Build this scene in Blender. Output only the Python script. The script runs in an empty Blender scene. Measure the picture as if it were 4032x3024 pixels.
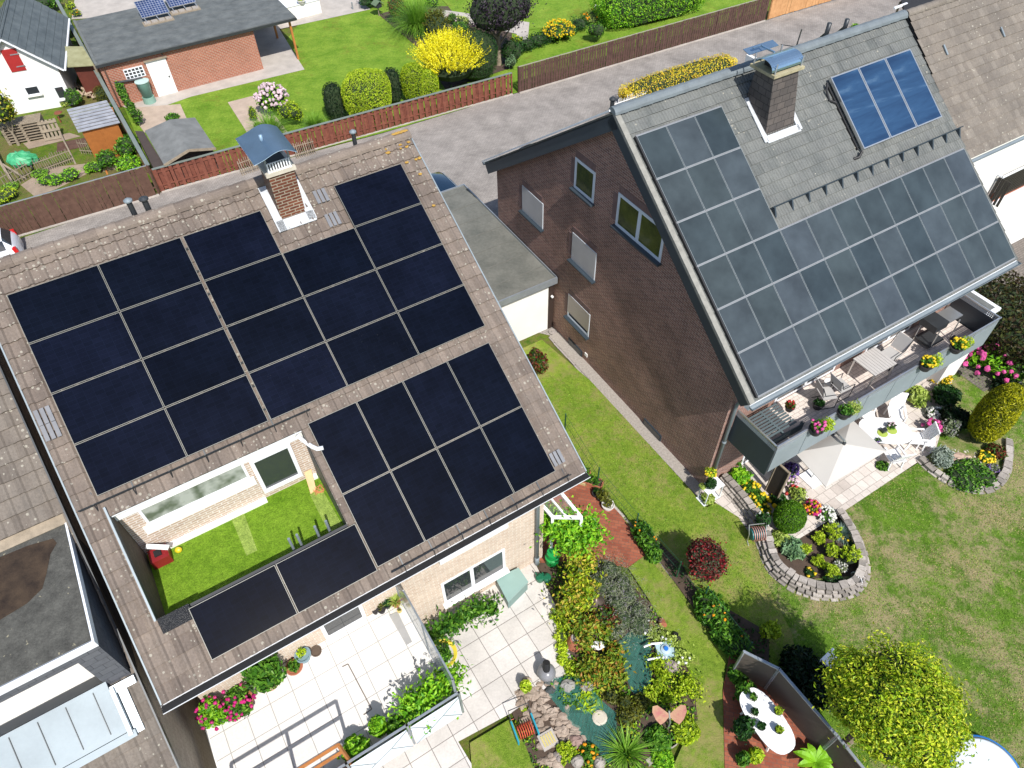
import bpy, math, random
import numpy as np
from math import radians as rad, sin, cos, pi
rng=np.random.default_rng(7); random.seed(7)
scn=bpy.context.scene
# ------------------------------------------------------------ camera
CAMH=20.0; FPX=2800.4; PITCH=rad(48.5604); ROLL=rad(-1.55069)
def camaxes():
    fw=np.array([0,cos(PITCH),-sin(PITCH)]); r=np.array([1.,0,0]); u=np.cross(r,fw)
    r2=r*cos(ROLL)+u*sin(ROLL); return r2,np.cross(r2,fw),fw
CR,CU,CF=camaxes()
from mathutils import Matrix, Vector
cd=bpy.data.cameras.new('camera'); cd.sensor_width=36; cd.lens=36*FPX/4032; cd.clip_start=0.1; cd.clip_end=2000
cam=bpy.data.objects.new('camera',cd); scn.collection.objects.link(cam)
cam.matrix_world=Matrix(((CR[0],CU[0],-CF[0],0),(CR[1],CU[1],-CF[1],0),(CR[2],CU[2],-CF[2],CAMH),(0,0,0,1)))
scn.camera=cam
# ------------------------------------------------------------ light
SUN_EL=rad(50.5); SUN_AZ=rad(-66)      # direction towards the sun (math angle from +x)
sd=np.array([cos(SUN_EL)*cos(SUN_AZ),cos(SUN_EL)*sin(SUN_AZ),sin(SUN_EL)])
w=bpy.data.worlds.new('World'); scn.world=w; w.use_nodes=True
nt=w.node_tree; sky=nt.nodes.new('ShaderNodeTexSky'); sky.sky_type='NISHITA'; sky.sun_disc=False
sky.sun_elevation=SUN_EL; sky.sun_rotation=math.atan2(sd[0],sd[1])
nt.nodes['Background'].inputs[1].default_value=0.13; nt.links.new(sky.outputs[0],nt.nodes['Background'].inputs[0])
sl=bpy.data.lights.new('sun','SUN'); sl.energy=4.5; sl.angle=rad(0.5); sl.color=(1,0.96,0.9)
so=bpy.data.objects.new('sun',sl); scn.collection.objects.link(so)
so.rotation_euler=Vector(sd).to_track_quat('Z','Y').to_euler(); so.location=(0,0,40)
scn.view_settings.view_transform='Standard'; scn.view_settings.look='None'
scn.view_settings.exposure=0.4; scn.view_settings.gamma=1
# ------------------------------------------------------------ rays and frames
C0=np.array([0,0,CAMH]); Zv=np.array([0,0,1.])
def ray(p): return CR*((p[0]-2016)/FPX)+CU*((1512-p[1])/FPX)+CF
def t(c,r,x,y): return (1008*c+x/2.19444,756*r+y/2.19444)
def P(p,z=0.):
    d=ray(p); return C0+d*(z-CAMH)/d[2]
def G(c,r,x,y,z=0.): return P(t(c,r,x,y),z)
class Fr:
    def __init__(s,O,yaw):
        s.O=np.array(O,float); s.yaw=yaw; s.a=np.array([cos(yaw),sin(yaw),0]); s.b=np.array([sin(yaw),-cos(yaw),0])
    def w(s,a,b,z): return s.O+s.a*a+s.b*b+Zv*z
    def c(s,w): v=np.array(w)-s.O; return (v@s.a,v@s.b,v[2])
    def onb(s,p,b0): r=ray(p); return C0+r*(((s.O+s.b*b0)-C0)@s.b)/(r@s.b)
    def ona(s,p,a0): r=ray(p); return C0+r*(((s.O+s.a*a0)-C0)@s.a)/(r@s.a)
def height(base,top):
    d=ray(top); k=(base[:2]@d[:2])/(d[:2]@d[:2]); return CAMH+d[2]*k
YA=rad(29.8225); YC=rad(30.7353); SB=rad(37.05); SA=rad(31.51)
A=Fr(P((2109,2214)),YC)                       # left house: b=0 front wall, a=0 right corner
_p=P((2778,1890)); B=Fr(_p-0.2*np.array([cos(YA),sin(YA),0]),YA)   # right house
W=Fr((0,0,0),0)
# ------------------------------------------------------------ object helpers
COL=scn.collection
def tag(o,label=None,cat=None,group=None,kind=None):
    if label: o['label']=label
    if cat: o['category']=cat
    if group: o['group']=group
    if kind: o['kind']=kind
    return o
def thing(name,label,cat,loc=(0,0,0),rz=0.,group=None):
    o=bpy.data.objects.new(name,None); COL.objects.link(o); o.location=Vector([float(v) for v in loc]); o.rotation_euler=(0,0,rz)
    o.empty_display_size=.2
    return tag(o,label,cat,group)
def rootof(o):
    while o.parent: o=o.parent
    return o
class MB:
    def __init__(s): s.V=[]; s.F=[]; s.U=[]; s.n=0; s.mi=0; s.MI=[]; s.nouv=False
    def add(s,V,F,uv=None):
        V=np.asarray(V,float).reshape(-1,3); s.V.append(V)
        if isinstance(F,np.ndarray): s.F+=list(map(tuple,(F+s.n).tolist()))
        else: s.F+= [tuple(int(i)+s.n for i in f) for f in F]
        s.n+=len(V); s.MI+=[s.mi]*len(F)
        if uv is None: s.U+=[None]*len(F)
        else: s.U+=list(uv)
        return s
    def obox(s,p,X,Y,Z):
        p,X,Y,Z=[np.asarray(q,float) for q in (p,X,Y,Z)]
        if np.dot(np.cross(X,Y),Z)<0: X,Y=Y,X
        V=[p,p+X,p+X+Y,p+Y,p+Z,p+X+Z,p+X+Y+Z,p+Y+Z]
        return s.add(V,[(0,3,2,1),(4,5,6,7),(0,1,5,4),(1,2,6,5),(2,3,7,6),(3,0,4,7)])
    def fbox(s,f,a0,a1,b0,b1,z0,z1): return s.obox(f.w(a0,b0,z0),f.a*(a1-a0),f.b*(b1-b0),Zv*(z1-z0))
    def bar(s,p,q,w=.05,h=.05,up=Zv):
        p=np.asarray(p,float);q=np.asarray(q,float); d=q-p; L=np.linalg.norm(d)+1e-9; d/=L
        if abs(d@up)>.98: up=np.array([1.,0,0.])
        X=np.cross(d,up); X/=np.linalg.norm(X); Y=np.cross(X,d)
        return s.obox(p-X*w/2-Y*h/2,X*w,Y*h,d*L)
    def tube(s,pts,r,n=8,cap=True):
        pts=[np.asarray(q,float) for q in pts]; m=len(pts); rr=[r]*m if np.isscalar(r) else r
        V=[];prev=None
        for i,q in enumerate(pts):
            d=(pts[min(i+1,m-1)]-pts[max(i-1,0)]); d=d/(np.linalg.norm(d)+1e-9)
            if prev is None:
                u=Zv if abs(d[2])<.9 else np.array([1.,0,0]); X=np.cross(d,u)
            else: X=prev-d*(prev@d)
            X/=np.linalg.norm(X)+1e-9; prev=X; Y=np.cross(d,X)
            for k in range(n): V.append(q+(X*cos(2*pi*k/n)+Y*sin(2*pi*k/n))*rr[i])
        F=[(i*n+k,i*n+(k+1)%n,(i+1)*n+(k+1)%n,(i+1)*n+k) for i in range(m-1) for k in range(n)]
        if cap: F+=[tuple(range(n-1,-1,-1)),tuple((m-1)*n+k for k in range(n))]
        return s.add(V,F)
    def lathe(s,c,prof,n=16,sq=1.,rot=0.):
        c=np.asarray(c,float); V=[]
        for r,z in prof:
            for k in range(n):
                x=cos(2*pi*k/n)*r; y=sin(2*pi*k/n)*r*sq
                V.append(c+np.array([x*cos(rot)-y*sin(rot),x*sin(rot)+y*cos(rot),z]))
        m=len(prof)
        F=[(i*n+k,i*n+(k+1)%n,(i+1)*n+(k+1)%n,(i+1)*n+k) for i in range(m-1) for k in range(n)]
        F+=[tuple(range(n-1,-1,-1)),tuple((m-1)*n+k for k in range(n))]
        return s.add(V,F)
    def prism(s,poly,h):      # poly: list of 3d points, extruded downward by h (top = poly)
        V=[np.asarray(q,float) for q in poly]
        ar=sum(V[i][0]*V[(i+1)%len(V)][1]-V[(i+1)%len(V)][0]*V[i][1] for i in range(len(V)))
        if ar<0: V=V[::-1]
        n=len(V); V2=V+[q-Zv*h for q in V]
        F=[tuple(range(n)),tuple(range(2*n-1,n-1,-1))]+[(i,n+i,n+(i+1)%n,(i+1)%n) for i in range(n)]
        return s.add(V2,F)
    def sheet(s,poly):
        V=[np.asarray(q,float) for q in poly]
        ar=sum(V[i][0]*V[(i+1)%len(V)][1]-V[(i+1)%len(V)][0]*V[i][1] for i in range(len(V)))
        if ar<0: V=V[::-1]
        return s.add(V,[tuple(range(len(V)))])
    def ball(s,c,r,nu=14,nv=9,jit=0.,seed=0):
        c=np.asarray(c,float); r=np.asarray([r]*3 if np.isscalar(r) else r,float); g=np.random.default_rng(seed)
        V=[];
        for i in range(nv+1):
            for k in range(nu):
                th=pi*i/nv; d=np.array([sin(th)*cos(2*pi*k/nu),sin(th)*sin(2*pi*k/nu),cos(th)])
                V.append(c+d*r*(1+jit*(g.random()-.5)*(0<i<nv)))
        F=[(i*nu+k,(i+1)*nu+k,(i+1)*nu+(k+1)%nu,i*nu+(k+1)%nu) for i in range(nv) for k in range(nu)]
        return s.add(V,F)
    def build(s,name,mat,parent=None,smooth=False,local=False,base=None):
        V=np.concatenate(s.V) if s.V else np.zeros((0,3))
        me=bpy.data.meshes.new(name)
        o=bpy.data.objects.new(name,me); COL.objects.link(o)
        off=np.zeros(3)
        if parent is not None:
            r=rootof(parent); o.parent=parent
            if not local:
                L=np.array(r.location); az=r.rotation_euler.z
                D=V-L; Vl=np.stack([D[:,0]*cos(az)+D[:,1]*sin(az),-D[:,0]*sin(az)+D[:,1]*cos(az),D[:,2]],1)
            else: Vl=V
            if r.type=='MESH': pass
        else:
            mn,mx=V.min(0),V.max(0); off=np.array([(mn[0]+mx[0])/2,(mn[1]+mx[1])/2,mn[2]]) if base is None else np.asarray(base,float)
            Vl=V-off; o.location=Vector(off)
        nF=len(s.F); tot=np.array([len(f) for f in s.F],dtype=np.int32); li=np.concatenate([np.array(f,dtype=np.int32) for f in s.F])
        me.vertices.add(len(V)); me.vertices.foreach_set('co',Vl.astype(np.float32).ravel())
        me.loops.add(len(li)); me.loops.foreach_set('vertex_index',li)
        me.polygons.add(nF); st=np.concatenate([[0],np.cumsum(tot)[:-1]]).astype(np.int32)
        me.polygons.foreach_set('loop_start',st)
        me.update(calc_edges=True)
        if not s.nouv:
            uvl=me.uv_layers.new(name='UVMap'); UV=np.zeros((len(li),2),np.float32)
            q=0
            for f,u in zip(s.F,s.U):
                k=len(f)
                if u is not None: UV[q:q+k]=u
                else:
                    pts=V[list(f)]; nn=np.cross(pts[1]-pts[0],pts[2]-pts[0]) if k<5 else sum(np.cross(pts[i]-pts[0],pts[(i+1)]-pts[0]) for i in range(1,k-1))
                    L=np.linalg.norm(nn); nn=nn/L if L>1e-12 else Zv
                    if abs(nn[2])>.995: T=A.a; Bv=-A.b
                    else:
                        T=np.cross(Zv,nn); T/=np.linalg.norm(T); Bv=np.cross(nn,T)
                    UV[q:q+k,0]=pts@T; UV[q:q+k,1]=pts@Bv
                q+=k
            uvl.data.foreach_set('uv',UV.ravel())
        me.polygons.foreach_set('use_smooth',np.full(nF,bool(smooth)))
        if max(s.MI)>0: me.polygons.foreach_set('material_index',np.array(s.MI,dtype=np.int32))
        me.validate()
        if isinstance(mat,(list,tuple)):
            for m in mat: me.materials.append(m)
        else: me.materials.append(mat)
        return o
def one(name,label,cat,mb,mat,group=None,smooth=False,kind=None,base=None):
    o=mb.build(name,mat,smooth=smooth,base=base); return tag(o,label,cat,group,kind)
def struct(name,mb,mat,label=None):
    o=mb.build(name,mat); tag(o,label,None,None,'structure'); return o
def copytree(o,parent=None):
    c=o.copy(); COL.objects.link(c); c.parent=parent
    for ch in list(o.children): copytree(ch,c)
    return c
# ------------------------------------------------------------ materials
def lin(c,k=.68):
    return tuple([k*((v/255)/12.92 if v/255<=.04045 else ((v/255+.055)/1.055)**2.4) for v in c]+[1.])
MC={}
class NT:
    def __init__(s,name):
        s.m=bpy.data.materials.new(name); s.m.use_nodes=True; s.t=s.m.node_tree; s.b=s.t.nodes['Principled BSDF']
    def n(s,ty,**k):
        x=s.t.nodes.new('ShaderNode'+ty)
        for a,v in k.items():
            if a[0]=='_': setattr(x,a[1:],v)
        return x
    def l(s,a,b): s.t.links.new(a,b)
    def coord(s,kind='Object',scale=1.,rot=0.):
        tc=s.n('TexCoord'); mp=s.n('Mapping'); s.l(tc.outputs[kind],mp.inputs[0])
        mp.inputs['Scale'].default_value=(scale,)*3 if np.isscalar(scale) else scale; mp.inputs['Rotation'].default_value=(0,0,rot)
        return mp.outputs[0]
    def noise(s,co,sc,det=3,rough=.6,dist=0.):
        x=s.n('TexNoise'); s.l(co,x.inputs['Vector']); x.inputs['Scale'].default_value=sc; x.inputs['Detail'].default_value=det; x.inputs['Roughness'].default_value=rough
        x.inputs['Distortion'].default_value=dist; return x.outputs['Fac']
    def ramp(s,fac,stops):
        r=s.n('ValToRGB'); e=r.color_ramp.elements
        while len(e)>len(stops): e.remove(e[-1])
        while len(e)<len(stops): e.new(.5)
        for k,(p,c) in enumerate(stops):
            e[k].position=p; e[k].color=c if len(c)==4 else (*c,1)
        s.l(fac,r.inputs[0]); return r.outputs[0]
    def mix(s,f,a,b,mode='MIX'):
        x=s.n('MixRGB',_blend_type=mode)
        for i,v in enumerate((f,a,b)):
            if hasattr(v,'links') or hasattr(v,'is_linked'): s.l(v,x.inputs[i])
            elif i==0: x.inputs[0].default_value=v
            else: x.inputs[i].default_value=v if len(v)==4 else (*v,1)
        return x.outputs[0]
    def math(s,op,a,b=0.):
        x=s.n('Math',_operation=op)
        for i,v in enumerate((a,b)):
            if hasattr(v,'is_linked'): s.l(v,x.inputs[i])
            else: x.inputs[i].default_value=v
        return x.outputs[0]
    def bump(s,h,st=.3,d=.02):
        x=s.n('Bump'); x.inputs['Strength'].default_value=st; x.inputs['Distance'].default_value=d; s.l(h,x.inputs['Height']); s.l(x.outputs[0],s.b.inputs['Normal'])
    def col(s,c): 
        if hasattr(c,'is_linked'): s.l(c,s.b.inputs['Base Color'])
        else: s.b.inputs['Base Color'].default_value=c if len(c)==4 else (*c,1)
    def set(s,rough=None,metal=None,spec=None):
        if rough is not None: s.b.inputs['Roughness'].default_value=rough
        if metal is not None: s.b.inputs['Metallic'].default_value=metal
        if spec is not None: s.b.inputs['Specular IOR Level'].default_value=spec
def sh(c,k): return tuple(min(1,v*k) for v in c[:3])+(1,)
def pm(name,c,rough=.7,var=.25,scale=3.,metal=0.,bump=0.,c2=None,spec=None,fine=True):
    """plain material with a little large and fine variation"""
    if name in MC: return MC[name]
    m=NT(name); co=m.coord('Object'); n1=m.noise(co,scale,4,.6); c=tuple(c)
    base=m.ramp(n1,[(.3,sh(c,1-var)),(.7,(c2 if c2 else sh(c,1+var*.6)))])
    if fine:
        n2=m.noise(co,scale*14,3,.7); base=m.mix(.35*min(1,var*3),base,m.ramp(n2,[(.3,sh(c,1-var*1.4)),(.7,sh(c,1+var))]))
    m.col(base); m.set(rough,metal,spec)
    if bump: m.bump(m.noise(co,scale*10,3,.6),bump,.02)
    MC[name]=m.m; return m.m
def leafmat(name,cols,trans=.25,rough=.5):
    """foliage: colour differs per leaf, light passes through a little"""
    if name in MC: return MC[name]
    m=NT(name); g=m.n('NewGeometry'); n=len(cols)
    r=m.ramp(g.outputs['Random Per Island'],[(i/(max(1,n-1)),lin(c,1.)) for i,c in enumerate(cols)])
    co=m.coord('Object'); nz=m.noise(co,1.7,3,.6)
    v=m.ramp(nz,[(.3,(.72,.75,.72)),(.7,(1.15,1.12,1.05))])
    c=m.mix(1.,r,v,'MULTIPLY'); m.col(c); m.set(rough,0,.3)
    tr=m.n('BsdfTranslucent'); m.l(c,tr.inputs[0]); mx=m.n('MixShader'); mx.inputs[0].default_value=trans
    m.l(m.b.outputs[0],mx.inputs[1]); m.l(tr.outputs[0],mx.inputs[2]); m.l(mx.outputs[0],m.t.nodes['Material Output'].inputs[0])
    MC[name]=m.m; return m.m
def brickmat(name,c1,c2,mort,bw=.25,bh=.0833,ms=.012,rough=.85,stain=.2,bump=.5,off=.5):
    if name in MC: return MC[name]
    m=NT(name); co=m.coord('UV'); b=m.n('TexBrick'); m.l(co,b.inputs['Vector'])
    b.inputs['Scale'].default_value=1; b.inputs['Brick Width'].default_value=bw; b.inputs['Row Height'].default_value=bh
    b.inputs['Mortar Size'].default_value=ms; b.inputs['Mortar Smooth'].default_value=.1; b.offset=off
    b.inputs['Color1'].default_value=c1 if len(c1)==4 else (*c1,1); b.inputs['Color2'].default_value=c2 if len(c2)==4 else (*c2,1); b.inputs['Mortar'].default_value=mort if len(mort)==4 else (*mort,1)
    n=m.noise(co,.9,4,.6); v=m.ramp(n,[(.3,(1-stain,)*3),(.7,(1+stain*.5,)*3)])
    n2=m.noise(co,9,3,.7); v2=m.ramp(n2,[(.3,(.88,)*3),(.7,(1.1,)*3)])
    c=m.mix(1.,b.outputs['Color'],v,'MULTIPLY'); c=m.mix(1.,c,v2,'MULTIPLY'); m.col(c); m.set(rough,0,.3)
    inv=m.math('SUBTRACT',1.,b.outputs['Fac']); m.bump(inv,bump,.01); MC[name]=m.m; return m.m
def tilemat(name,c1,c2,c3,lichen=0.,rough=.8,lic=(190,185,170),moss=None,near_v=None):
    """roof tiles; uv = (tile column, course)"""
    if name in MC: return MC[name]
    m=NT(name); tc=m.n('TexCoord'); fl=m.n('VectorMath',_operation='FLOOR'); m.l(tc.outputs['UV'],fl.inputs[0])
    wn=m.n('TexWhiteNoise',_noise_dimensions='2D'); m.l(fl.outputs[0],wn.inputs['Vector'])
    base=m.ramp(wn.outputs['Value'],[(0,lin(c1)),(.5,lin(c2)),(1,lin(c3))])
    co=m.coord('Object'); n=m.noise(co,1.2,4,.65); base=m.mix(1.,base,m.ramp(n,[(.3,(.82,.82,.83)),(.7,(1.12,1.1,1.08))]),'MULTIPLY')
    n2=m.noise(co,22,4,.7); base=m.mix(1.,base,m.ramp(n2,[(.3,(.8,.8,.8)),(.7,(1.15,1.15,1.15))]),'MULTIPLY')
    sep=m.n('SeparateXYZ'); m.l(tc.outputs['UV'],sep.inputs[0]); fr=m.math('FRACT',sep.outputs[1])
    edge=m.ramp(fr,[(0,(.55,.53,.5)),(.06,(.95,.95,.95)),(.9,(1,1,1)),(1,(.75,.73,.7))]); base=m.mix(.8,base,edge,'MULTIPLY')
    if lichen>0:
        vo=m.n('TexVoronoi',_feature='F1'); m.l(m.coord('Object',(1,1,1)),vo.inputs['Vector']); vo.inputs['Scale'].default_value=11; vo.inputs['Randomness'].default_value=1
        vc=m.n('SeparateColor'); m.l(vo.outputs['Color'],vc.inputs[0])
        spot=m.math('LESS_THAN',vo.outputs['Distance'],m_sz(m,vc.outputs[0]))
        pres=m.noise(co,1.1,3,.7)
        hv=pres
        if near_v is not None:
            x=m.n('MapRange'); m.l(sep.outputs[1],x.inputs[0]); x.inputs[1].default_value=near_v-5; x.inputs[2].default_value=near_v; x.inputs[3].default_value=0; x.inputs[4].default_value=.35
            hv=m.math('ADD',pres,x.outputs[0])
        k=m.math('GREATER_THAN',m.math('ADD',hv,m.math('MULTIPLY',vc.outputs[1],.5)),1.12-lichen)
        base=m.mix(m.math('MULTIPLY',m.math('MULTIPLY',spot,k),.75),base,lin(lic))
    m.col(base); m.set(rough,0,.25); m.bump(n2,.25,.01); MC[name]=m.m; return m.m
def m_sz(m,v): return m.math('ADD',m.math('MULTIPLY',v,.30),.06)
M={}
M['white']=pm('white_render',(.78,.77,.74),.7,.06,1.2)
M['whiteplas']=pm('white_plastic',(.82,.82,.82),.35,.04,2)
M['whitepaint']=pm('white_paint',(.75,.77,.8),.5,.06,2)
M['black']=pm('black_rubber',(.015,.015,.017),.6,.3)
M['dkmetal']=pm('dark_metal',(.05,.055,.06),.45,.2,3,metal=.4)
M['steel']=pm('galvanised_steel',(.33,.36,.39),.45,.15,4,metal=.5)
M['zinc']=pm('zinc_sheet',(.22,.26,.285),.55,.14,1.2,metal=.25)
M['anth']=pm('anthracite_cladding',(.035,.05,.065),.55,.15,1.5)
M['alu']=pm('aluminium',(.62,.63,.62),.3,.08,4,metal=.8)
M['darkgap']=pm('dark_underlay',(.012,.012,.013),.9,.2)
M['terra']=pm('terracotta',(.38,.13,.07),.8,.2,5)
M['soil']=pm('garden_soil',(.075,.05,.035),.95,.4,4,bump=.6)
M['_s']=pm('garden_stone',(.28,.25,.22),.85,.35,3,bump=.5,c2=(.42,.38,.33,1))
def islandmat(name,c1,c2,c3,rough=.9):
    m=NT(name); g=m.n('NewGeometry'); r=m.ramp(g.outputs['Random Per Island'],[(0,(*c1,1)),(.5,(*c2,1)),(1,(*c3,1))]); n=m.noise(m.coord('Object'),14,4,.7)
    m.col(m.mix(1.,r,m.ramp(n,[(.3,(.75,.75,.75)),(.7,(1.2,1.2,1.2))]),'MULTIPLY')); m.set(rough,0,.2); m.bump(n,.5,.02); MC[name]=m.m; return m.m
M['stone']=islandmat('garden_stone',(.20,.18,.16),(.30,.27,.24),(.42,.38,.34))
M['wood_or']=pm('orange_stained_wood',(.42,.16,.04),.55,.25,6)
M['wood_gr']=pm('weathered_wood',(.27,.22,.16),.85,.35,6)
M['glass']=None
def glassmat(name,c,rough=.06):
    m=NT(name); m.col(c); m.set(rough,0,.8); m.b.inputs['IOR'].default_value=1.5; return m.m
M['glass']=glassmat('window_glass',(.03,.035,.04))
# ============================================================ ground
def grassmat(name,c1,c2,dry,dryamt,sc=1.):
    if name in MC: return MC[name]
    m=NT(name); co=m.coord('Object')
    n1=m.noise(co,.9*sc,5,.65); n2=m.noise(co,7*sc,5,.75); n3=m.noise(co,34,4,.8); n4=m.noise(co,1.7*sc,12,.86,.2)
    base=m.ramp(n1,[(.32,lin(c1)),(.68,lin(c2))])
    base=m.mix(1.,base,m.ramp(n2,[(.3,(.68,.72,.62)),(.72,(1.25,1.2,1.2))]),'MULTIPLY')
    base=m.mix(1.,base,m.ramp(n3,[(.32,(.55,.56,.5)),(.68,(1.45,1.42,1.3))]),'MULTIPLY')
    lo=.62-dryamt*.28; big=m.noise(co,.35,3,.6); n4=m.math('ADD',n4,m.math('MULTIPLY',m.math('SUBTRACT',big,.5),.55))
    base=m.mix(m.ramp(n4,[(lo-.03,(0,0,0)),(lo+.1,(.8,.8,.8))]),base,m.mix(n3,lin(dry),sh(lin(dry),.55)))
    m.col(base); m.set(.9,0,.15); m.bump(m.math('ADD',n2,n3),.9,.04); MC[name]=m.m; return m.m
lawn_br=grassmat('lawn_bright',(110,154,44),(154,186,72),(150,150,60),.15)
lawn_md=grassmat('lawn_side',(118,154,50),(158,182,72),(196,184,118),.44)
lawn_dry=grassmat('lawn_dry',(84,126,34),(118,156,52),(214,192,150),.5)
wild=grassmat('rough_grass',(70,110,30),(125,150,45),(150,130,90),.5,2.)
turf=grassmat('artificial_turf',(112,158,36),(148,188,62),(120,150,50),0.,1.)
def pavemat(name,c1,c2,mort,w_,h_,ms,off=.5,stain=.25,rot=0.,rough=.85):
    if name in MC: return MC[name]
    m=NT(name); co=m.coord('UV',1.,rot); b=m.n('TexBrick'); m.l(co,b.inputs['Vector']); b.offset=off
    for k,v in (('Scale',1),('Brick Width',w_),('Row Height',h_),('Mortar Size',ms)): b.inputs[k].default_value=v
    b.inputs['Color1'].default_value=lin(c1); b.inputs['Color2'].default_value=lin(c2); b.inputs['Mortar'].default_value=lin(mort)
    ob=m.coord('Object'); n=m.noise(ob,.7,6,.7,.4); v=m.ramp(n,[(.3,(1-stain,)*3),(.68,(1+stain*.4,)*3)])
    n2=m.noise(ob,18,4,.7); v2=m.ramp(n2,[(.3,(.9,)*3),(.7,(1.07,)*3)])
    c=m.mix(1.,m.mix(1.,b.outputs['Color'],v,'MULTIPLY'),v2,'MULTIPLY'); m.col(c); m.set(rough,0,.3); m.bump(m.math('SUBTRACT',1.,b.outputs['Fac']),.35,.008)
    MC[name]=m.m; return m.m
pv_drive=pavemat('driveway_pavers',(184,177,170),(171,164,158),(150,143,137),.2,.1,.01,stain=.35)
pv_white=pavemat('white_slabs',(250,246,240),(240,236,230),(165,160,154),.8,.8,.012,0.,.1)
pv_white2=pavemat('pale_slabs',(244,238,232),(228,222,215),(150,144,138),.62,.62,.010,0.,.22)
pv_red=pavemat('red_pavers',(186,112,84),(160,88,66),(140,100,84),.2,.1,.008,.5,.3,rad(45))
pv_pinkish=pavemat('pinkish_slabs',(222,212,204),(200,188,178),(170,160,150),.3,.2,.01,.5,.12)
pv_grey=pavemat('grey_pavers',(150,140,132),(132,124,117),(110,104,98),.2,.1,.01,.5,.3)
pv_alley=pavemat('alley_pavers',(128,118,106),(116,106,96),(100,92,82),.2,.1,.006,.5,.3)
concrete=pm('concrete_path',(.42,.38,.34),.9,.25,1.2,bump=.3)
sandy=pm('sandy_bed',(.42,.33,.26),.95,.25,2.,bump=.5)
earth=pm('bare_earth',(.30,.23,.17),.95,.35,2.,bump=.5)
mb=MB(); mb.sheet([(-300,-60,-.02),(300,-60,-.02),(300,500,-.02),(-300,500,-.02)]); struct('ground',mb,wild)
LV=[0.]; POLY={}
def sheetpx(name,pts,mat,z=None,extra=None):
    """ground area given by its outline, laid a few mm above the previous one"""
    if z is None: LV[0]+=.004; z=LV[0]
    POLY[name]=(np.array([[q[0],q[1]] for q in pts]),z)
    mb=MB(); mb.sheet([np.array([q[0],q[1],0])+Zv*z for q in pts]); return struct(name,mb,mat)
g=G
# driveway behind the houses
sheetpx('driveway',[g(0,0,-400,2250),g(0,0,1385,1665),g(1,0,1100,1150),g(2,0,40,805),g(2,0,2180,180),g(3,0,600,-20),g(3,0,1500,-300),g(3,0,2600,-500),g(3,0,2600,200),g(3,0,1100,300),(6.,25,0),(2,20,0),(-3,22,0),(-22,15,0),(-30,22,0)],pv_drive)
sheetpx('garage_forecourt',[B.w(-4,-9.,0),B.w(0,-9.,0),B.w(0,-20,0),B.w(-4.,-20,0)],pv_drive)
# back gardens (top of the picture)
sheetpx('left_garden_grass',[g(0,0,-200,1000),g(0,0,600,900),g(0,0,1250,1480),g(0,1,200,370),g(0,1,-300,400)],wild)
sheetpx('bare_patch',[g(0,0,180,1600),g(0,0,420,1450),g(0,0,800,1410),g(0,0,800,1480),g(0,0,480,1640),g(0,0,300,1700)],earth)
sheetpx('bare_path',[g(0,0,200,1240),g(0,0,600,1150),g(0,0,700,1180),g(0,0,250,1290)],earth)
sheetpx('house_garden_soil',[g(0,0,330,0),g(0,0,700,0),g(0,0,900,700),g(0,0,560,900),g(0,0,430,420)],wild)
sheetpx('back_garden_lawn',[g(0,0,1060,900),g(1,0,-100,690),g(1,0,150,500),g(1,0,900,-500),g(2,0,2000,-900),g(3,0,300,-700),g(3,0,0,-20),g(2,0,2180,180),g(2,0,40,805),g(1,0,1100,1150),g(0,0,1385,1640)],lawn_br)
sheetpx('upper_yard',[g(0,0,650,-30),g(0,0,620,170),g(1,0,150,60),g(1,0,600,-300),g(0,0,1200,-600),g(0,0,500,-500)],concrete)
sheetpx('concrete_path',[g(0,0,1060,920),g(0,0,1200,1000),g(1,0,-560,840),g(1,0,420,605),g(1,0,190,235),g(1,0,185,215),g(1,0,-250,260),g(1,0,-300,640)],concrete)
sheetpx('terrace_strip',[g(1,0,185,260),g(1,0,990,85),g(1,0,820,-60),g(1,0,500,-60),g(1,0,560,120),g(1,0,180,215)],concrete)
sheetpx('cabin_yard',[g(0,0,1100,940),g(0,0,1560,905),g(0,0,1690,1200),g(0,0,1250,1150)],sandy)
sheetpx('hydrangea_bed',[g(0,0,1970,890),g(1,0,30,820),g(1,0,300,1180),g(0,0,2180,1220)],sandy)
sheetpx('shrub_bed',[g(1,0,1060,130),g(1,0,1300,60),g(1,0,2212,60),g(1,0,2212,590),g(1,0,1640,780),g(1,0,1390,410)],M['soil'])
sheetpx('meadow_strip',[g(1,0,1560,-60),g(1,0,2400,-60),g(2,0,780,-60),g(2,0,640,180),g(2,0,130,270),g(1,0,1700,110)],lawn_br)
sheetpx('garden_path',[g(1,0,1560,150),g(1,0,1640,95),g(2,0,150,200),g(2,0,130,430),g(2,0,60,460),g(2,0,40,300)],concrete)
# front gardens
sheetpx('side_lawn',[B.w(-4.6,-8.4,0),B.w(-.9,-8.4,0),g(2,2,700,0),g(2,2,1600,990),g(2,2,1680,1075),g(2,2,1840,1000),g(2,2,2140,1430),g(3,2,0,1650),g(3,3,300,250),g(3,3,860,400),g(3,3,600,2400),g(2,3,1700,2300),g(2,3,1850,700),g(2,3,1250,-40),(1.3,11,0)],lawn_md)
sheetpx('dry_lawn',[g(3,2,640,1105),g(3,2,1290,690),g(3,2,1560,300),g(3,1,1560,1600),g(3,1,2600,1000),(40,10,0),(30,-6,0),g(3,3,600,2400),g(3,3,200,500),g(3,3,-20,60),g(3,3,860,0),g(3,2,830,1400)],lawn_dry)
sheetpx('gravel_border',[B.w(-.55,-8.4,0),B.w(0.4,-8.4,0),B.w(0.4,.5,0),g(2,2,1690,890),g(2,2,1600,985)],M['stone'] )
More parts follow.
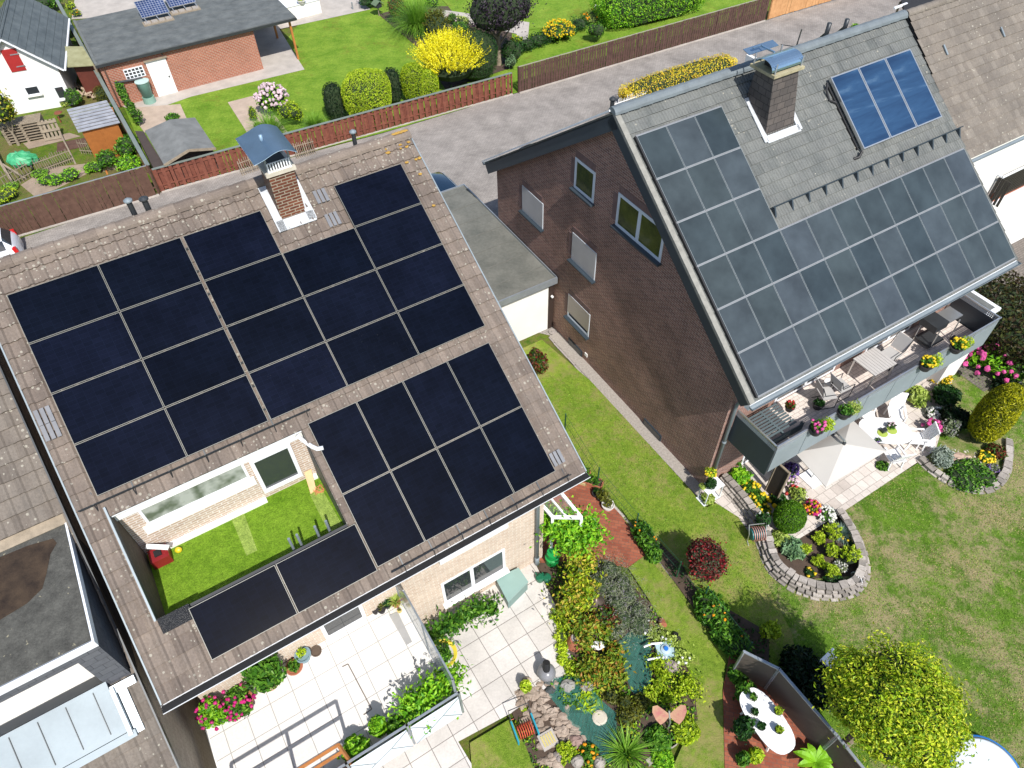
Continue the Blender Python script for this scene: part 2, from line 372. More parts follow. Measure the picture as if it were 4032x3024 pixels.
sheetpx('house_terrace_paving',[B.w(-.3,.4,0),B.w(0.6,3.2,0),B.w(3.1,3.25,0),B.w(7.6,3.2,0),B.w(9.2,2.4,0),B.w(10.9,1.4,0),B.w(11.2,0,0),B.w(0,0,0)],pavemat('terrace_slabs',(250,240,230),(226,214,204),(190,180,170),.33,.33,.01,.5,.2))
sheetpx('neighbour_yard',[B.w(11.3,-2.5,0),B.w(11.3,2.4,0),B.w(20,3,0),B.w(24,-3,0)],pv_grey)
sheetpx('red_path',[A.w(.3,-8,0),A.w(1.6,-8,0),g(2,2,620,760),g(2,2,870,1060),g(2,2,1210,1500),g(2,2,1000,1600),g(2,2,800,1560),g(2,2,440,1700),A.w(0,.2,0)],pv_red)
sheetpx('patio_slabs',[A.w(-9.3,0,0),A.w(.1,0,0),g(2,3,330,100),g(2,3,430,380),g(2,3,520,760),g(2,3,460,860),g(2,3,0,1190),g(1,3,1750,1440),g(1,3,1900,1690),A.w(-4,6.5,0),A.w(-9.3,6,0)],pv_white2)
sheetpx('small_lawn',[g(1,3,1850,1450),g(2,3,-10,1240),g(2,3,90,1430),g(2,3,330,1720),g(2,3,200,2100),g(1,3,1900,2100)],lawn_md)
sheetpx('path_lawn',[g(2,2,1000,1600),g(2,2,1150,1490),g(2,3,1300,0),g(2,3,1700,520),g(2,3,1850,690),g(2,3,1810,1000),g(2,3,1830,1659),g(2,3,1880,2300),g(2,3,1100,2300),g(2,3,1500,1400),g(2,3,1560,900),g(2,3,1200,250)],lawn_md)
sheetpx('pond_bed',[g(2,2,200,1560),g(2,2,800,1540),g(2,3,1200,250),g(2,3,1560,900),g(2,3,1600,1250),g(2,3,1300,1560),g(2,3,1150,1659),g(2,3,1150,2000),g(2,3,330,2000),g(2,3,0,1190),g(2,3,460,860),g(2,3,520,760),g(2,3,430,380)],M['soil'])
sheetpx('alley_paving',[A.w(-9.5,-12,0),A.w(-9.5,8,0),A.w(-12.5,8,0),A.w(-12.5,-12,0)],pv_alley)
sheetpx('fence_flower_bed',[g(2,2,1090,1290),g(2,2,1130,1230),g(2,2,1480,1600),g(2,3,1600,150),g(2,3,2212,500),g(3,3,0,760),g(3,3,700,1700),g(2,3,2212,1000),g(2,3,1800,620)],M['soil'])
sheetpx('red_terrace',[g(2,3,1870,700),g(2,3,2000,680),g(3,3,750,1659),g(3,3,1100,2300),g(2,3,1900,2400),g(2,3,1830,1659),g(2,3,1815,1000)],pv_red)

# ============================================================ roofs
def rooftiles(mb,f,a0,a1,be,ze,sl,L,tw,co,amp,hole=None,stag=False,prof='pan',lift=.035,K=8):
    """tiled roof surface as real corrugated courses with stepped lower edges"""
    up=-f.b*cos(sl)+Zv*sin(sl); n=f.b*sin(sl)+Zv*cos(sl); o=f.w(0,be,ze)
    nc=int(math.ceil(L/co)); V=[];F=[];UV=[]
    ncol=int(round((a1-a0)/tw)); tw=(a1-a0)/ncol
    def pr(u):
        fr=u%1.
        if prof=='pan': return amp*(max(0,cos((fr-.28)*2*pi*1.0))**1.3 *(1 if fr<.56 else 0.)+ .35*max(0,cos((fr-.78)*2*pi*1.4))*(fr>.56))
        if prof=='flat': return amp*(1. if (fr<.13 or .5<=fr<.63) else 0.)
        return amp*(.5+.5*cos(2*pi*fr))
    us=[i/K for i in range(ncol*K+1)]
    for j in range(nc):
        s0=j*co; s1=min((j+1)*co+.02,L)
        off=.5 if (stag and j%2) else 0.
        base=len(V)
        js=random.uniform(-.004,.004)
        for row,(s,h) in enumerate(((s0,lift-.03),(s0,lift),(s1,.0))):
            for u in us:
                uu=u+off; jit=0 if row==0 else random.Random(int(uu+1e-6)*131+j*7).uniform(-.006,.006)
                hh=pr(uu)+h+jit if row else -.01
                V.append(o+f.a*(a0+u*tw)+up*(s+js)+n*hh)
        m=len(us)
        for i in range(m-1):
            um=(us[i]+us[i+1])/2*tw+a0; 
            if hole and hole(um,(s0+min(s1,L))/2): continue
            uo=us[i]+off+.001; u2=us[i+1]+off-.001
            F.append((base+i,base+i+1,base+m+i+1,base+m+i)); UV.append([(uo,j+.0),(u2,j+.0),(u2,j+.02),(uo,j+.02)])
            F.append((base+m+i,base+m+i+1,base+2*m+i+1,base+2*m+i)); UV.append([(uo,j+.02),(u2,j+.02),(u2,j+.98),(uo,j+.98)])
    mb.add(V,F,UV)
def slab(mb,f,a0,a1,be,ze,sl,s0,s1,t0=.03,t1=.2):
    """sloping board under the tiles between a0..a1 and slope positions s0..s1"""
    up=-f.b*cos(sl)+Zv*sin(sl); n=f.b*sin(sl)+Zv*cos(sl); o=f.w(a0,be,ze)+up*s0-n*t1
    mb.obox(o,f.a*(a1-a0),up*(s1-s0),n*(t1-t0))
def onroof(f,be,ze,sl,a,s,h=0.):
    return f.w(a,be,ze)+(-f.b*cos(sl)+Zv*sin(sl))*s+(f.b*sin(sl)+Zv*cos(sl))*h
def RAp(a,s,h=0.): return onroof(A,1.05,5.62,SA,a,s,h)
def RBp(a,s,h=0.): return onroof(B,.96,5.26,SB,a,s,h)
def ridge(mb,f,a0,a1,b,z,r=.14,L=.4,n=7):
    k=int((a1-a0)/L); L=(a1-a0)/k
    for i in range(k):
        x0=a0+i*L-.02; x1=a0+(i+1)*L; V=[]
        for q,(x,rr) in enumerate(((x0,r*1.02),(x1,r*1.14))):
            for j in range(n+1):
                th=pi*j/n; V.append(f.w(x,b+cos(th)*rr,z+sin(th)*rr-.03))
        F=[(j,j+1,n+2+j,n+1+j) for j in range(n)]+[tuple(range(n,-1,-1)),tuple(range(n+1,2*n+2))]
        uv=[[(i+.1,.5),(i+.1,.6),(i+.9,.6),(i+.9,.5)]]*n+[[(i+.1,.5)]*(n+1)]*2
        mb.add(V,F,uv)
def gutter(mb,p,q,out,r=.075,n=7):
    """open half-round gutter from p to q"""
    out=np.asarray(out,float); V=[];
    for e in (p,q):
        for rr in (r,r-.012):
            for j in range(n+1):
                th=pi*j/n; V.append(np.asarray(e)+out*(cos(th)*rr)-Zv*(sin(th)*rr))
    m=n+1; F=[]
    for j in range(n):
        F.append((j,j+1,2*m+j+1,2*m+j)); F.append((m+j+1,m+j,3*m+j,3*m+j+1))
    for e in (0,n): F.append((e,m+e,3*m+e,2*m+e))
    F.append(tuple(range(m))); F.append(tuple(range(3*m-1,2*m-1,-1)))
    mb.add(V,F)
def rect_on(f,kind,c0,lo,hi,z0,z1,t0,t1):
    """box on a wall: kind 'a' wall plane a=c0 (spans b lo..hi), kind 'b' wall plane b=c0 (spans a)"""
    mb=MB()
    if kind=='a': mb.fbox(f,c0+min(t0,t1),c0+max(t0,t1),lo,hi,z0,z1)
    else: mb.fbox(f,lo,hi,c0+min(t0,t1),c0+max(t0,t1),z0,z1)
    return mb
def window(house,f,kind,c0,lo,hi,z0,z1,out,fr=.07,shut=0.,mull=(),sill=True,shutmat=None,framemat=None,sillmat=None,glass=None,sillh=.06,proud=.02,label=None):
    """frame, pane(s), roller shutter and sill, sitting on the wall plane; out=+1/-1 outward along the normal axis"""
    fm=framemat or M['whitepaint']; mb=MB(); d0=proud*out; 
    def bx(m,l,h,a,b,u,v):
        if kind=='a': m.fbox(f,c0+min(u,v),c0+max(u,v),l,h,a,b)
        else: m.fbox(f,l,h,c0+min(u,v),c0+max(u,v),a,b)
    bx(mb,lo,lo+fr,z0,z1,-.04*out,d0); bx(mb,hi-fr,hi,z0,z1,-.04*out,d0); bx(mb,lo+fr,hi-fr,z0,z0+fr,-.04*out,d0); bx(mb,lo+fr,hi-fr,z1-fr,z1,-.04*out,d0)
    for m_ in mull: bx(mb,m_-fr*.7,m_+fr*.7,z0+fr,z1-fr,-.04*out,d0*.9)
    w_=mb.build('window',fm,house)
    if label: w_['label']=label
    g_=MB(); bx(g_,lo+fr,hi-fr,z0+fr,z1-fr,-.03*out,d0*.3); g_.build('pane',glass or M['glass'],w_)
    if shut>0:
        s_=MB(); nsl=max(3,int((z1-z0)*shut/.05)); zz=z1-.01
        for i in range(nsl):
            h=(z1-z0-.03)*shut/nsl; bx(s_,lo+.02,hi-.02,zz-h+.006,zz,0.,d0*1.25); zz-=h
        s_.build('roller_shutter',shutmat or M['shutter'],w_)
    if sill:
        s_=MB(); bx(s_,lo-.06,hi+.06,z0-sillh,z0-.004,-.02*out,out*.16); s_.build('sill',sillmat or M['anth'],w_)
    return w_
M['shutter']=pm('roller_shutter_slats',(.48,.47,.47),.5,.06,2)
M['brickB']=brickmat('dark_red_brick',lin((182,136,122)),lin((146,108,100)),lin((208,190,178)),.22,.0745,.008,stain=.25)
M['brickA']=brickmat('pale_brick',lin((238,216,194)),lin((220,192,168)),lin((246,236,222)),.25,.078,.012,stain=.1)
M['brickG']=brickmat('orange_brick',lin((196,116,90)),lin((176,98,76)),lin((196,170,150)),.25,.0833,.014,stain=.12)
M['tileA']=tilemat('brown_pantiles',(138,126,116),(150,137,126),(128,116,107),.33,near_v=28)
M['tileB']=tilemat('grey_green_tiles',(127,130,128),(134,137,134),(119,123,121),.12)
M['tileC']=tilemat('grey_brown_tiles',(142,134,124),(132,124,115),(150,142,132),.2)
M['tileD']=tilemat('old_brown_tiles',(134,126,117),(144,135,125),(126,117,108),.2)
M['felt']=pm('roof_felt',(.095,.105,.105),.85,.35,1.6,bump=.3,c2=(.16,.17,.165,1))
# ============================================================ houses
def gable(mb,f,a0,a1,b0,b1,zw0,zw1,br,zr,z0=0.):
    """pentagon wall slab between a0 and a1; front eave b0 (height zw0), back b1 (height zw1), ridge br,zr"""
    pr=[(b0,z0),(b0,zw0),(br,zr),(b1,zw1),(b1,z0)]; n=5
    V=[f.w(a0,b,z) for b,z in pr]+[f.w(a1,b,z) for b,z in pr]
    mb.add(V,[tuple(range(n)),tuple(range(2*n-1,n-1,-1))]+[(i,n+i,n+(i+1)%n,(i+1)%n) for i in range(n)])
def ORD(i): return ['first','second','third','fourth','fifth','sixth','seventh','eighth','ninth','tenth','eleventh','twelfth','thirteenth'][i]
def COLW(i,n): return 'leftmost' if i==0 else ('rightmost' if i==n-1 else ORD(i)+' from the left')
# ---------------- left house (A)
HA=thing('left_house','brown pantiled house with navy solar panels and a sunken roof terrace of turf','house',A.w(-4.5,-7,0))
mb=MB(); zA=lambda b:5.62+(1.05-b)*math.tan(SA)
N0,N1,NB0,NB1,NF=-8.9,-4.83,-2.45,-.25,5.6
gable(mb,A,-.05,.25,0,-14.3,zA(0)-.22,zA(0)-.22,-7.15,10.4); gable(mb,A,-9.3,-9.0,0,-14.3,zA(0)-.22,zA(0)-.22,-7.15,10.4)
mb.fbox(A,-9.0,-.05,-.3,0,0,zA(0)-.24); mb.fbox(A,-9.,-.05,-14.3,-14.,0,zA(0)-.24)
wallA=mb.build('wall',M['brickA'],HA)
mb=MB()
hole=lambda a,s: (N0<a<N1 and 1.54<s<3.97)
rooftiles(mb,A,-9.41,.71,1.05,5.62,SA,9.62,.3,.345,.06,hole=hole)
roofA=mb.build('roof',M['tileA'],HA)
mb=MB(); 
for (a0,a1,s0,s1) in ((-9.38,N0,0.02,9.6),(N1,.68,.02,9.6),(N0,N1,.02,1.5),(N0,N1,4.0,9.6)): slab(mb,A,a0,a1,1.05,5.62,SA,s0,s1)
up=-A.b*cos(SA)+Zv*sin(SA)
mb.obox(A.w(-9.38,-15.4,5.42),A.a*10.06,A.b*8.25+Zv*(10.6-5.57),Zv*.15)
mb.build('roof_deck',pm('dark_deck',(.03,.032,.04),.7,.1),roofA)
mb=MB(); ridge(mb,A,-9.42,.72,-7.15,10.66,.15,.42); mb.build('ridge_tiles',M['tileA'],roofA)
# lichen cushions on ridge end
mb=MB()
for i in range(12):
    s=random.choice([9.5,9.3,8.9,8.5,8.,7.6,7.2,9.4]); a=random.uniform(.25,.68) if s<9.2 else random.uniform(-.1,.68)
    c=RAp(a,s,.06); mb.ball(c,(random.uniform(.03,.07),random.uniform(.03,.06),.02),8,5,.6,i)
for i in range(5): mb.ball(A.w(.3+i*.08,-7.12,10.8),(.07,.05,.02),8,5,.5,i+40)
mb.build('orange_lichen',pm('orange_lichen',(.42,.25,.05),.9,.3,8),roofA)
# verge trims
mb=MB(); 
for a in (-9.43,.71): mb=MB(); mb.obox(RAp(a,.0,-.12),A.a*.03,up*9.6,(A.b*sin(SA)+Zv*cos(SA))*.16); mb.build('verge_trim',M['zinc'],roofA)
# gutter, downpipe
mb=MB(); gutter(mb,A.w(-9.45,1.14,5.58),A.w(.74,1.14,5.58),A.b,.085); gg=mb.build('gutter',M['whitepaint'],HA)
mb=MB(); mb.obox(A.w(-9.44,1.065,5.56),A.a*10.17,A.b*.15,Zv*.03); mb.build('gutter_fill',M['darkgap'],gg)  # near-black strip along the inside of the gutter
mb=MB(); mb.fbox(A,-9.4,.7,.9,1.05,5.4,5.585); mb.build('fascia',M['whitepaint'],HA)
mb=MB(); mb.tube([A.w(-.05,1.12,5.48),A.w(-.05,1.05,5.3),A.w(-.02,.2,4.85),A.w(-.02,.1,4.6),A.w(-.02,.1,.12)],.055,10); mb.tube([A.w(-.02,.1,.5),A.w(-.02,.1,.05)],.075,10); mb.build('downpipe',M['zinc'],HA,smooth=True)
# front wall windows
window(HA,A,'b',0,-3.1,-1.07,.75,1.95,1,.08,mull=(-2.15,),sillmat=M['white'])
mb=MB(); mb.fbox(A,-3.05,-1.12,.01,.05,.98,1.86); 
window(HA,A,'b',0,-6.3,-5.2,2.47,3.95,1,.09,sill=False)
for v in ((-7.9,-6.35,.0,.12,3.5,3.75),(-3.05,-1.0,.0,.16,3.25,3.52),(-9.,-8.0,.0,.05,3.4,3.75)): mb=MB(); mb.fbox(A,*v); mb.build('shutter_box',M['white'],HA)
# chimney
mb=MB(); mb.fbox(A,-3.15,-2.55,-6.9,-6.23,9.6,11.25); ch=mb.build('chimney',brickmat('chimney_brick',lin((132,78,56)),lin((104,60,46)),lin((176,164,144)),.24,.075,.011,stain=.3),HA)
mb=MB(); mb.fbox(A,-3.2,-2.5,-6.95,-6.18,11.25,11.34); mb.build('mortar_crown',pm('mortar',(.5,.46,.38),.9,.2,4),ch)
mb=MB()
mb.fbox(A,-3.12,-2.58,-6.235,-6.225,11.34,11.36); mb.fbox(A,-3.12,-2.58,-6.235,-6.225,11.54,11.56)
for i in range(9): mb.fbox(A,-3.12+i*.062,-3.12+i*.062+.03,-6.24,-6.2,11.34,11.56)
mb.build('flue_grille',M['whitepaint'],ch)
for a in (-3.12,-2.58):
    for b in (-6.88,-6.25): mb=MB(); mb.fbox(A,a-.02,a+.02,b-.02,b+.02,11.34,11.85); mb.build('cap_post',M['steel'],ch)
mb=MB(); mb.fbox(A,-3.05,-2.65,-6.8,-6.3,11.34,11.5); mb.build('flue',M['black'],ch)
V=[];n=14
for k,(bb) in enumerate((-7.12,-5.82)):
    for tz in (0,.015):
        for i in range(n+1):
            u=i/n; V.append(A.w(-3.43+u*.96,bb,11.84+.13*sin(pi*u)-.1*sin(2*pi*u)*.4+tz))
m=n+1;F=[]
for i in range(n): F+=[(m+i,m+i+1,3*m+i+1,3*m+i),(i+1,i,2*m+i,2*m+i+1)]
for o_ in (0,2*m): F+=[(o_+i,o_+i+1,o_+m+i+1,o_+m+i) for i in range(n)]
mb=MB(); mb.add(V,F); mb.tube([A.w(-3.0,-6.5,11.9),A.w(-3.,-6.5,12.1)],.04,8); mb.build('rain_cap',pm('blue_grey_sheet',(.24,.36,.48),.45,.2,2,metal=.15),ch,smooth=True)
mb=MB()
nn=A.b*sin(SA)+Zv*cos(SA)
for (a0,a1,s0,s1) in ((-3.33,-3.14,8.25,9.45),(-2.57,-2.38,8.3,9.45),(-3.3,-2.4,8.25,8.52)): mb.obox(RAp(a0,s0,.05),A.a*(a1-a0),up*(s1-s0),nn*.035)
mb.build('lead_flashing',pm('weathered_lead',(.48,.5,.52),.6,.35,6),ch)
# sunken terrace
mb=MB(); mb.fbox(A,N0,N1,-2.6,-.2,NF-.2,NF); tf=mb.build('terrace_turf',turf,HA)
mb=MB(); mb.sheet([A.w(-5.2,-2.0,NF+.006),A.w(-4.9,-2.0,NF+.006),A.w(-4.86,-.4,NF+.006),A.w(-5.22,-.4,NF+.006)]); mb.build('faded_turf',grassmat('faded_turf',(165,196,95),(178,205,110),(150,180,80),0.),tf); mb=MB(); mb.sheet([A.w(-7.0,-2.3,NF+.006),A.w(-6.7,-2.3,NF+.006),A.w(-6.75,-1.2,NF+.006),A.w(-7.0,-1.2,NF+.006)])
mb.build('faded_turf',grassmat('faded_turf',(150,190,80),(165,200,95),(150,180,80),0.),tf)
mb=MB(); mb.fbox(A,N0-.1,N0,-2.6,-.2,NF,5.9)
def slantwall(mb,a0,a1,b0,b1,z0,dz=-.03):
    V=[A.w(a0,b0,z0),A.w(a0,b1,z0),A.w(a0,b1,zA(b1)+dz),A.w(a0,b0,zA(b0)+dz),A.w(a1,b0,z0),A.w(a1,b1,z0),A.w(a1,b1,zA(b1)+dz),A.w(a1,b0,zA(b0)+dz)]
    mb.add(V,[(0,1,2,3),(7,6,5,4),(0,4,5,1),(3,2,6,7),(0,3,7,4),(1,5,6,2)])
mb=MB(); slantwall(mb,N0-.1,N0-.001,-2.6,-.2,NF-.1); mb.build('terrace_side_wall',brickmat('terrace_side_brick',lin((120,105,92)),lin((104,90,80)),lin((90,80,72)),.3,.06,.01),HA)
mb=MB(); slantwall(mb,N1,N1+.1,-2.6,-.2,NF-.1); mb.fbox(A,N0,N1,-.25,-.15,NF-.1,6.3); mb.build('terrace_parapet',M['anth'],HA)
mb=MB(); mb.obox(RAp(N0-.03,1.5,.05),A.a*.04,up*2.5,nn*.06); mb.build('terrace_edge_trim',M['zinc'],HA)
mb=MB(); mb.fbox(A,N0,N1,-2.75,-2.45,NF,7.6); mb.build('terrace_wall',brickmat('terrace_brick',lin((222,198,176)),lin((204,176,154)),lin((246,236,226)),.25,.075,.014,stain=.1),HA)
mb=MB(); mb.fbox(A,N0+.0,N1-.0,-2.45,-2.34,7.2,7.5); mb.build('terrace_fascia',M['white'],HA)
mb=MB(); mb.fbox(A,N0-.05,N1+.02,-2.34,-2.22,7.56,7.64); mb.build('terrace_gutter',M['darkgap'],HA)
mb=MB(); mb.fbox(A,N0-.06,N1+.03,-2.22,-2.2,7.54,7.65); mb.build('gutter_edge',M['whitepaint'],HA)
lp=NT('pane_with_room_behind'); nz=lp.noise(lp.coord('Object',(1,1,1)),3,2,.5); lp.col(lp.ramp(nz,[(.38,(.10,.12,.09)),(.62,(.34,.36,.33))])); lp.set(.1,0,.5)
ww=window(HA,A,'b',-2.45,-8.5,-6.22,6.55,7.16,1,.06,sill=False,glass=lp.m)
mb=MB(); mb.fbox(A,-8.62,-6.15,-2.45,-2.4,6.28,6.545); mb.build('sill',M['white'],ww)
window(HA,A,'b',-2.45,-6.1,-5.15,5.85,7.12,1,.085,sill=False,proud=.08)
mb=MB(); mb.fbox(A,-8.8,-6.12,-2.44,-2.3,NF,NF+.07); mb.fbox(A,-5.1,-4.85,-2.44,-2.3,NF,NF+.07); mb.build('terrace_kerb',M['white'],HA)
mb=MB(); mb.tube([A.w(-4.95,-2.2,7.5),A.w(-4.87,-2.1,7.35),A.w(-4.78,-1.75,7.46),A.w(-4.7,-1.65,7.43),A.w(-4.58,-1.62,7.42)],.05,8); mb.build('drain_pipe',M['whitepaint'],HA,smooth=True)
for (aa,bb) in ((-6.03,-.42),(-5.85,-.42),(-5.45,-.4),(-5.2,-.4)): mb=MB(); mb.tube([A.w(aa,bb,NF+.02),A.w(aa,bb,6.62)],.03,8); mb.build('railing_post',M['zinc'],HA)
mb=MB(); mb.obox(RAp(-8.88,1.2,.05),A.a*.62,up*.32,nn*.03); mb.build('bitumen_flashing',pm('bitumen',(.02,.02,.022),.25,.5,14,bump=.8),roofA)
# snow guards
def snowguard(nm,a0,a1,s):
    mb=MB(); 
    for h in (.1,.2): mb.bar(RAp(a0,s,h),RAp(a1,s,h),.018,.018)
    k=int((a1-a0)/.12)
    for i in range(k):
        x=a0+i*.12; mb.bar(RAp(x,s,.1),RAp(x+.06,s,.2),.012,.012); mb.bar(RAp(x+.06,s,.2),RAp(x+.12,s,.1),.012,.012)
    o=mb.build('snow_guard',M['dkmetal'],HA)
    n_=max(3,int((a1-a0)/.75))
    for i in range(n_+1):
        mb=MB(); x=a0+.3+(a1-a0-.4)*i/n_; mb.bar(RAp(x,s+.28,.06),RAp(x,s,.06),.03,.008); mb.bar(RAp(x,s,.06),RAp(x,s,.24),.03,.01); mb.bar(RAp(x,s,.22),RAp(x,s-.14,.06),.025,.01); mb.build('bracket',M['dkmetal'],o)
snowguard('g',-9.33,-4.47,4.12); snowguard('g',-4.44,.28,.12)
# vents on ridge
def vent(a,b,z,r,h,cap,lab,f=A,par=None):
    mb=MB(); mb.tube([f.w(a,b,z),f.w(a,b,z+h)],r,12)
    v=mb.build('roof_vent',M['dkmetal'],par or HA,smooth=False); 
    mb=MB(); mb.lathe(f.w(a,b,z+h),[(r*1.6,0),(r*1.6,.03),(r*.6,.07)],14); mb.build('vent_cap',cap,v)
vent(-6.02,-7.42,10.4,.06,.62,M['zinc'],''); vent(-5.71,-7.42,10.4,.065,.55,M['dkmetal'],''); vent(-.64,-7.42,10.4,.055,.6,M['zinc'],'')
# sheet metal tiles
for (a,s) in ((-2.05,8.6),(-2.05,7.95),(.2,.45),(-9.2,6.05),(-9.2,5.7)):
    mb=MB()
    for k in range(3): mb.obox(RAp(a-.16+k*.11,s,.07),A.a*.08,up*.34,nn*.03)
    mb.build('metal_tile',pm('grey_metal_tile',(.17,.175,.19),.6,.2,3,metal=.3),roofA)
# balcony of the left house
BF=2.45
mb=MB(); mb.fbox(A,-9.5,-4.15,0.005,3.2,BF-.25,BF-.01); bal=mb.build('balcony',M['white'],HA)
mb=MB(); mb.fbox(A,-9.46,-4.2,0.02,3.15,BF-.012,BF); mb.build('balcony_floor',pavemat('balcony_slabs',(255,252,247),(250,246,240),(186,182,178),.56,.56,.009,0.,.05),bal)
rl=MB()
for z in (BF+.5,BF+1.0): rl.fbox(A,-9.5,-4.18,3.2,3.25,z-.03,z)
for x in (-9.45,-8.2,-6.93,-5.5,-4.2): rl.fbox(A,x-.025,x+.025,3.2,3.25,BF-.4,BF+1.)
rr=rl.build('balcony_railing',M['steel'],bal)
for x0,x1 in ((-9.42,-8.25),(-8.15,-6.98),(-6.88,-5.55),(-5.45,-4.25)):
    mb=MB(); mb.fbox(A,x0,x1,3.26,3.272,BF-.35,BF+.85); pn=mb.build('railing_panel',pm('frosted_panel',(.74,.8,.84),.3,.05,2),rr)
    mb=MB(); q=[(x0,BF-.35),(x0+.45,BF+.05),(x1-.45,BF+.35),(x1,BF+.85)]
    for i in range(3): mb.bar(A.w(q[i][0],3.28,q[i][1]),A.w(q[i+1][0],3.28,q[i+1][1]),.015,.015)
    mb.bar(A.w(x0,3.28,BF+.85),A.w(x0+.45,3.28,BF+.05),.012,.012); mb.bar(A.w(x1,3.28,BF-.35),A.w(x1-.45,3.28,BF+.35),.012,.012)
    mb.build('ornament_strip',M['steel'],pn)
mb=MB(); V=[A.w(-4.25,.35,BF),A.w(-4.25,3.15,BF),A.w(-4.25,3.15,4.2),A.w(-4.25,.75,4.2),A.w(-4.25,.1,3.3),A.w(-4.25,.1,BF)]
for i in range(1,4): mb.bar(V[i],V[i+1],.04,.04)
mb.bar(A.w(-4.25,.1,BF+.03),A.w(-4.25,3.15,BF+.03),.05,.06); mb.bar(A.w(-4.25,1.7,BF),A.w(-4.25,1.7,4.2),.05,.05); mb.bar(A.w(-4.25,.1,BF),A.w(-4.25,.1,3.3),.05,.05); mb.bar(A.w(-4.25,1.6,BF+.9),A.w(-4.25,1.75,4.15),.02,.02); mb.bar(A.w(-4.25,3.15,BF),A.w(-4.25,3.15,4.2),.05,.05)
sc=mb.build('privacy_screen',M['steel'],bal)
mb=MB(); mb.obox(A.w(-4.265,.14,BF+.1),A.b*2.98,A.a*.012,Zv*.8); V2=[A.w(-4.265,.15,3.28),A.w(-4.265,3.12,3.28),A.w(-4.265,3.12,4.17),A.w(-4.265,.78,4.17)]
mb.add(V2+[v+A.a*.012 for v in V2],[(0,1,2,3),(7,6,5,4),(0,4,5,1),(1,5,6,2),(2,6,7,3),(3,7,4,0)])
mb.build('screen_pane',pm('grey_glass_panel',(.3,.35,.36),.15,.1,1),sc)
mb=MB()
for k in range(4): mb.fbox(A,-4.2-.07*k*0,-4.12,0.3+k*.7,.9+k*.7,BF-.3,BF-.02)

# ---------------- entrance side of left house: glass canopy
cn=thing('door_canopy','white framed glass porch roof beside the left house, over the red paving','canopy',A.w(.8,0,0))
mb=MB(); zc=2.5
cc=[P(t(2,2,385,905),zc),P(t(2,2,600,1160),zc),P(t(2,2,545,1270),zc),P(t(2,2,300,1010),zc)]
cc=[A.w(.3,-1.3,2.6),P(t(2,2,390,900),2.5),P(t(2,2,600,1155),2.35),P(t(2,2,350,1150),2.4)]
for i,j in ((1,2),(2,3),(3,0),(0,1)): mb.bar(cc[i],cc[j],.09,.07)
for k in (.5,): mb.bar(cc[0]*(1-k)+cc[1]*k,cc[3]*(1-k)+cc[2]*k,.05,.06)
mb.build('frame',M['whiteplas'],cn)
mb=MB(); 
for k in (2,3): mb.bar(cc[k]-Zv*.03,np.array([cc[k][0],cc[k][1],0.]),.08,.08)
mb.build('post',M['whiteplas'],cn)
gm=NT('canopy_glass'); gm.b.inputs['Transmission Weight'].default_value=.85; gm.col((.75,.7,.68)); gm.set(.15); gm.b.inputs['Alpha'].default_value=.55; M['cglass']=gm.m
mb=MB(); mb.add(cc,[(0,1,2,3)]); mb.build('glass_roof',M['cglass'],cn)
# ---------------- right house (B)
HB=thing('right_house','dark brick gabled house with grey tiles, blue collectors and a long grey balcony','house',B.w(5,-6,0))
zB=lambda b:5.26+(.96-b)*math.tan(SB)
mb=MB(); gable(mb,B,-.1,.2,.2,-13.,zB(.2)-.25,5.35,-5.93,10.2,z0=-.1); gable(mb,B,10.8,11.1,.2,-13.,zB(.2)-.25,5.35,-5.93,10.2)
mb.fbox(B,.2,10.8,-.1,.2,0,zB(.2)-.27); mb.fbox(B,.2,10.8,-13.,-12.7,0,5.3)
mb.build('wall',M['brickB'],HB)
mb=MB(); rooftiles(mb,B,-.36,11.1,.96,5.26,SB,8.66,.2,.33,.022,stag=True,prof='flat',K=8,lift=.028); roofB=mb.build('roof',M['tileB'],HB)
upB=-B.b*cos(SB)+Zv*sin(SB); nB=B.b*sin(SB)+Zv*cos(SB)
mb=MB(); slab(mb,B,-.34,11.1,.96,5.26,SB,.02,8.6,.02,.16)
slB=math.atan2(10.45-5.1,-5.93+13.45); upb2=B.b*cos(slB)+Zv*sin(slB); nb2=-B.b*sin(slB)+Zv*cos(slB); Lb=math.hypot(7.52,5.35)
mb.obox(B.w(-.34,-13.45,5.1)-nb2*.16,B.a*11.44,upb2*(Lb-.02),nb2*.13)
mb.build('roof_deck',M['anth'],roofB)
class FB: pass
Bk=Fr(B.O,B.yaw); Bk.b=-B.b; Bk.a=B.a
# back roof tiles (only the verge and its edge are seen)
mb=MB()
for j in range(int(Lb/.34)):
    mb.obox(B.w(-.38,-13.45,5.1)+upb2*(j*.34)+nb2*(-.02),B.a*11.48,upb2*.36,nb2*.05)
mb.build('back_tiles',M['tileB'],roofB)
mb=MB(); ridge(mb,B,-.4,11.12,-5.93,10.5,.16,.4); mb.build('ridge_tiles',pm('slate_ridge',(.14,.165,.18),.7,.25,3),roofB)
mb=MB()
for j in range(25): mb.obox(RBp(-.4,j*.345,-.03),B.a*.16,upB*.36,nB*(.1+.004*(j%2)))
mb.build('verge_tiles',pm('verge_tile',(.24,.235,.21),.8,.3,6),roofB)
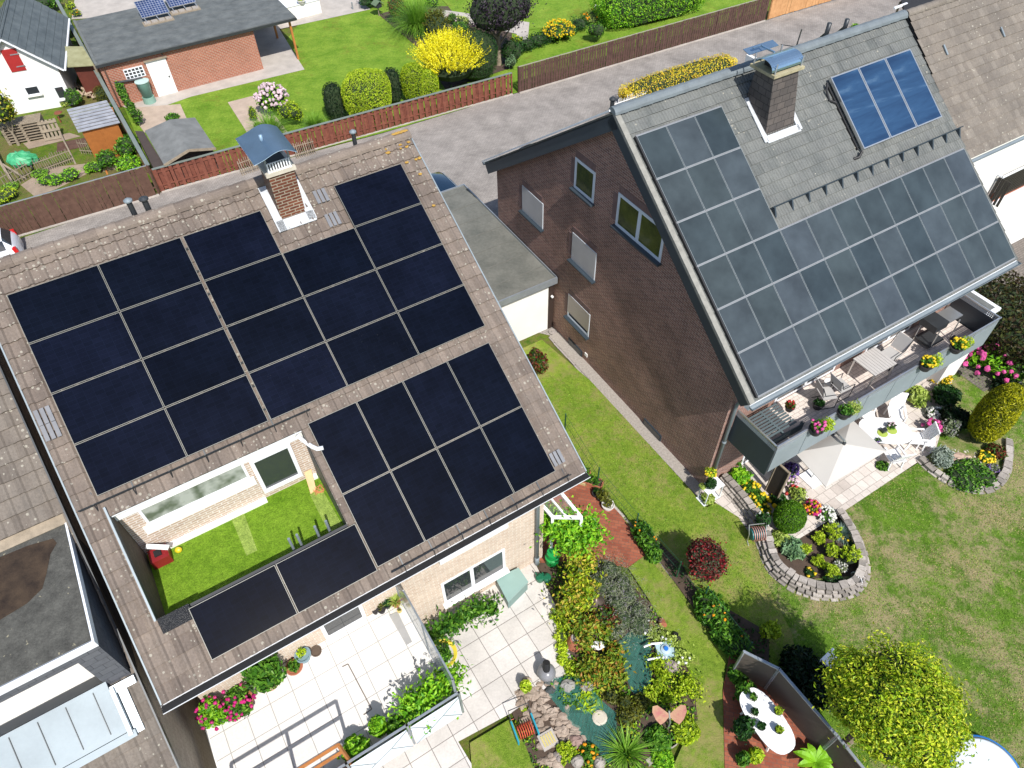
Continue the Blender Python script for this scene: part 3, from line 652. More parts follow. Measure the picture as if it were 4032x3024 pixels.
# dark barge boards
mb=MB(); mb.obox(RBp(-.37,0,-.42),B.a*.26,upB*8.6,nB*.36); mb.obox(B.w(-.37,-13.45,5.1)-nb2*.42,B.a*.26,upb2*(Lb-.0),nb2*.36)
mb.build('barge_board',M['anth'],HB)
mb=MB(); mb.obox(B.w(-.45,-13.5,5.1)+nb2*.04,B.a*.1,upb2*Lb,nb2*.05); mb.build('verge_strip',M['whitepaint'],HB)
mb=MB(); gutter(mb,B.w(-.38,1.05,5.2),B.w(11.15,1.05,5.2),B.b,.08); gb=mb.build('gutter',M['zinc'],HB); mb=MB(); gutter(mb,B.w(-.38,-13.55,5.05),B.w(11.15,-13.55,5.05),-B.b,.08); mb.build('gutter',M['zinc'],HB)
mb=MB(); mb.fbox(B,-.36,11.1,.8,.96,5.0,5.24); mb.build('fascia',M['whitepaint'],HB)
mb=MB(); mb.tube([B.w(-.02,1.0,5.12),B.w(.02,.6,4.75),B.w(.05,.36,4.5),B.w(.05,.3,4.3),B.w(.05,.3,.0)],.055,12); mb.tube([B.w(.05,.3,2.6),B.w(.05,.3,2.5)],.07,12); mb.build('downpipe',M['zinc'],HB,smooth=True)
# gable windows
wpl=-.1
K=pm('winframe_grey_white',(.62,.68,.74),.4,.05)
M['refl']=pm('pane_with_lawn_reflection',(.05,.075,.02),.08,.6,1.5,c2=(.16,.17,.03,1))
window(HB,B,'a',wpl,-11.1,-9.68,4.25,5.33,-1,.06,shut=1.,framemat=K)
window(HB,B,'a',wpl,-7.82,-6.43,4.15,5.29,-1,.06,shut=1.,framemat=K)
window(HB,B,'a',wpl,-7.87,-6.49,1.4,2.5,-1,.08,shut=.8,framemat=K,shutmat=pm('beige_shutter',(.42,.36,.32),.5,.05))
window(HB,B,'a',wpl,-7.9,-6.82,7.0,8.08,-1,.1,framemat=K,glass=M['refl'])
wb=window(HB,B,'a',wpl,-5.66,-3.5,6.92,8.06,-1,.1,mull=(-4.62,),framemat=K,glass=M['refl'])
for (l,h) in ((-7.7,-6.78),(-2.95,-2.0)):
    mb=MB(); mb.fbox(B,wpl-.03,wpl,l,h,.05,.38); cw=mb.build('cellar_window',M['anth'],HB); mb=MB(); mb.fbox(B,wpl-.045,wpl-.03,l+.05,h-.05,.09,.34); mb.build('pane',M['glass'],cw)
for lo,hi,z in ((-11.1,-9.68,5.33),(-7.82,-6.43,5.29),(-7.87,-6.49,2.5),(-7.9,-6.82,8.08),(-5.66,-3.5,8.06)):
    mb=MB(); k=int((hi-lo)/.075)
    for i in range(k): mb.fbox(B,wpl-.012,wpl,lo+i*.075,lo+i*.075+.064,z+.01,z+.24)
    for i in range(int(.9/.075)): mb.fbox(B,wpl-.012,wpl,lo-.22,lo-.01,z-.1-i*.075-.064,z-.1-i*.075)
    mb.build('soldier_course',pm('soldier_brick',(.19,.12,.11),.85,.3,8),HB)
mb=MB(); mb.fbox(B,wpl-.03,wpl,-6.6,-6.45,.35,.5); mb.build('vent_grille',M['whiteplas'],HB)
# chimney on right house
mb=MB(); V=[B.w(4.0,-5.35,9.3),B.w(4.0,-4.3,9.0),B.w(5.1,-4.3,9.0),B.w(5.1,-5.35,9.3),B.w(3.8+.1,-5.1,11.0),B.w(3.9,-4.45,11.0),B.w(4.75,-4.45,11.0),B.w(4.75,-5.1,11.0)]
V=[B.w(3.98,-5.4,9.3),B.w(3.98,-4.28,9.0),B.w(5.12,-4.28,9.0),B.w(5.12,-5.4,9.3),B.w(3.9,-5.15,10.95),B.w(3.82,-4.42,10.95),B.w(4.75,-4.42,10.95),B.w(4.75,-5.15,10.95)]
mb.add(V,[(0,1,5,4),(1,2,6,5),(2,3,7,6),(3,0,4,7),(4,5,6,7)]); chB=mb.build('chimney',brickmat('slate_cladding',lin((112,104,100)),lin((98,92,90)),lin((58,56,56)),.3,.2,.008,stain=.2),HB)
mb=MB(); mb.fbox(B,3.72,4.85,-5.25,-4.32,10.95,11.03); mb.build('chimney_crown',pm('mossy_mortar',(.36,.32,.2),.9,.4,5),chB)
for a in (3.8,4.77):
    for b in (-5.2,-4.4): mb=MB(); mb.bar(B.w(a,b,11.03),B.w(a+.02,b,11.3),.03,.03); mb.build('cap_stay',M['steel'],chB)
mb=MB(); mb.fbox(B,4.0,4.6,-5.0,-4.55,11.03,11.2); mb.build('flue',M['black'],chB)
def arch(mb,f,a0,a1,bc,zc,r,th0=20,th1=160,n=12,tk=.015):
    V=[]
    for a in (a0,a1):
        for rr in (r,r-tk):
            for i in range(n+1):
                th=rad(th0+(th1-th0)*i/n); V.append(f.w(a,bc+cos(th)*rr,zc+sin(th)*rr*.7))
    m=n+1; F=[]
    for i in range(n): F+=[(i,i+1,2*m+i+1,2*m+i),(m+i+1,m+i,3*m+i,3*m+i+1),(i+1,i,m+i,m+i+1),(2*m+i,2*m+i+1,3*m+i+1,3*m+i)]
    mb.add(V,F)
mb=MB(); arch(mb,B,3.68,4.84,-4.74,11.1,.34,0,165); mb.obox(B.w(3.6,-5.25,11.28),B.a*1.1,-B.b*.26+Zv*.06,Zv*.015); mb.bar(B.w(4.05,-5.3,11.42),B.w(4.05,-4.8,11.42),.05,.04); mb.bar(B.w(3.75,-5.3,11.42),B.w(4.05,-5.3,11.42),.05,.04)
mb.build('rain_cap',pm('sky_blue_sheet',(.36,.5,.62),.22,.1,1.5,metal=.85),chB,smooth=False)
mb=MB(); mb.obox(RBp(3.9,6.35,.04),B.a*1.3,upB*.22,nB*.03); mb.obox(RBp(5.12,6.4,.04),B.a*.16,upB*1.4,nB*.03); mb.obox(RBp(3.8,6.4,.04),B.a*.16,upB*1.4,nB*.03)
mb.build('lead_flashing',MC['weathered_lead'],chB)
# snow guard with triangular brackets
mb=MB(); 
for h in (.03,.13): mb.bar(RBp(2.95,4.6,h+.06),RBp(11.2,4.6,h+.06),.022,.022)
sg=mb.build('snow_guard',M['anth'],HB)
for i in range(13):
    mb=MB(); x=3.05+i*.665+random.uniform(-.04,.04); V=[RBp(x,4.62,.03),RBp(x,4.3,.03),RBp(x,4.62,.19)]; V2=[v+B.a*.05 for v in V]
    mb.add(V+V2,[(0,1,2),(5,4,3),(0,3,4,1),(1,4,5,2),(2,5,3,0)]); mb.build('bracket',M['anth'],sg)
vent(-.1,-6.35,10.2,.06,.38,M['dkmetal'],'',B,HB)
for (a,h) in ((8.12,.42),(8.93,.36)):
    mb=MB(); mb.tube([B.w(a-.1,-6.5,10.2),B.w(a,-6.35,10.45),B.w(a,-6.35,10.35+h)],.07,12); mb.build('roof_vent',M['dkmetal'],HB,smooth=True)
mb=MB(); mb.bar(B.w(6.66,-6.2,10.3),B.w(6.7,-6.2,10.95),.03,.03); mb.bar(B.w(6.66,-6.2,10.45),B.w(6.2,-6.4,10.55),.02,.02); mb.build('antenna',M['dkmetal'],HB)
for (a0,a1,b,z) in ((6.6,6.8,-5.4,0),): pass
# balcony of the right house
mb=MB(); mb.fbox(B,.2,9.95,.205,1.8,2.72,2.98); bb=mb.build('balcony',M['anth'],HB)
mb=MB(); mb.fbox(B,.22,9.93,.21,1.78,2.98,3.0); mb.build('balcony_floor',pavemat('balcony_tiles',(255,242,232),(244,230,220),(196,186,178),.24,.12,.008,.5,.12,0),bb)
perf=NT('perforated_sheet'); co=perf.coord('UV',1.); 
vo=perf.n('TexVoronoi'); vo.inputs['Scale'].default_value=16; vo.inputs['Randomness'].default_value=0; perf.l(co,vo.inputs['Vector'])
perf.col((.30,.34,.38)); perf.set(.45,.2); hole_=perf.math('LESS_THAN',vo.outputs['Distance'],.24)
trn=perf.n('BsdfTransparent'); mx=perf.n('MixShader'); perf.l(hole_,mx.inputs[0]); perf.l(perf.b.outputs[0],mx.inputs[1]); perf.l(trn.outputs[0],mx.inputs[2]); perf.l(mx.outputs[0],perf.t.nodes['Material Output'].inputs[0])
shm=pm('grey_sheet_panel',(.22,.26,.28),.6,.15,.8,metal=.0)
pr=MB(); pr.fbox(B,.17,10.0,1.83,1.88,3.97,4.01); pr.fbox(B,.17,.22,.3,1.85,3.97,4.01); pr.fbox(B,9.93,9.98,.3,1.85,3.97,4.01)
for i in range(8):
    x=.2+i*1.39; pr.fbox(B,x,x+.03,1.82,1.85,2.7,3.97)
rB=pr.build('railing',M['alu'],bb)
for i in range(8):
    x0=.2+i*1.219+.012; x1=.2+(i+1)*1.219-.012
    mb=MB(); mb.fbox(B,x0,x1,1.86,1.875,2.78,3.78); pnl=mb.build('railing_panel',shm,rB); mb=MB(); mb.obox(B.w(x0,1.866,3.78),B.a*(x1-x0),B.b*.004,Zv*.17); mb.build('perforated_strip',perf.m,pnl)
for x,mm in ((.17,M['anth']),(9.97,M['anth'])):
    mb=MB(); mb.fbox(B,x,x+.015,.3,1.84,2.6,3.78); pnl=mb.build('railing_panel',mm,rB); mb=MB(); mb.obox(B.w(x+.004,.3,3.78),B.b*1.54,B.a*.004,Zv*.17); mb.build('perforated_strip',perf.m,pnl)
# front wall under the balcony: door and windows
window(HB,B,'b',.2,1.5,4.2,.1,2.2,1,.08,mull=(2.4,3.3),sill=False); window(HB,B,'b',.2,5.5,7.6,.9,2.2,1,.08,mull=(6.5,)); window(HB,B,'b',.2,2.,4.6,3.05,4.7,1,.08,mull=(3.3,),sill=False); window(HB,B,'b',.2,6.,8.2,3.05,4.7,1,.08,mull=(7.1,),sill=False)
# side annex beyond the balcony (flat planter-like roof)
an=thing('flat_roof_annex','small white-walled annex with flat bitumen roof behind the balcony end','annex',B.w(11,0,0))
mb=MB(); mb.fbox(B,10.05,11.15,-.3,1.3,0,3.3); mb.build('wall',M['white'],an)
mb=MB(); mb.fbox(B,10.0,11.2,.0,1.35,3.3,3.42); an_r=mb.build('roof',M['whitepaint'],an)
mb=MB(); mb.fbox(B,10.15,11.05,.05,1.22,3.42,3.425); mb.build('bitumen_surface',M['felt'],an_r)

# ---------------- right neighbour (C)
slC=math.atan2(10.5-7.2,3.88); LC=math.hypot(3.3,3.88)+.05
HC=thing('terraced_house','attached house with grey-brown tiled roof at the right edge','house',B.w(16,-6,0))
mb=MB(); rooftiles(mb,B,11.28,23,-2.05,7.2,slC,LC,.2,.3,.016,stag=True,prof='sine',K=5,lift=.03); rC=mb.build('roof',M['tileC'],HC)
mb=MB(); slab(mb,B,11.28,23,-2.05,7.2,slC,.02,LC-.02,.02,.16); mb.obox(B.w(11.28,-12,5.2),B.a*11.7,B.b*6.+Zv*5.2,Zv*.12); mb.build('roof_deck',M['dkmetal'],rC)
mb=MB(); ridge(mb,B,11.28,23,-5.95,10.5,.13,.35); mb.build('ridge_tiles',M['tileC'],rC)
mb=MB(); gutter(mb,B.w(11.3,-1.97,7.15),B.w(23,-1.97,7.15),B.b,.07); mb.build('gutter',M['zinc'],HC)
mb=MB(); mb.fbox(B,11.3,23,-2.6,-2.4,0,7.2); mb.fbox(B,11.15,11.3,-12,-2.4,0,7.0); mb.build('wall',M['white'],HC)
mb=MB(); mb.obox(RBp(0,0),B.a*.01,upB*.01,nB*.01)
upC=-B.b*cos(slC)+Zv*sin(slC); nC=B.b*sin(slC)+Zv*cos(slC)
for (a,s) in ((12.2,3.4),(15.1,3.3)):
    mb=MB(); mb.obox(onroof(B,-2.05,7.2,slC,a,s,.04),B.a*.06,upC*.35,nC*.04); mb.build('roof_hook',M['zinc'],rC)
# balcony of C
zz=lambda x,y:(3750+x/3.688,500+y/3.688)
c0=P(zz(740,720),5.3); ca,cb,_=B.c(c0)
mb=MB(); mb.fbox(B,ca,23,-2.39,cb,4.1,4.3); bc=mb.build('balcony',M['terra'],HC)
mb=MB(); mb.fbox(B,ca+.02,23,-2.38,cb-.05,4.3,4.32); mb.build('balcony_floor',pavemat('terracotta_tiles',(196,104,76),(180,92,66),(214,150,124),.3,.3,.012,0.,.15),bc)
mb=MB(); mb.fbox(B,ca-.03,23,cb-.03,cb+.03,5.24,5.3); mb.fbox(B,ca-.03,ca+.03,-2.39,cb,5.24,5.3); rc=mb.build('railing',M['whitepaint'],bc)
mb=MB()
for i in range(60): mb.fbox(B,ca+.02+i*.13,ca+.115+i*.13,cb-.01,cb+.01,4.2,5.22)
for i in range(4): mb.fbox(B,ca-.01,ca+.01,-2.3+i*.13,-2.21+i*.13,4.2,5.22)
mb.build('railing_board',pm('dark_brown_boards',(.03,.025,.02),.7,.3),rc)
mb=MB(); mb.fbox(B,ca-.05,23,cb-.02,cb+.08,4.02,4.12); mb.build('edge_strip',M['whitepaint'],bc)

# ---------------- garage between the houses
GA=thing('garage','flat-roofed garage between the two houses with pale front wall','garage',B.w(-1.8,-12,0))
mb=MB(); mb.fbox(B,-4.2,-.35,-15.6,-8.85,0,2.5); mb.build('wall',M['white'],GA)
mb=MB(); mb.fbox(B,-4.4,-.18,-15.85,-8.62,2.52,2.72); gr=mb.build('roof',pm('garage_felt',(.12,.125,.11),.9,.35,.7,bump=.3,c2=(.20,.195,.17,1)),GA)
mb=MB(); 
for i in range(7): mb.fbox(B,-4.4,-.2,-15.5+i*1.0,-15.46+i*1.0,2.721,2.73)
mb.build('felt_seam',pm('felt_seam',(.13,.13,.115),.9,.2),gr)
mb=MB(); mb.fbox(B,-4.42,-.14,-8.62,-8.56,2.5,2.78); mb.fbox(B,-.18,-.14,-15.85,-8.62,2.5,2.8); mb.fbox(B,-4.42,-.14,-15.9,-15.85,2.5,2.78); mb.build('roof_edge',M['steel'],gr)
mb=MB(); mb.fbox(B,-.35,-.12,-8.9,-8.83,0,2.48); gd=mb.build('corner_post',pm('dark_brown_post',(.04,.025,.02),.6,.2),GA)
mb=MB(); mb.tube([B.w(-.24,-8.78,1.75),B.w(-.24,-8.7,1.75)],.05,10); mb.build('wall_lamp',M['whiteplas'],GA)
mb=MB(); mb.lathe(B.w(-.28,-8.55,.02),[(.16,0),(.17,.05),(.13,.05),(.12,.03),(.06,.03),(.05,.06)],18); 
hr=one('hose_coil','round grey hose coil on the gravel at the garage corner','hose',mb,pm('grey_hose',(.3,.27,.25),.6,.2)); 

# ---------------- left neighbour (D)
ZD=5.1-(1.95)*math.tan(SA)
HD=thing('neighbour_house','old brown tiled house with flat-roofed dormer at the lower left edge','house',A.w(-13,-6,0))
def RDp(a,s,h=0.): return onroof(A,3.0,ZD,SA,a,s,h)
# s of dormer limits: flat roof back line b=-2.75, front b=.15 ; zinc from b=.08 to .95
sb=lambda b:(3.0-b)/cos(SA)
mb=MB(); holeD=lambda a,s:(a<-9.74 and sb(.0)<s<sb(-2.78)); rooftiles(mb,A,-18,-9.7,3.0,ZD,SA,sb(-7.2),.3,.345,.045,hole=holeD); rD=mb.build('roof',M['tileD'],HD)
mb=MB(); slab(mb,A,-18,-9.72,3.,ZD,SA,0,sb(.1)); slab(mb,A,-18,-9.72,3.,ZD,SA,sb(-2.7),sb(-7.1)); mb.build('roof_deck',M['wood_gr'],rD)
mb=MB(); gable(mb,A,-10.1,-9.8,2.7,-17,ZD+.05,ZD+.05,-7.2,5.1+8.2*math.tan(SA)-.25); mb.build('wall',brickmat('side_brick',lin((215,200,182)),lin((198,184,168)),lin((185,172,158)),.25,.075,.01,stain=.15),HD)
mb=MB(); mb.fbox(A,-18,-9.76,-2.85,.16,7.15,7.33); dm=mb.build('dormer',M['steel'],HD); dm['label']='flat-roofed dormer'
fm=NT('dormer_felt'); co=fm.coord('Object'); n1=fm.noise(co,3.5,5,.7); n2=fm.noise(co,26,4,.8); b1=fm.ramp(n1,[(.3,lin((72,72,68))),(.7,lin((112,112,106)))]); b1=fm.mix(1.,b1,fm.ramp(n2,[(.3,(.6,.6,.58)),(.7,(1.25,1.22,1.2))]),'MULTIPLY')
lc=fm.noise(co,9,3,.6); b1=fm.mix(fm.ramp(lc,[(.68,(0,0,0)),(.70,(.8,.8,.8))]),b1,lin((176,168,140))); fm.col(b1); fm.set(.9); fm.bump(n2,.5,.02)
mb=MB(); mb.fbox(A,-18,-9.8,-2.8,.1,7.33,7.345); mb.build('felt_surface',fm.m,dm)
mb=MB(); pts=[A.w(*q,7.352) for q in ((-10.0,-2.35),(-10.15,-2.15),(-10.28,-1.75),(-10.4,-1.45),(-10.7,-1.28),(-11.2,-1.2),(-12,-1.25),(-13,-1.5),(-13,-2.6),(-11.5,-2.65),(-10.5,-2.6),(-10.05,-2.5))]
mb.sheet(pts); mb.build('puddle',pm('dirty_puddle',(.045,.03,.018),.25,.5,3,c2=(.09,.06,.035,1)),dm)
mb=MB(); mb.fbox(A,-18,-9.74,.16,.2,7.2,7.38); mb.fbox(A,-9.78,-9.74,-2.85,.16,7.2,7.38); mb.build('roof_trim',M['whitepaint'],dm)
slt=brickmat('grey_slate_shingle',lin((112,114,120)),lin((100,103,110)),lin((80,82,88)),.3,.18,.006,stain=.1)
mb=MB(); mb.fbox(A,-18,-9.8,.1,.155,6.92,7.2); mb.fbox(A,-10.22,-9.8,.1,.15,5.45,6.92); mb.obox(A.w(-9.8,-2.7,5.2),A.a*.03,A.b*2.85,Zv*1.98); mb.build('dormer_cladding',slt,dm)
mb=MB(); mb.fbox(A,-18,-9.85,-1.9,-1.8,4.6,7.0); mb.fbox(A,-18,-9.85,-1.8,.0,4.7,4.8); mb.build('loggia_wall',M['white'],dm)
window(HD,A,'b',-1.8,-13.4,-11.2,4.85,6.7,1,.08,mull=(-12.3,),sill=False)
zn=NT('standing_seam_zinc'); 
mb=MB(); o1=RDp(-18,sb(.95),.14); 
mb.obox(o1,A.a*7.82,up*(sb(.05)-sb(.95)),nn*.06); zi=mb.build('zinc_apron',M['zinc'],dm)
mb=MB()
for i in range(12):
    a=-10.45-i*.5; mb.obox(RDp(a,sb(.86),.2),A.a*.012,up*(sb(.12)-sb(.86)),nn*.025)
mb.build('seam',M['dkmetal'],zi)
mb=MB(); mb.obox(RDp(-10.17,sb(1.02),.1),A.a*.07,up*(sb(.2)-sb(1.02)),nn*.14); mb.obox(RDp(-10.08,sb(1.05),.06),A.a*.16,up*(sb(.2)-sb(1.05)),nn*.06); mb.obox(RDp(-10.2,sb(.3),.08),A.a*.48,up*.16,nn*.07); mb.build('lead_flashing',pm('pale_lead',(.5,.56,.6),.45,.2,5,metal=.3),dm)
mb=MB(); mb.obox(RDp(-18,sb(1.08),.1),A.a*7.95,up*.14,nn*.1); mb.build('apron_edge',M['zinc'],dm)
mb=MB(); mb.obox(RDp(-9.7,0,-.1),A.a*.03,up*sb(-7.2),nn*.15); mb.build('verge_trim',M['dkmetal'],rD)

# ============================================================ solar panels
def panelmat(name,c1,c2,line,cw,chh,lw=.03,rough=.12,var=.3,spec=.5):
    m=NT(name); tc=m.n('TexCoord'); co=tc.outputs['UV']; b=m.n('TexBrick'); mp=m.n('Mapping'); m.l(co,mp.inputs[0]); m.l(mp.outputs[0],b.inputs['Vector']); b.offset=0.
    for k,v in (('Scale',1),('Brick Width',cw),('Row Height',chh),('Mortar Size',lw)): b.inputs[k].default_value=v
    b.inputs['Color1'].default_value=(*c1,1); b.inputs['Color2'].default_value=(*c2,1); b.inputs['Mortar'].default_value=(*line,1)
    n=m.noise(m.coord('Object'),1.1,4,.6); m.col(m.mix(1.,b.outputs['Color'],m.ramp(n,[(.3,(1-var,)*3),(.7,(1+var,)*3)]),'MULTIPLY')); oi=m.n('ObjectInfo'); src=m.b.inputs['Base Color'].links[0].from_socket; m.col(m.mix(1.,src,m.ramp(oi.outputs['Random'],[(0,(.72,.78,.85)),(.5,(1,1,1)),(1,(1.25,1.18,1.3))]),'MULTIPLY')); m.set(rough,0,spec); return m
pA=panelmat('navy_cells',(.0022,.0034,.0075),(.003,.0044,.010),(.005,.008,.018),.18,.095,.0018,.06,spec=.12).m
pAdm=panelmat('navy_cells_dusty',(.0022,.0034,.0075),(.003,.0044,.010),(.005,.008,.018),.18,.095,.0018,.06,spec=.12)
nz=pAdm.noise(pAdm.coord('Object'),16,6,.85); nb=pAdm.noise(pAdm.coord('Object'),1.6,2,.5)
src=pAdm.b.inputs['Base Color'].links[0].from_socket; k=pAdm.math('MULTIPLY',pAdm.ramp(nz,[(.62,(0,0,0)),(.75,(1,1,1))]),pAdm.ramp(nb,[(.5,(0,0,0)),(.6,(1,1,1))]))
pAdm.col(pAdm.mix(pAdm.math('MULTIPLY',k,.35),src,(.25,.27,.3))); pAd=pAdm.m
pB=panelmat('thin_film_grey',(.036,.050,.052),(.042,.048,.055),(.04,.048,.053),5,5,.0,.28,.3,.45).m
frA=pm('panel_frame',(.17,.17,.15),.5,.05,metal=.2)
frB=pm('thin_film_frame',(.27,.30,.31),.45,.05,metal=.2)
def panel(lab,group,f,rp,a0,a1,s0,s1,upv,nv,mat,frm,fw,lift,th=.035,cat='solar panel',name='solar_panel'):
    mb=MB()
    for (x0,x1,y0,y1) in ((a0,a1,s0,s0+fw),(a0,a1,s1-fw,s1),(a0,a0+fw,s0+fw,s1-fw),(a1-fw,a1,s0+fw,s1-fw)): mb.obox(rp(x0,y0,lift-th),f.a*(x1-x0),upv*(y1-y0),nv*th)
    T=mb.build(name,frm,HA if f is A else HB); mb=MB()
    p=[rp(a0+fw,s0+fw,lift-.004),rp(a1-fw,s0+fw,lift-.004),rp(a1-fw,s1-fw,lift-.004),rp(a0+fw,s1-fw,lift-.004)]; w_=a1-a0-2*fw;h_=s1-s0-2*fw
    mb.add(p,[(0,1,2,3)],[[(0,0),(w_,0),(w_,h_),(0,h_)]]); mb.build('glass',mat,T); return T
wA=9.06/5; hA=4.65/4
for r in range(4):
    for c in range(5):
        if r==0 and c==3: continue
        a0=-8.94+c*wA; s1=8.9-r*hA; n_=5 if r else 4; ci=c if (r or c<3) else 3
        gl=.03 if c==1 else .008
        rowl=['top','second','third','bottom'][r]
        lab='dark navy solar panel beside the chimney, rightmost in the top row of the upper array' if (r==0 and c==4) else f'dark navy landscape solar panel, {COLW(ci,n_)} in the {rowl} row of the large upper array on the brown roof'
        panel(lab,'navy solar panels of the upper array',A,RAp,a0+.008,a0+wA-gl-(.02 if c in(1,) else 0),s1-hA+.011,s1-.011,up,nn,pAd if (r==3 and c in(2,3)) else pA,frA,.011,.13)
for r in range(2):
    for c in range(4):
        a0=-4.66+c*1.165; s1=3.86-r*1.755
        panel(f"dark navy upright solar panel, {COLW(c,4)} in the {['upper','lower'][r]} row of the array right of the roof terrace",'navy solar panels right of the roof terrace',A,RAp,a0+.009,a0+1.165-.009,s1-1.755+.010,s1-.010,up,nn,pA,frA,.011,.13)
for c in range(2): panel(f"dark navy landscape solar panel below the roof terrace, {['left','right'][c]} one of two",'navy solar panels below the roof terrace',A,RAp,-8.3+c*1.815+.012,-8.3+(c+1)*1.815-.012,.3,1.42,up,nn,pA,frA,.011,.13)
# rails visible between panels
mb=MB()
RL=pm('dull_rail',(.06,.06,.058),.6,.1)
for s in np.linspace(.6,3.6,4): mb.bar(RAp(-4.66,s,.07),RAp(0,s,.07),.04,.04)
for r in range(4):
    for k in (.25,.75): s=8.9-(r+k)*hA; mb.bar(RAp(-8.94 if r or 1 else 0,s,.07),RAp(.12 if r else -3.52,s,.07),.04,.03)
tag(mb.build('mounting_rail',RL,HA))
hB=7.7/6
for r in range(6):
    for c in range(11):
        if r<3 and c>2: continue
        a0=-.13+c*1.0; s1=7.8-r*hB; rowl=['top','second','third','fourth','fifth','bottom'][r]
        n_=3 if r<3 else 11
        panel(f'grey frameless solar panel, {COLW(c,n_)} in the {rowl} row of panels on the dark brick house','grey solar panels on the dark brick house',B,RBp,a0+.010,a0+1.-.010,s1-hB+.018,s1-.018,upB,nB,pB,frB,.009,.15)
mb=MB()
for r in range(7):
    s=7.8-r*hB; a1=2.86 if r<3 else 10.87; mb.obox(RBp(-.13,s-.022,.07),B.a*(a1+.13),upB*.044,nB*.06)
tag(mb.build('mounting_rail',pm('grey_rail',(.17,.175,.19),.6,.1,3),HB))
mb=MB(); mb.obox(RBp(-.17,.1,.04),B.a*.035,upB*7.7,nB*.1); mb.build('cable_channel',M['black'],HB)
pC=NT('solar_thermal_glass'); co=pC.coord('UV',(.25,1.6,1)); nz=pC.noise(co,1.6,5,.65,.5); pC.col(pC.ramp(nz,[(.35,(.010,.03,.075)),(.55,(.02,.055,.12)),(.7,(.08,.14,.22))])); pC.set(.18,0,.6)
for c in range(3):
    a0=6.93+c*1.187
    T=panel(f'blue flat-plate solar collector, {["left","middle","right"][c]} of three beside the chimney','blue solar collectors on the dark brick house',B,RBp,a0+.01,a0+1.177,5.13,7.5,upB,nB,pC.m,M['alu'],.035,.22,.1,'solar collector','solar_collector')
mb=MB(); mb.tube([RBp(6.8,7.4,.15),RBp(6.68,7.2,.12),RBp(6.7,6.9,.05),RBp(6.85,6.75,.1)],.035,8); mb.tube([RBp(6.9,5.1,.15),RBp(6.75,4.98,.1),RBp(6.6,5.0,.03)],.045,8); mb.obox(RBp(6.86,5.2,.02),B.a*.04,upB*2.2,nB*.06)
mb.build('collector_pipe',M['black'],HB,smooth=False)
# ============================================================ background buildings
def vplane(b0,b1,top):
    d=b1-b0; d=d/np.linalg.norm(d); n=np.array([-d[1],d[0],0]); r=ray(top); return C0+r*(((b0-C0)@n)/(r@n))
WH=Fr(G(0,0,525,925),rad(19.7)); wh=thing('white_barn','small white-walled gabled outbuilding with dark corrugated roof and red shutter','outbuilding',WH.w(-1,-3,0))
mb=MB(); gable(mb,WH,0,0,0,0,0,0,0,0) if 0 else None
pr=[(-3.3,0),(-3.3,2.1),(-1.07,4.05),(.8,2.35),(.8,0)]
V=[WH.w(a,0,z) for a,z in pr]+[WH.w(a,-7,z) for a,z in pr]; mb.add(V,[(0,1,2,3,4)[::-1],(5,6,7,8,9)]+[(i,5+i,5+(i+1)%5,(i+1)%5) for i in range(5)]); mb.build('wall',M['white'],wh)
mb=MB()
for (x0,z0,x1,z1) in ((-1.1,4.2,1.15,2.13),(-1.02,4.2,-3.6,1.95)):
    k=int(abs(math.hypot(x1-x0,z1-z0))/.2)
    d=np.array([x1-x0,z1-z0])/k
    for i in range(k):
        p=np.array([x0,z0])+d*i; dz=.03*(i%2)
        mb.obox(WH.w(p[0],.25,p[1]+dz),WH.a*d[0]+Zv*d[1],-WH.b*7.6,Zv*.05)
mb.build('roof',pm('dark_corrugated',(.085,.105,.115),.75,.35,1.5,c2=(.14,.16,.165,1)),wh)
mb=MB(); mb.bar(WH.w(-1.08,.27,4.13),WH.w(1.12,.27,2.08),.06,.14,WH.b); mb.bar(WH.w(-1.08,.27,4.13),WH.w(-3.5,.27,2.0),.06,.14,WH.b); mb.tube([WH.w(1.2,.3,2.1),WH.w(1.2,-7.3,2.1)],.06,8); mb.build('barge_board',M['whitepaint'],wh)
mb=MB(); mb.fbox(WH,-1.45,-.7,0,.04,2.33,3.52); s_=mb.build('shutter',pm('red_shutter_paint',(.34,.022,.022),.5,.15),wh)
for z in (2.55,3.2): mb=MB(); mb.fbox(WH,-1.1,-.66,.04,.06,z,z+.05); mb.build('hinge',M['steel'],s_)
window(wh,WH,'b',0,-1.3,-.6,.95,1.42,1,.04,sillmat=M['white']); window(wh,WH,'b',0,.12,.64,.45,1.17,1,.05,sillmat=M['white'])
# brick outbuilding with flat roof
BR=Fr(G(0,0,1060,920),rad(30.3)); bg=thing('brick_outbuilding','orange brick outbuilding with flat felt roof, white door and two blue solar panels','outbuilding',BR.w(4,-3,0))
mb=MB(); mb.fbox(BR,-.3,8.5,-6.6,0,0,2.4); mb.build('wall',M['brickG'],bg)
mb=MB(); mb.fbox(BR,-.45,11.2,-6.9,.15,2.42,2.6); rf=mb.build('roof',M['felt'],bg)
mb=MB(); 
for i in range(6): mb.fbox(BR,-.4,11.1,-6.3+i*1.05,-6.27+i*1.05,2.6,2.612)
mb.fbox(BR,-.45,-.3,-6.9,.15,2.6,2.66); mb.build('felt_seam',pm('light_grit',(.13,.14,.137),.9,.3),rf)
mb=MB(); mb.fbox(BR,-.46,11.22,.15,.24,2.42,2.55); mb.build('gutter',M['dkmetal'],bg)
mb=MB(); mb.tube([BR.w(-.1,.19,2.42),BR.w(-.1,.08,2.2),BR.w(-.1,.08,.1)],.045,8); mb.build('downpipe',pm('brown_pipe',(.1,.06,.045),.5,.1),bg)
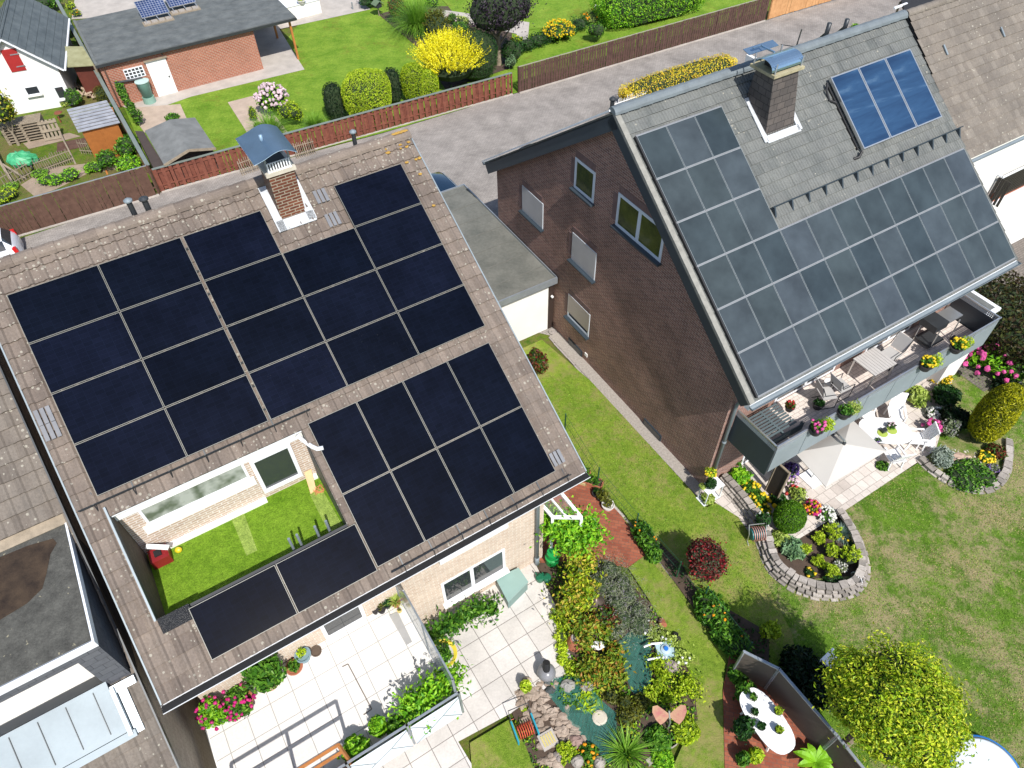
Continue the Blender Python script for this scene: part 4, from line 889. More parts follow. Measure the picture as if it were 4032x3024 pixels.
mb=MB(); mb.tube([BR.w(.1,.1,1.42),BR.w(1.62,.12,1.3)],.06,8); mb.build('overflow_pipe',M['dkmetal'],bg)
mb=MB(); mb.fbox(BR,2.08,3.2,0,.04,.03,2.06); dr=mb.build('door',pm('white_door',(.8,.8,.8),.35,.03),bg)
mb=MB(); mb.fbox(BR,3.0,3.08,.04,.1,1.0,1.05); mb.build('handle',M['dkmetal'],dr); mb=MB(); mb.fbox(BR,2.0,3.3,0,.14,2.08,2.14); mb.build('door_hood',M['wood_gr'],dr)
mb=MB(); mb.fbox(BR,.8,1.87,0,.03,1.36,1.95); gbk=mb.build('window',M['whitepaint'],bg)
mb=MB()
for i in range(5):
    for j in range(3): mb.fbox(BR,.84+i*.205,.84+i*.205+.15,.03,.04,1.41+j*.18,1.41+j*.18+.12)
mb.build('glass_block',M['glass'],gbk)
mb=MB(); mb.fbox(BR,3.08,3.14,0,.12,2.25,2.36); mb.build('wall_lamp',M['dkmetal'],bg)
for (a,b) in ((10.81,-.12),(10.75,-3.9)): mb=MB(); mb.fbox(BR,a-.06,a+.06,b-.06,b+.06,0,2.42); mb.build('post',M['wood_or'],bg)
pS=panelmat('blue_cells',(.018,.035,.095),(.022,.042,.11),(.25,.28,.34),.16,.16,.012,.12).m
for (a,b,al) in ((3.95,-4.5,0),(5.75,-5.2,0)):
    R_=Fr(BR.w(a,b,2.6),BR.yaw); tl=rad(22); uu=-R_.b*cos(tl)+Zv*sin(tl); nv=R_.b*sin(tl)+Zv*cos(tl)
    T_=thing('solar_panel_stand','blue gridded solar panel on paving ballast, '+('left' if a<4 else 'right')+' one on the flat felt roof','solar panel',R_.w(0,0,0),0,'blue solar panels on the flat roof')
    mb=MB(); o_=R_.w(-.82,.5,.3)
    mb.obox(o_,R_.a*1.64,uu*1.4,nv*.04); fr_=mb.build('frame',M['alu'],T_); mb=MB(); q=[o_+R_.a*.03+uu*.03+nv*.045,o_+R_.a*1.61+uu*.03+nv*.045,o_+R_.a*1.61+uu*1.37+nv*.045,o_+R_.a*.03+uu*1.37+nv*.045]
    mb.add(q,[(0,1,2,3)],[[(0,0),(1.6,0),(1.6,1.28),(0,1.28)]]); mb.build('glass',pS,fr_)
    for k in range(4): mb=MB(); mb.fbox(R_,-.8+k*.42,-.45+k*.42,.45,.8,.05,.12); mb.build('ballast_slab',M['stone'],T_)
    mb=MB(); mb.fbox(R_,-.9,.9,.3,.95,.0,.05); mb.build('base_mat',M['wood_gr'],T_)
    for k in range(3): mb=MB(); mb.bar(R_.w(-.7+k*.7,.5,.32),R_.w(-.6+k*.7,.75,.05),.04,.03); mb.build('strut',M['alu'],T_)
# white planter wall with bowl
pw=thing('raised_planter','white rendered raised planter wall at the corner of the upper lawn','planter',BR.w(13,-6,0))
q=[G(1,0,180,215),G(1,0,570,115)]; d=(q[1]-q[0]); d/=np.linalg.norm(d); n_=np.array([-d[1],d[0],0])
mb=MB(); mb.obox(q[0]-d*2,d*(np.linalg.norm(q[1]-q[0])+2),n_*3.2,Zv*.9); mb.build('wall',M['white'],pw)
mb=MB(); mb.obox(q[0]-d*2.05+Zv*.9-n_*.05,d*(np.linalg.norm(q[1]-q[0])+2.1),n_*3.3,Zv*.04); mb.build('coping',M['whitepaint'],pw)
# lean-to with yellowish roof
def T2(c,r,x,y,z): return P(t(c,r,x,y),z)
lt=thing('lean_to','low lean-to with mossy yellow roof and red-brown door between barn and brick building','lean-to',T2(0,0,640,560,0))
q=[T2(0,0,485,400,2.2),T2(0,0,715,400,2.2),T2(0,0,812,560,2.),T2(0,0,570,575,2.)]
mb=MB(); mb.prism(q,.06); mb.build('roof',pm('mossy_sheet',(.27,.26,.13),.8,.25,2,c2=(.34,.34,.2,1)),lt)
mb=MB(); e=q[2]-q[3]; ln=e/np.linalg.norm(e); mb.obox(q[3]-Zv*2.-ln*(-.2)+np.array([.0,.35,0]),ln*(np.linalg.norm(e)-.3),np.array([0,.05,0]),Zv*1.9); mb.build('door',pm('red_brown_door',(.12,.03,.02),.6,.3,4),lt)
mb=MB(); mb.bar(q[2]-Zv*.05,q[2]-Zv*2.,.1,.1); mb.build('post',M['wood_gr'],lt)
# corrugated roof shed
sd_=thing('tool_shed','small shed with corrugated grey sheet roof and orange wooden doors','shed',T2(0,0,800,1150,0))
q=[T2(0,0,575,945,1.95),T2(0,0,920,865,1.95),T2(0,0,1040,1065,1.75),T2(0,0,680,1150,1.75)]
k=16; mb=MB()
for i in range(k):
    u0,u1=i/k,(i+1)/k; a_=q[0]*(1-u0)+q[3]*u0; b_=q[1]*(1-u0)+q[2]*u0; c_=q[1]*(1-u1)+q[2]*u1; d_=q[0]*(1-u1)+q[3]*u1; h=Zv*.05*(i%2)
    mb.prism([a_+h,b_+h,c_+h,d_+h],.03)
mb.build('roof',pm('grey_corrugated',(.26,.27,.3),.6,.2,3,c2=(.36,.37,.4,1)),sd_)
e=(q[2]-q[3]); L_=np.linalg.norm(e); e/=L_; n_=np.array([-e[1],e[0],0]); o_=q[3].copy(); o_[2]=0
mb=MB(); mb.obox(o_+e*.15+n_*.15,e*(L_-.3),n_*2.0,Zv*1.7); mb.build('wall',M['wood_or'],sd_)
for i in range(2): mb=MB(); mb.obox(o_+e*(.15+i*(L_-.3)/2)+n_*.11,e*((L_-.3)/2-.02),n_*.04,Zv*1.6); mb.build('door',pm('orange_door',(.34,.12,.03),.5,.2,5),sd_)
# garden cabin
cb=thing('garden_cabin','small garden cabin with grey felt gable roof behind the red fence','cabin',T2(0,0,1560,1200,0))
q=[T2(0,0,1250,1130,1.32),T2(0,0,1420,1430,1.32),T2(0,0,1865,1285,1.32),T2(0,0,1685,1015,1.32)]; r0,r1=T2(0,0,1465,1032,1.75),T2(0,0,1630,1300,1.75)
q[2]=q[1]+(q[2]-q[1]); 
mb=MB(); mb.add([q[0],q[1],r1,r0,q[2],q[3],*(v-Zv*.07 for v in (q[0],q[1],r1,r0,q[2],q[3]))],[(0,1,2,3),(3,2,4,5),(7,6,9,8),(8,9,11,10),(1,7,8,2),(2,8,10,4),(0,3,9,6),(3,5,11,9),(0,6,7,1),(5,4,10,11)])
rfc=mb.build('roof',pm('grey_shingle_felt',(.15,.155,.15),.9,.2,2,c2=(.2,.205,.2,1)),cb)
cc_=sum(q)/4; sh_=lambda v,k: cc_+(v-cc_)*k
V=[sh_(v,.88) for v in q]; R0=sh_(r0,.88); R1=sh_(r1,.88)
for v in V: v[2]=1.27
R0[2]=R1[2]=1.65
lo=[np.array([v[0],v[1],0]) for v in V]
mb=MB(); mb.add(V+lo+[R0,R1],[(0,4,5,1),(1,5,6,2),(2,6,7,3),(3,7,4,0),(1,2,9),(3,0,8)]); mb.build('wall',pm('dark_brown_cabin',(.045,.032,.028),.8,.2),cb)
mb=MB(); mb.bar(q[1],r1,.05,.12); mb.bar(r1,q[2],.05,.12); mb.build('barge_board',M['wood_gr'],cb)
q2=[T2(0,0,1165,1130,1.1),T2(0,0,1240,1135,1.1),T2(0,0,1425,1435,1.1),T2(0,0,1330,1460,1.1)]
mb=MB(); mb.prism(q2,1.05); one('lean_to','flat dark brown lean-to squeezed between the side fence and the grey garden cabin','lean-to',mb,pm('brown_felt',(.06,.045,.04),.85,.2))
# near-black roof standing in for a shaded facade behind the right neighbour
dc=thing('facade_stand_in','near-black roof standing in for a shaded facade, with white gutter behind the terraced house','facade_stand_in',G(3,0,1300,60))
q=[G(3,0,1150,0,2.3),G(3,0,1560,-140,2.3),G(3,0,1700,60,2.3),G(3,0,1200,140,2.3)]
mb=MB(); mb.prism(q,.15); mb.build('roof',pm('facade_shade_black',(.02,.02,.022),.8,.3),dc)  # the facade's shade is put into this near-black colour
mb=MB(); mb.bar(G(3,0,1090,72,2.3),G(3,0,1200,30,2.3),.12,.1); mb.build('gutter',M['whitepaint'],dc)
for v in q: mb=MB(); mb.bar(v-Zv*.1,np.array([v[0],v[1],0.]),.1,.1); mb.build('post',M['wood_gr'],dc)
# ============================================================ fences
def fence(name,label,p0,p1,h,bw,gap,mat,capmat,stag=False,capw=.1,rails=(.25,.8),post=2.2,group=None,caph=.03,inward=1,cat='fence',postmat=None,zr=.07,bh=.0,ends=False):
    p0=np.asarray(p0,float);p1=np.asarray(p1,float); d=p1-p0; d[2]=0; L=np.linalg.norm(d); d/=L; n=np.array([-d[1],d[0],0])*inward
    T=thing(name,label,cat,(p0+p1)/2*np.array([1,1,0]),0,group)
    mb=MB(); x=0;i=0
    while x+bw<=L:
        off=.03 if (i%2 and stag) else -.05 if stag else -.04
        wv=bw*random.uniform(.9,1.08); mb.obox(p0+d*(x+random.uniform(-.01,.01))+n*off+Zv*(zr+random.uniform(-.02,.02)),d*wv,n*.02,Zv*(h-zr-.02+random.uniform(-bh,bh))); x+=bw+gap; i+=1
    mb.build('boards',mat,T)
    for r in rails: mb=MB(); mb.obox(p0-n*.02+Zv*(h*r),d*L,n*.04,Zv*.07); mb.build('rail',mat,T)
    k=max(1,int(round(L/post)))
    for i in range(k+1): mb=MB(); mb.obox(p0+d*(L*i/k-.04)-n*.0,d*.08,n*.08,Zv*h*1.0); mb.build('post',postmat or mat,T)
    if capmat: mb=MB(); mb.obox(p0-n*capw*.5+Zv*(h-.01),d*L,n*capw,Zv*caph); mb.build('cap',capmat,T)
    return T
redw=pm('red_brown_stain',(.16,.045,.028),.75,.35,4,c2=(.25,.085,.05,1)); dkw=pm('dark_brown_stain',(.07,.034,.026),.8,.3,4,c2=(.12,.062,.048,1)); brw=pm('mid_brown_stain',(.085,.04,.026),.75,.3,4,c2=(.13,.07,.048,1))
capg=pm('grey_green_cap',(.17,.2,.18),.6,.15,3); capl=pm('pale_wood_cap',(.3,.27,.23),.8,.2,4)
F1a,F1b=np.array([-17.24,31.09,0]),np.array([.46,40.28,0])
fence('board_fence','long red-brown staggered board fence with grey-green cap along the driveway','%s'and F1a,F1b,1.27,.165,.02,redw,capg,True,.14)
fence('board_fence','dark brown closed board fence along the upper driveway','%s'and np.array([.87,40.4,0]),np.array([17.62,49.61,0]),1.55,.15,.03,dkw,capl,False,.05)
fence('board_fence','brown closed board fence beside the white car at the left',np.array([-25.4,26.4,0]),np.array([-17.3,30.85,0]),1.63,.16,.006,brw,M['alu'],False,.05)
fence('board_fence','orange board fence at the top beyond the dark one',np.array([17.91,49.78,0]),np.array([32,57.5,0]),1.4,.3,.004,pm('orange_board',(.5,.25,.1),.7,.2,3,c2=(.6,.33,.15,1)),None,False)
fence('board_fence','grey-capped boundary fence running up from the corner past the brick building',np.array([-17.3,31.0,0]),np.array([-30.3,52.3,0]),1.55,.16,.01,brw,capg,False,.2)
# kerb at the fence foot
mb=MB(); 
for p0,p1 in ((F1a,F1b),(np.array([.87,40.4,0]),np.array([17.62,49.61,0])),(np.array([-25.4,26.4,0]),np.array([-17.3,30.85,0]))):
    d=(p1-p0);d/=np.linalg.norm(d); n=np.array([d[1],-d[0],0]); mb.obox(p0+n*.02,d*np.linalg.norm(p1-p0),n*.08,Zv*.07)
struct('kerb_strip',mb,concrete)
# low pale picket pieces leaning against the red fence
def picket(nm,lab,p0,p1,h,mat,k,lean=.1,group=None,cat='fence'):
    d=p1-p0; L=np.linalg.norm(d); d/=L; n=np.array([d[1],-d[0],0]); T=thing(nm,lab,cat,(p0+p1)/2,0,group); mb=MB()
    for i in range(k): x=L*(i+.5)/k; b=p0+d*x; mb.bar(b+n*random.uniform(-.03,.03),b-n*lean+Zv*h*random.uniform(.85,1.05)+d*random.uniform(-.03,.03),.045,.02)
    mb.build('pickets',mat,T)
    for r in (.25,.75): mb=MB(); mb.bar(p0-n*lean*r+Zv*h*r,p1-n*lean*r+Zv*h*r,.04,.03); mb.build('rail',mat,T)
picket('picket_panel','pale picket panel leaning on the red fence, right of the brick chimney',G(1,0,350,1375),G(1,0,525,1325),.85,M['wood_gr'],11,.15)
picket('picket_panel','pale picket panel leaning on the red fence, left of the brick chimney',G(0,0,2090,1520),G(0,0,2260,1460),.85,M['wood_gr'],10,.15)
picket('stick_fence','thin rickety stick fence beside the green tarp',G(0,0,340,1510),G(0,0,640,1400),.8,M['wood_gr'],16)
picket('stick_fence','leaning stick fence at the lower left corner of the rough garden',G(0,0,60,1650),G(0,0,300,1520),.9,M['wood_gr'],9)
picket('stick_fence','short row of sticks before the orange shed doors',G(0,0,700,1330),G(0,0,820,1340),.8,M['wood_gr'],6)
# white railing and hedge behind the right house
picket('metal_railing','white metal railing behind the ridge of the dark brick house',G(2,0,850,950,.5)*np.array([1,1,0]),G(2,0,1655,665,.5)*np.array([1,1,0]),1.0,M['whiteplas'],75,0.)
# posts, beam
def post(lab,p,h,w_=.12,mat=None): mb=MB(); mb.bar(p,p+Zv*h,w_,w_); return one('wooden_post',lab,'post',mb,mat or M['wood_gr'])
mb=MB(); mb.bar(G(0,0,120,1600),G(0,0,-60,1290)+Zv*1.,.12,.12); mb.bar(G(0,0,60,1480)+Zv*.4,G(0,0,230,1550),.09,.09); one('timber_frame','crooked weathered timber frame at the left edge beside the tarp','timber frame',mb,M['wood_gr'])
# ============================================================ cars
def car(lab,base,rz,paint,L=4.1,W_=1.74,H_=1.46):
    T=thing('parked_car',lab,'car',base,rz); X=[];sec=[ # x(0 rear..1 front), belt half width, belt z, roof half width, roof z
      (0,.80,.55,.62,.60),(.015,.86,.80,.66,.86),(.04,.90,.93,.70,1.0),(.10,.94,.97,.62,1.34),(.2,.97,.98,.64,1.43),(.35,1,.98,.66,H_),(.5,1,.97,.66,H_),(.6,1,.95,.63,1.38),(.72,.98,.93,.62,1.02),(.86,.95,.86,.7,.9),(.96,.86,.72,.66,.76),(1.,.72,.5,.6,.55)]
    V=[];hw=W_/2
    for (x,bw_,bz,rw,rz_) in sec:
        xx=(x-.5)*L
        row=[(hw*bw_*.96,.22),(hw*bw_,.5 if bz>.5 else bz*.8),(hw*bw_*.985,bz),(hw*rw*1.03,rz_-.05 if rz_>bz+.1 else rz_-.01),(hw*rw*.8,rz_+.0),(0,rz_+.02)]
        V+= [(xx,y,z) for y,z in row]+[(xx,-y,z) for y,z in row[-2::-1]]
    m=11; Fb=[];Fg=[]
    for i in range(len(sec)-1):
        for k in range(m-1):
            f=(i*m+k,(i+1)*m+k,(i+1)*m+k+1,i*m+k+1); side=k in(2,7)
            if (side and 3<=i<=7) or (k in(3,4,5,6) and i in (2,7)): Fg.append(f)
            else: Fb.append(f)
    Fb+= [tuple(range(m)),tuple(range((len(sec))*m-1,(len(sec)-1)*m-1,-1))]
    mb=MB(); mb.add(V,Fb); body=mb.build('body',paint,T,smooth=True,local=True)
    mb=MB(); mb.add(V,Fg); mb.build('window',M['glass'],T,smooth=True,local=True)
    for sx in (-.31,.32):
        for sy in (-1,1):
            mb=MB(); mb.tube([(sx*L,sy*(hw-.2),.31),(sx*L,sy*(hw+.01),.31)],.31,18); wl=mb.build('wheel',M['black'],T,local=True); mb=MB(); mb.tube([(sx*L,sy*hw,.31),(sx*L,sy*(hw+.02),.31)],.2,14); mb.build('rim',M['alu'],wl,local=True)
    for sy in (-1,1):
        mb=MB(); mb.obox((-.5*L+.02,sy*(hw*.84)-.07,.72),(.16,0,0),(0,.14,0),(.03,0,.24)); mb.build('tail_light',pm('red_lens',(.5,.01,.01),.2,.1),T,local=True)
        mb=MB(); mb.tube([(-.32*L,sy*hw*.6,1.43),(.1*L,sy*hw*.6,1.47)],.018,6); mb.build('roof_rail',M['alu'],T,local=True)
    return T
def glossy(n,c,rough=.15,metal=.2): m=NT(n); m.col(c); m.set(rough,metal,.5); m.b.inputs['Coat Weight'].default_value=.6; return m.m
pc=P(t(1,0,1640,1640),1.4); car('dark blue car behind the garage, its roof beyond the tiled verge',(pc[0],pc[1],0),B.yaw-pi/2,glossy('dark_blue_paint',(.012,.03,.06)))
pc=P(t(2,0,60,1290),1.35); car('black car mostly hidden behind the roof edge of the brick house',(pc[0]+1.3,pc[1]-1.,0),B.yaw-pi/2,glossy('black_paint',(.01,.012,.018)))
dv=rad(27); pc=P((64,979),.84)-np.array([cos(dv),sin(dv),0])*1.98-np.array([sin(dv),-cos(dv),0])*.68; car('white car with red tail light at the left edge of the driveway',(pc[0],pc[1],0),pi+dv,glossy('white_paint_car',(.72,.74,.78),.25,0.))
# ============================================================ foliage
def unit(n,g): v=g.normal(size=(n,3)); return v/np.linalg.norm(v,axis=1,keepdims=True)
def addleaves(mb,C,N,size,asp,g,fold=.25):
    n=len(C); r=unit(n,g); U=np.cross(N,r); U/=np.linalg.norm(U,axis=1,keepdims=True)+1e-9; Wd=np.cross(N,U)
    s=(size*g.uniform(.65,1.25,n))[:,None]
    V=np.stack([C-U*s,C+Wd*s*asp+N*s*fold,C+U*s,C-Wd*s*asp+N*s*fold],1).reshape(-1,3)
    mb.add(V,np.arange(4*n).reshape(n,4)); mb.nouv=True
def cloud(n,c,R,g,p=2.,lump=.22,nl=26,shell=.35,zmin=-.35,rot=0.):
    d=unit(int(n*1.6)+8,g); d=d[d[:,2]>zmin][:n]
    k=(np.abs(d)**p).sum(1)**(-1/p); B_=unit(nl,g); B_[:,2]=np.abs(B_[:,2])
    l=np.max(np.exp(-(1-d@B_.T)*14)*g.uniform(.5,1.,nl)[None],1)
    f=k*(1-lump*.6+lump*l)*(1-shell*g.random(len(d))**1.6)
    q=d*f[:,None]*np.asarray(R)[None]; nr=d/np.asarray(R)[None]; nr/=np.linalg.norm(nr,axis=1,keepdims=True)
    if rot: 
        cz,sz=cos(rot),sin(rot)
        for a in (q,nr): a[:,0],a[:,1]=a[:,0]*cz-a[:,1]*sz,a[:,0]*sz+a[:,1]*cz
    nr=nr*.8+unit(len(d),g)*.75; nr/=np.linalg.norm(nr,axis=1,keepdims=True)
    return np.asarray(c)[None]+q,nr
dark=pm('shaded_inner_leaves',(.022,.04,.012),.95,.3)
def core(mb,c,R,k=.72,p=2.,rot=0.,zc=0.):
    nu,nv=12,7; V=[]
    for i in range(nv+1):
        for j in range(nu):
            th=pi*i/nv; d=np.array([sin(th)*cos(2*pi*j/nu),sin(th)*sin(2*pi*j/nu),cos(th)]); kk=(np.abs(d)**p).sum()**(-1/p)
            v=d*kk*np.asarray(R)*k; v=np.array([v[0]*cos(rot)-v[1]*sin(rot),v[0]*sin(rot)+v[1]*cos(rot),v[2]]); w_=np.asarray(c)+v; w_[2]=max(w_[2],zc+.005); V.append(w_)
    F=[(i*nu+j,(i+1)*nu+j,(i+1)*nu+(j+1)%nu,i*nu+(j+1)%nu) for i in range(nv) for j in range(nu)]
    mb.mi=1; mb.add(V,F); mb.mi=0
def blades(mb,c,r,h,n,w,g,arch=1.,flat=0.):
    c=np.asarray(c,float); az=g.uniform(0,2*pi,n); ln=h*g.uniform(.6,1.15,n); tilt=g.uniform(.05,1.,n)*arch; seg=4
    V=np.zeros((n,(seg+1)*2,3)); d=np.stack([np.cos(az),np.sin(az),0*az],1); sdv=np.stack([-np.sin(az),np.cos(az),0*az],1)
    b0=c[None]+d*(g.random(n)*r*.35)[:,None]
    for s in range(seg+1):
        u=s/seg; ang=tilt*(.25+u*1.25); hor=(ln*u*np.sin(np.minimum(ang,1.9)))[:,None]; ver=(ln*u*np.cos(np.minimum(ang*.95,1.75)))[:,None]
        q=b0+d*hor+Zv[None]*np.maximum(ver,.01); ww=w*(1-u*.92)
        V[:,2*s]=q-sdv*ww/2; V[:,2*s+1]=q+sdv*ww/2
    m=(seg+1)*2; F=np.concatenate([np.stack([np.arange(n)*m+2*s,np.arange(n)*m+2*s+1,np.arange(n)*m+2*s+3,np.arange(n)*m+2*s+2],1) for s in range(seg)])
    mb.add(V.reshape(-1,3),F); mb.nouv=True
def flowerballs(mb,C,r,g,nu=6,nv=4):
    for c in C: mb.ball(c,r*g.uniform(.75,1.2),nu,nv,.5,int(g.integers(1e6)))
    mb.nouv=True
def rotz(Q,c,r):
    D=Q-c[None]; return np.stack([D[:,0]*cos(r)-D[:,1]*sin(r),D[:,0]*sin(r)+D[:,1]*cos(r),D[:,2]],1)+c[None]
PAL={'tree_lime':[(92,130,22),(136,170,28),(176,196,38),(208,210,64),(112,150,26)],'golden':[(190,185,30),(225,205,50),(240,220,70),(215,160,70)],
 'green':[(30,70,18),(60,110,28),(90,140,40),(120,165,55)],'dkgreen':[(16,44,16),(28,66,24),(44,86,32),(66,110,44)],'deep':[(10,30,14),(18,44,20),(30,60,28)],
 'bright':[(60,120,20),(100,165,30),(140,195,40),(165,210,60)],'lime':[(110,150,20),(160,190,30),(190,210,50),(205,220,80)],'yellow':[(200,190,10),(235,225,20),(250,242,40),(255,250,90)],
 'yelgreen':[(95,130,18),(135,165,28),(165,190,35),(190,205,60)],'olive':[(60,70,20),(90,96,30),(120,120,45)],'purple':[(22,16,26),(38,28,42),(58,46,62),(84,74,90)],
 'red':[(50,18,22),(96,20,30),(60,66,44),(88,96,76),(140,30,42),(170,50,58)],'redgreen':[(40,80,24),(70,110,36),(120,50,36),(90,40,34)],'silver':[(120,135,125),(165,178,168),(195,205,195)],
 'lav':[(104,122,84),(134,148,108),(160,166,140),(150,138,165)],'beech':[(34,24,16),(60,44,24),(50,66,24),(84,78,36)],'hosta':[(90,130,90),(125,160,120),(150,180,140),(80,120,60)],
 'thuja_gold':[(90,100,8),(140,145,14),(175,175,25),(200,195,45)],'thuja':[(50,92,12),(84,132,20),(112,156,30)],'creeper':[(60,100,24),(110,140,36),(150,165,50),(170,110,50)],'tree_gold':[(66,98,16),(108,142,22),(150,174,30),(190,194,50),(200,172,78),(88,124,24)],
 'grass':[(80,130,30),(120,165,50),(150,190,80)],'fescue':[(120,150,140),(150,175,165)],'variegated':[(140,165,60),(190,205,110),(110,140,50)]}
def LM(k,rough=.5): return leafmat('leaves_'+k,PAL[k],rough=rough)
FL={'pink':(225,90,165),'palepink':(232,205,218),'white':(240,240,238),'yellow':(248,215,40),'orange':(250,165,30),'magenta':(205,40,130),'violet':(120,90,170),'red':(200,50,50),'gold':(225,190,30)}
def FM(k):
    c=FL[k]; return leafmat('petals_'+k,[tuple(int(v*.82) for v in c),c],.15)
def blob(c,r,x0,y0,x1,y1,kz=None,zb=0.):
    """box in a picture tile -> centre on the ground and radii of the plant standing there"""
    cx,cy=(x0+x1)/2,(y0+y1)/2; zc=.4; d=ray(t(c,r,cx,cy)); el=math.atan2(-d[2],math.hypot(d[0],d[1]))
    for _ in range(6):
        w_=P(t(c,r,cx,cy),zb+zc); dist=np.linalg.norm(w_-C0); s=(w_-C0)@CF/FPX/2.19444
        rx=(x1-x0)/2*s; hv=(y1-y0)/2*s
        rz=math.sqrt(max((hv**2-(rx*sin(el))**2),(.3*rx)**2))/max(.3,cos(el)) if kz is None else rx*kz
        rz=min(max(rz,.45*rx),2.2*rx) if kz is None else rz
        zc=rz*.92
    return np.array([w_[0],w_[1],zb]),rx,rz
SEED=[100]
def plant(name,lab,cat,bb,pal,n=900,leaf=.05,asp=.5,p=2.,lump=.25,shell=.35,kz=None,fl=None,group=None,zb=0.,nl=26,kind='dome',R=None,at=None,rot=0.,corek=.74,trunk=None,par=None):
    SEED[0]+=1; g=np.random.default_rng(SEED[0])
    if at is None: base,rx,rz=blob(*bb,kz=kz,zb=zb); Rr=(rx,rx,rz)
    else: base=np.asarray(at,float); Rr=R; rx,rz=R[0],R[2]
    c=base+Zv*Rr[2]*.92
    mb=MB()
    if trunk:
        c=base+Zv*(trunk+Rr[2]*.85); T=thing(name,lab,cat,base,0,group)
        tb=MB(); tb.tube([base,base+Zv*trunk*.6+np.array([.03,.02,0]),c],[.07*rx+.03,.05*rx+.02,.02],8)
        for k in range(5):
            a=k*1.3; tb.tube([base+Zv*trunk*(.7+.08*k),c+np.array([cos(a)*rx*.55,sin(a)*rx*.55,Rr[2]*.2*(k%3-1)])],[.03*rx+.01,.008],5)
        tb.build('trunk',M['wood_gr'],T)
    if kind in('dome','tree'):
        if p==2. and lump>=.2 and min(Rr)>.22:
            k=6 if not trunk else 11; dd=unit(k*3,g); dd=dd[dd[:,2]>-.25][:k]
            for q in range(k):
                rr=np.asarray(Rr)*g.uniform(.5,.74); cq=c+dd[q]*(np.asarray(Rr)-rr*.92)*g.uniform(.8,1.12); cq[2]=max(cq[2],base[2]+rr[2]*.6)
                C,N=cloud(n//k,cq,rr,g,2,lump,12,shell,-.8,0.); C+=(g.random(len(C))<.12)[:,None]*g.normal(size=C.shape)*rr*.22; C[:,2]=np.maximum(C[:,2],base[2]+.02)
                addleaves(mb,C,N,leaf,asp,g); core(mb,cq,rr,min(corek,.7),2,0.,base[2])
        else:
            C,N=cloud(n,c,Rr,g,p,lump,nl,shell,-.95 if trunk else -.6,rot); C[:,2]=np.maximum(C[:,2],base[2]+.02)
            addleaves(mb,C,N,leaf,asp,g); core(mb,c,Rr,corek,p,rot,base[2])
    elif kind=='tuft': blades(mb,base,rx,rz*1.9+rx*.5,n,leaf,g,1.1); 
    elif kind=='spray':
        # upward feathery twigs made of leaves in rows
        m=n//14; d=unit(m,g); d[:,2]=np.abs(d[:,2])*1.+.1; d/=np.linalg.norm(d,axis=1,keepdims=True)
        st=c[None]+d*np.asarray(Rr)[None]*g.uniform(.35,.8,m)[:,None]; dr=d*np.array([.8,.8,1.])+Zv[None]*.5; dr/=np.linalg.norm(dr,axis=1,keepdims=True)
        Lg=np.mean(Rr)*g.uniform(.18,.42,m)
        C=(st[:,None,:]+dr[:,None,:]*(Lg[:,None]*np.linspace(0,1,14)[None])[:,:,None]).reshape(-1,3); C+=g.normal(size=C.shape)*leaf*.35
        N=unit(len(C),g); addleaves(mb,C,N,leaf,asp,g); core(mb,c,Rr,corek,p,rot,base[2])
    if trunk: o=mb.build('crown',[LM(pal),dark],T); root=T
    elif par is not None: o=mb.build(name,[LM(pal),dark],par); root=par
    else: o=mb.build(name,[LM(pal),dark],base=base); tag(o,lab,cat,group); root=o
    if fl:
        for fk,num,fr in (fl if isinstance(fl,list) else [fl]):
            fb=MB(); d=unit(num*3,g); d=d[d[:,2]>.0][:num]; kk=(np.abs(d)**p).sum(1)**(-1/p)
            FC=c[None]+d*kk[:,None]*np.asarray(Rr)[None]*g.uniform(.92,1.06,len(d))[:,None]; FC=rotz(FC,c,rot); flowerballs(fb,FC,fr,g,7 if fr>.06 else 5,5 if fr>.06 else 3)
            ff=fb.build('flowers',FM(fk),root)
    return o
def chain(name,lab,cat,pts,pal,n,leaf,R,group=None,fl=None,asp=.5,corek=.6,hz=None,shell=.5):
    """climber or border of plants following world points"""
    SEED[0]+=1; g=np.random.default_rng(SEED[0]); mb=MB(); 
    pts=[np.asarray(q,float) for q in pts]
    for q in pts:
        r=R*g.uniform(.8,1.25); C,N=cloud(n//len(pts),q,(r,r,(hz or r)),g,2,.3 if shell<.6 else .9,14 if shell<.6 else 7,shell,-.9)
        if shell>.6: C+=(g.random(len(C))<.3)[:,None]*g.normal(size=C.shape)*r*np.array([.45,.45,.2])
        C[:,2]=np.maximum(C[:,2],.02); addleaves(mb,C,N,leaf,asp,g); core(mb,q,(r,r,(hz or r)),corek)
    b=pts[0].copy(); b[2]=0; o=mb.build(name,[LM(pal),dark],base=b); tag(o,lab,cat,group)
    if fl:
        for fk,num,fr in fl:
            fb=MB(); FC=[pts[int(g.integers(len(pts)))]+unit(1,g)[0]*np.array([R,R,0])*.8+Zv*(hz or R)*g.uniform(.7,1.1) for _ in range(num)]; flowerballs(fb,FC,fr,g,5,3); fb.build('flowers',FM(fk),o)
    return o
